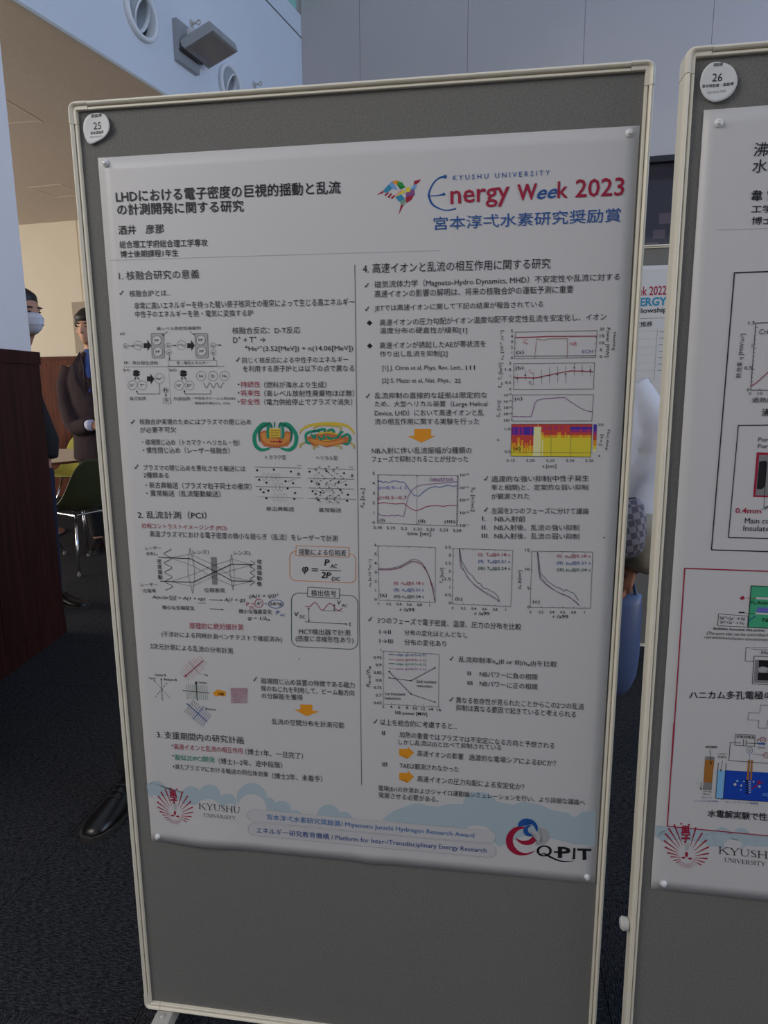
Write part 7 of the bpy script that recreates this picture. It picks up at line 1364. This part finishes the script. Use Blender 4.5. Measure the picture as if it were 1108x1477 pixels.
# --- person in the dark brown coat, half hidden by the board
def coat_person():
    X = -2.852; Y = 3.953
    t = empty('person', (X, Y, 0), 0.18, 'person in a dark brown coat and blue shirt, half hidden by the middle board', 'person'); t.scale = (1.05, 1.05, 1.05)
    bm = bmesh.new(); M_ = head_parts(bm, -0.02, -0.01, 1.700, -0.15, 1.04)
    oval(bm, [(-0.01, 0.015, 1.44, 0.064, 0.064), (-0.015, 0.012, 1.63, 0.055, 0.058)])
    oval(bm, [(0, 0, 0.93, 0.14, 0.10), (0, 0, 1.38, 0.16, 0.10), (0, 0, 1.50, 0.08, 0.07)])
    limb(bm, [(-0.16, 0, 1.42), (-0.20, -0.02, 1.15), (-0.13, -0.13, 0.97), (0.03, -0.215, 0.99)], [0.05, 0.042, 0.038, 0.028]); limb(bm, [(0.16, 0, 1.42), (0.225, 0.03, 1.13), (0.20, -0.06, 0.90)], [0.05, 0.042, 0.028])
    for sx in (-1, 1): limb(bm, [(sx * 0.085, 0, 0.93), (sx * 0.09, 0, 0.5), (sx * 0.09, 0.01, 0.09)], [0.08, 0.055, 0.04])
    body = fuse('body', bm, SKIN, t, 0.009)
    obj('hand', mk(lambda h: hand(h, (0.03, -0.215, 0.99), (1, -0.25, 0.0), (0, 0.4, -0.2), 1.0, 0.6)), SKIN, body, True); obj('hand', mk(lambda h: hand(h, (0.20, -0.06, 0.90), (0, -0.1, -1), (-1, 0, 0), 1.0, 0.5)), SKIN, body, True)
    eyes(body, M_)
    bm = bmesh.new(); _e(bm, M_, (0, 0.020, 0.058), (0.090, 0.102, 0.088), None); _e(bm, M_, (0, 0.05, 0.005), (0.083, 0.072, 0.080), None); _e(bm, M_, (0, -0.040, 0.068), (0.076, 0.052, 0.040), None)
    for sg in (-1, 1): _e(bm, M_, (sg * 0.078, -0.012, 0.030), (0.016, 0.030, 0.030), None)
    fuse('hair', bm, HAIR, body, 0.009, 3)
    C_ = mat('dark_brown_wool_coat', (0.024, 0.012, 0.018), 0.95, noise=0.25, nscale=40, bump=0.3, bscale=300)
    bm = bmesh.new(); oval(bm, [(0, 0.01, 0.72, 0.215, 0.165), (0, 0.01, 0.90, 0.205, 0.155), (0, 0.0, 1.10, 0.190, 0.145), (0, 0.0, 1.32, 0.215, 0.140), (0, 0.01, 1.42, 0.195, 0.115), (0, 0.01, 1.475, 0.13, 0.095), (0, 0.015, 1.53, 0.085, 0.085)])
    limb(bm, [(-0.18, 0.01, 1.41), (-0.225, 0.0, 1.28), (-0.215, -0.03, 1.13), (-0.165, -0.10, 1.00), (-0.125, -0.13, 0.965), (-0.05, -0.175, 0.975), (0.0, -0.20, 0.985)], [0.074, 0.072, 0.068, 0.064, 0.060, 0.056, 0.053])
    limb(bm, [(0.18, 0.01, 1.41), (0.235, 0.02, 1.28), (0.250, 0.03, 1.13), (0.21, -0.05, 0.93)], [0.072, 0.068, 0.062, 0.052])
    coat = fuse('coat', bm, C_, body, 0.010, 4)
    def lapel(bm):
        for sg in (-1, 1):
            p = [(sg * 0.075, -0.065, 1.525), (sg * 0.125, -0.095, 1.44), (sg * 0.10, -0.135, 1.32), (sg * 0.03, -0.150, 1.20), (sg * 0.035, -0.118, 1.42)]
            a = [bm.verts.new(q) for q in p]; b = [bm.verts.new((q[0], q[1] - 0.008, q[2])) for q in p]; bm.faces.new(a); bm.faces.new(b[::-1])
            for i in range(5): bm.faces.new((a[i], a[(i + 1) % 5], b[(i + 1) % 5], b[i]))
    obj('lapel', mk(lapel), mat('coat_lapel', (0.028, 0.016, 0.022), 0.95), coat)
    bm = bmesh.new(); oval(bm, [(0, -0.055, 1.22, 0.05, 0.09), (0, -0.040, 1.40, 0.07, 0.09), (0, -0.005, 1.50, 0.074, 0.076), (0, 0.0, 1.545, 0.066, 0.068)]); fuse('shirt', bm, mat('blue_shirt', (0.018, 0.055, 0.24), 0.8), body, 0.008, 2)
    bm = bmesh.new(); limb(bm, [(-0.01, -0.20, 0.985), (0.03, -0.217, 0.99)], [0.042, 0.040]); obj('shirt_cuff', bm, mat('pale_cuff', (0.52, 0.54, 0.72), 0.7), body, True)
    bm = bmesh.new(); trousers(bm, legs=[((-0.09, 0, 0.86), (-0.095, -0.01, 0.50), (-0.095, 0.02, 0.10)), ((0.09, 0, 0.86), (0.11, -0.01, 0.50), (0.11, 0.02, 0.10))])
    fuse('trousers', bm, mat('black_trousers', (0.010, 0.010, 0.012), 0.85), body)
    S = mat('black_shoe', (0.01, 0.01, 0.011), 0.35); shoe(body, (-0.10, 0.01, 0), 0.15, S); shoe(body, (0.115, 0.01, 0), -0.15, S)
    return t
coat_person()

# --- person behind the middle board, only a leg and shoe show at its left edge
def hidden_person():
    t = empty('person', (-0.62, 0.80, 0), 0, 'person in black trousers and leather shoes, hidden behind the middle board', 'person')
    # stands facing away to the left; torso behind the board
    bm = bmesh.new(); M_ = head_parts(bm, 0.18, 0.03, 1.47, -0.9, 0.98)
    oval(bm, [(0.18, 0.05, 1.24, 0.056, 0.058), (0.18, 0.04, 1.42, 0.050, 0.054)])
    oval(bm, [(0.14, 0.02, 0.88, 0.14, 0.10), (0.18, 0.05, 1.18, 0.15, 0.10), (0.18, 0.05, 1.30, 0.08, 0.07)])
    for sx in (-1, 1): limb(bm, [(0.18 + sx * 0.15, 0.05, 1.22), (0.19 + sx * 0.17, 0.05, 0.98), (0.17 + sx * 0.15, -0.01, 0.78)], [0.048, 0.040, 0.027])
    limb(bm, [(0.06, 0.0, 0.88), (-0.16, -0.03, 0.48), (-0.28, -0.03, 0.09)], [0.08, 0.055, 0.04]); limb(bm, [(0.22, 0.04, 0.88), (0.24, 0.02, 0.48), (0.24, 0.06, 0.09)], [0.08, 0.055, 0.04])
    body = fuse('body', bm, SKIN, t, 0.009)
    for sx in (-1, 1): obj('hand', mk(lambda h: hand(h, (0.17 + sx * 0.15, -0.01, 0.78), (0, -0.1, -1), (-sx, 0, 0), 0.95, 0.6)), SKIN, body, True)
    eyes(body, M_)
    bm = bmesh.new(); _e(bm, M_, (0, 0.022, 0.052), (0.086, 0.098, 0.085), None); _e(bm, M_, (0, 0.05, 0.0), (0.08, 0.07, 0.08), None); _e(bm, M_, (0, -0.05, 0.08), (0.066, 0.045, 0.034), None); fuse('hair', bm, HAIR, body, 0.009, 3)
    bm = bmesh.new(); oval(bm, [(0.15, 0.03, 0.84, 0.175, 0.13), (0.17, 0.04, 1.05, 0.165, 0.13), (0.18, 0.05, 1.20, 0.185, 0.12), (0.18, 0.05, 1.27, 0.14, 0.10), (0.18, 0.05, 1.33, 0.075, 0.075)])
    for sx in (-1, 1): limb(bm, [(0.18 + sx * 0.15, 0.05, 1.23), (0.19 + sx * 0.175, 0.05, 0.98), (0.17 + sx * 0.15, -0.01, 0.79)], [0.065, 0.055, 0.042])
    J = mat('black_suit_cloth', (0.010, 0.010, 0.011), 0.85); fuse('jacket', bm, J, body)
    bm = bmesh.new(); oval(bm, [(0.14, 0.02, 0.78, 0.165, 0.115), (0.14, 0.02, 0.92, 0.155, 0.11)])
    limb(bm, [(0.07, 0.0, 0.84), (-0.05, -0.015, 0.66), (-0.16, -0.03, 0.48), (-0.225, -0.03, 0.29), (-0.275, -0.03, 0.11), (-0.28, -0.035, 0.085)], [0.090, 0.082, 0.074, 0.068, 0.066, 0.066]); limb(bm, [(0.22, 0.03, 0.84), (0.24, 0.02, 0.48), (0.24, 0.05, 0.09)], [0.088, 0.068, 0.058])
    fuse('trousers', bm, J, body)
    S = mat('black_leather_shoe', (0.010, 0.009, 0.008), 0.28)
    shoe(body, (-0.285, -0.075, 0), -0.12, S); shoe(body, (0.24, 0.04, 0), 0.2, S)
    return t
hidden_person()

# --- person in a white jacket glimpsed in the gap between the boards, with bags
def gap_person():
    t = empty('person', (0.545, 1.02, 0), 0, 'person in a white jacket, one arm down, glimpsed in the gap between the two boards', 'person')
    bm = bmesh.new(); M_ = head_parts(bm, -0.05, 0.02, 1.52, 0.5, 0.97)
    oval(bm, [(-0.03, 0.04, 1.28, 0.055, 0.058), (-0.04, 0.03, 1.46, 0.050, 0.052)])
    oval(bm, [(0, 0.04, 0.88, 0.13, 0.10), (0, 0.04, 1.22, 0.14, 0.09), (0, 0.04, 1.33, 0.08, 0.07)])
    limb(bm, [(0.13, 0.04, 1.28), (0.13, 0.06, 1.02), (0.108, -0.11, 0.80)], [0.045, 0.038, 0.026]); limb(bm, [(-0.14, 0.04, 1.28), (-0.18, 0.06, 1.02), (-0.12, -0.10, 0.84)], [0.045, 0.038, 0.026])
    for sx in (-1, 1): limb(bm, [(-0.03 + sx * 0.08, 0.05, 0.88), (-0.03 + sx * 0.085, 0.04, 0.46), (-0.03 + sx * 0.085, 0.06, 0.08)], [0.075, 0.05, 0.036])
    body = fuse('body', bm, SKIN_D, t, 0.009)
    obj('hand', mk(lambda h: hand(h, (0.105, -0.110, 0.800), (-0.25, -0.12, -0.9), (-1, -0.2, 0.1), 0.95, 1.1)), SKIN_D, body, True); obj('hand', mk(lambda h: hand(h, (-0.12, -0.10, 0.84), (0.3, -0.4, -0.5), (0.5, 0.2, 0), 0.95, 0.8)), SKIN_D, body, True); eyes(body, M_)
    bm = bmesh.new(); _e(bm, M_, (0, 0.022, 0.052), (0.088, 0.100, 0.088), None); _e(bm, M_, (0, 0.055, -0.02), (0.085, 0.07, 0.12), None); fuse('hair', bm, HAIR, body, 0.009, 3)
    W_ = mat('white_jacket_cloth', (0.56, 0.56, 0.60), 0.85, noise=0.06, nscale=10, bump=0.5, bscale=25)
    bm = bmesh.new(); oval(bm, [(-0.02, 0.05, 0.90, 0.160, 0.12), (-0.01, 0.05, 1.00, 0.168, 0.13), (0, 0.05, 1.18, 0.175, 0.125), (0, 0.05, 1.28, 0.155, 0.10), (-0.02, 0.05, 1.34, 0.10, 0.085), (-0.03, 0.045, 1.38, 0.068, 0.07)])
    limb(bm, [(0.095, 0.04, 1.315), (0.155, 0.03, 1.21), (0.165, 0.02, 1.10), (0.145, -0.02, 1.00), (0.130, -0.07, 0.92), (0.125, -0.10, 0.86)], [0.060, 0.072, 0.076, 0.076, 0.068, 0.050]); limb(bm, [(-0.13, 0.04, 1.30), (-0.185, 0.05, 1.15), (-0.19, 0.05, 1.02), (-0.125, -0.08, 0.87)], [0.06, 0.066, 0.06, 0.045])
    fuse('jacket', bm, W_, body, 0.010, 4)
    bm = bmesh.new(); tube(bm, [(0.135, -0.075, 0.93), (0.135, -0.10, 0.87), (0.120, -0.115, 0.815), (0.110, -0.115, 0.79)], [0.070, 0.082, 0.070, 0.045], 20); obj('beige_cuff', bm, mat('beige_sleeve_cloth', (0.40, 0.35, 0.26), 0.85, noise=0.1, nscale=20), body, True)
    bm = bmesh.new(); trousers(bm, 0.88, legs=[((-0.11, 0.04, 0.82), (-0.115, 0.04, 0.46), (-0.115, 0.05, 0.09)), ((0.02, 0.04, 0.82), (-0.01, 0.04, 0.46), (-0.02, 0.05, 0.09))], r=(0.078, 0.06, 0.05, 0.048)); fuse('trousers', bm, mat('navy_trousers', (0.012, 0.014, 0.03), 0.85), body)
    S = mat('black_shoe', (0.01, 0.01, 0.011)); shoe(body, (-0.115, 0.04, 0), -0.1, S); shoe(body, (-0.02, 0.04, 0), 0.1, S)
gap_person()
def checked():
    m = bpy.data.materials.new('grey_checked_cloth'); m.use_nodes = True; nt = m.node_tree; p = nt.nodes['Principled BSDF']; p.inputs['Roughness'].default_value = 0.7
    tc = nt.nodes.new('ShaderNodeTexCoord'); mp = nt.nodes.new('ShaderNodeMapping'); mp.inputs['Rotation'].default_value = (0, 0.25, 0); c = nt.nodes.new('ShaderNodeTexChecker'); c.inputs['Scale'].default_value = 58
    c.inputs[1].default_value = (0.085, 0.08, 0.105, 1); c.inputs[2].default_value = (0.22, 0.21, 0.25, 1)
    nt.links.new(tc.outputs['Object'], mp.inputs[0]); nt.links.new(mp.outputs[0], c.inputs['Vector']); nt.links.new(c.outputs[0], p.inputs['Base Color']); return m
def pouch():
    t = empty('checked_bag', (0.590, 0.845, 0.835), -0.15, 'small grey checked bag hanging at the arm of the person in the white jacket', 'bag')
    def f(bm):
        secs = []
        for z, k, d in ((0.0, 0.80, 0.030), (0.015, 0.98, 0.042), (0.06, 1.05, 0.045), (0.11, 1.0, 0.038), (0.150, 0.86, 0.022), (0.165, 0.70, 0.010)):
            secs.append([((0.075 * k) * (abs(math.cos(a)) ** 0.6) * (1 if math.cos(a) > 0 else -1), d * math.sin(a), z + 0.16 * 0.075 * k * math.cos(a)) for a in [2 * PI * i / 20 for i in range(20)]])
        loft(bm, secs)
    obj('bag_body', mk(f), checked(), t, True)
    obj('zip', mk(lambda bm: tube(bm, [(-0.045, 0, 0.156), (0, 0, 0.166), (0.045, 0, 0.172)], 0.004, 8)), M_DARK, t)
    obj('strap', mk(lambda bm: tube(bm, [(-0.05, 0, 0.15), (-0.02, 0.03, 0.24), (0.02, 0.04, 0.30)], 0.007, 8)), mat('dark_strap', (0.03, 0.025, 0.03), 0.6), t)
pouch()
def carrier():
    t = empty('carrier_bag', (0.628, 0.885, 0.395), 0.0, 'slate blue rounded plastic carrier bag held low in the gap between the boards', 'bag')
    def f(bm):
        secs = []
        for z, k, d in ((0.0, 0.30, 0.012), (0.008, 0.52, 0.022), (0.03, 0.75, 0.034), (0.07, 0.93, 0.042), (0.13, 1.0, 0.045), (0.22, 1.0, 0.040), (0.29, 0.97, 0.026), (0.32, 0.95, 0.014)):
            secs.append([(-0.02 + 0.075 * k * math.cos(a), d * math.sin(a), z) for a in [2 * PI * i / 24 for i in range(24)]])
        loft(bm, secs)
    obj('bag_body', mk(f), mat('pale_blue_plastic', (0.075, 0.11, 0.22), 0.4), t, True)
    obj('handle', mk(lambda bm: tube(bm, [(-0.045, -0.004, 0.31), (-0.02, 0.0, 0.375), (0.02, 0.0, 0.375), (0.035, -0.004, 0.31)], 0.006, 8)), mat('pale_blue_plastic', (0.075, 0.11, 0.22)), t)
carrier()
# pale panels behind the dark window, standing in for warm reflected light squares
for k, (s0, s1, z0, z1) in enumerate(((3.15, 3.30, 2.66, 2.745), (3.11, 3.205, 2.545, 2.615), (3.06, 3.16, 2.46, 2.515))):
    tag(obj('reflection_panel', mk(lambda bm: fprism(bm, s0, s1, 0.10, 0.11, z0, z1)), mat('beige_reflection', (0.62, 0.55, 0.50), 0.7)), ('beige panel standing in for a warm reflection in the dark window, highest of the three', 'beige panel standing in for a warm reflection in the dark window, middle of the three', 'beige panel standing in for a warm reflection in the dark window, lowest of the three')[k], 'reflection', 'panels standing in for reflections in the dark window')
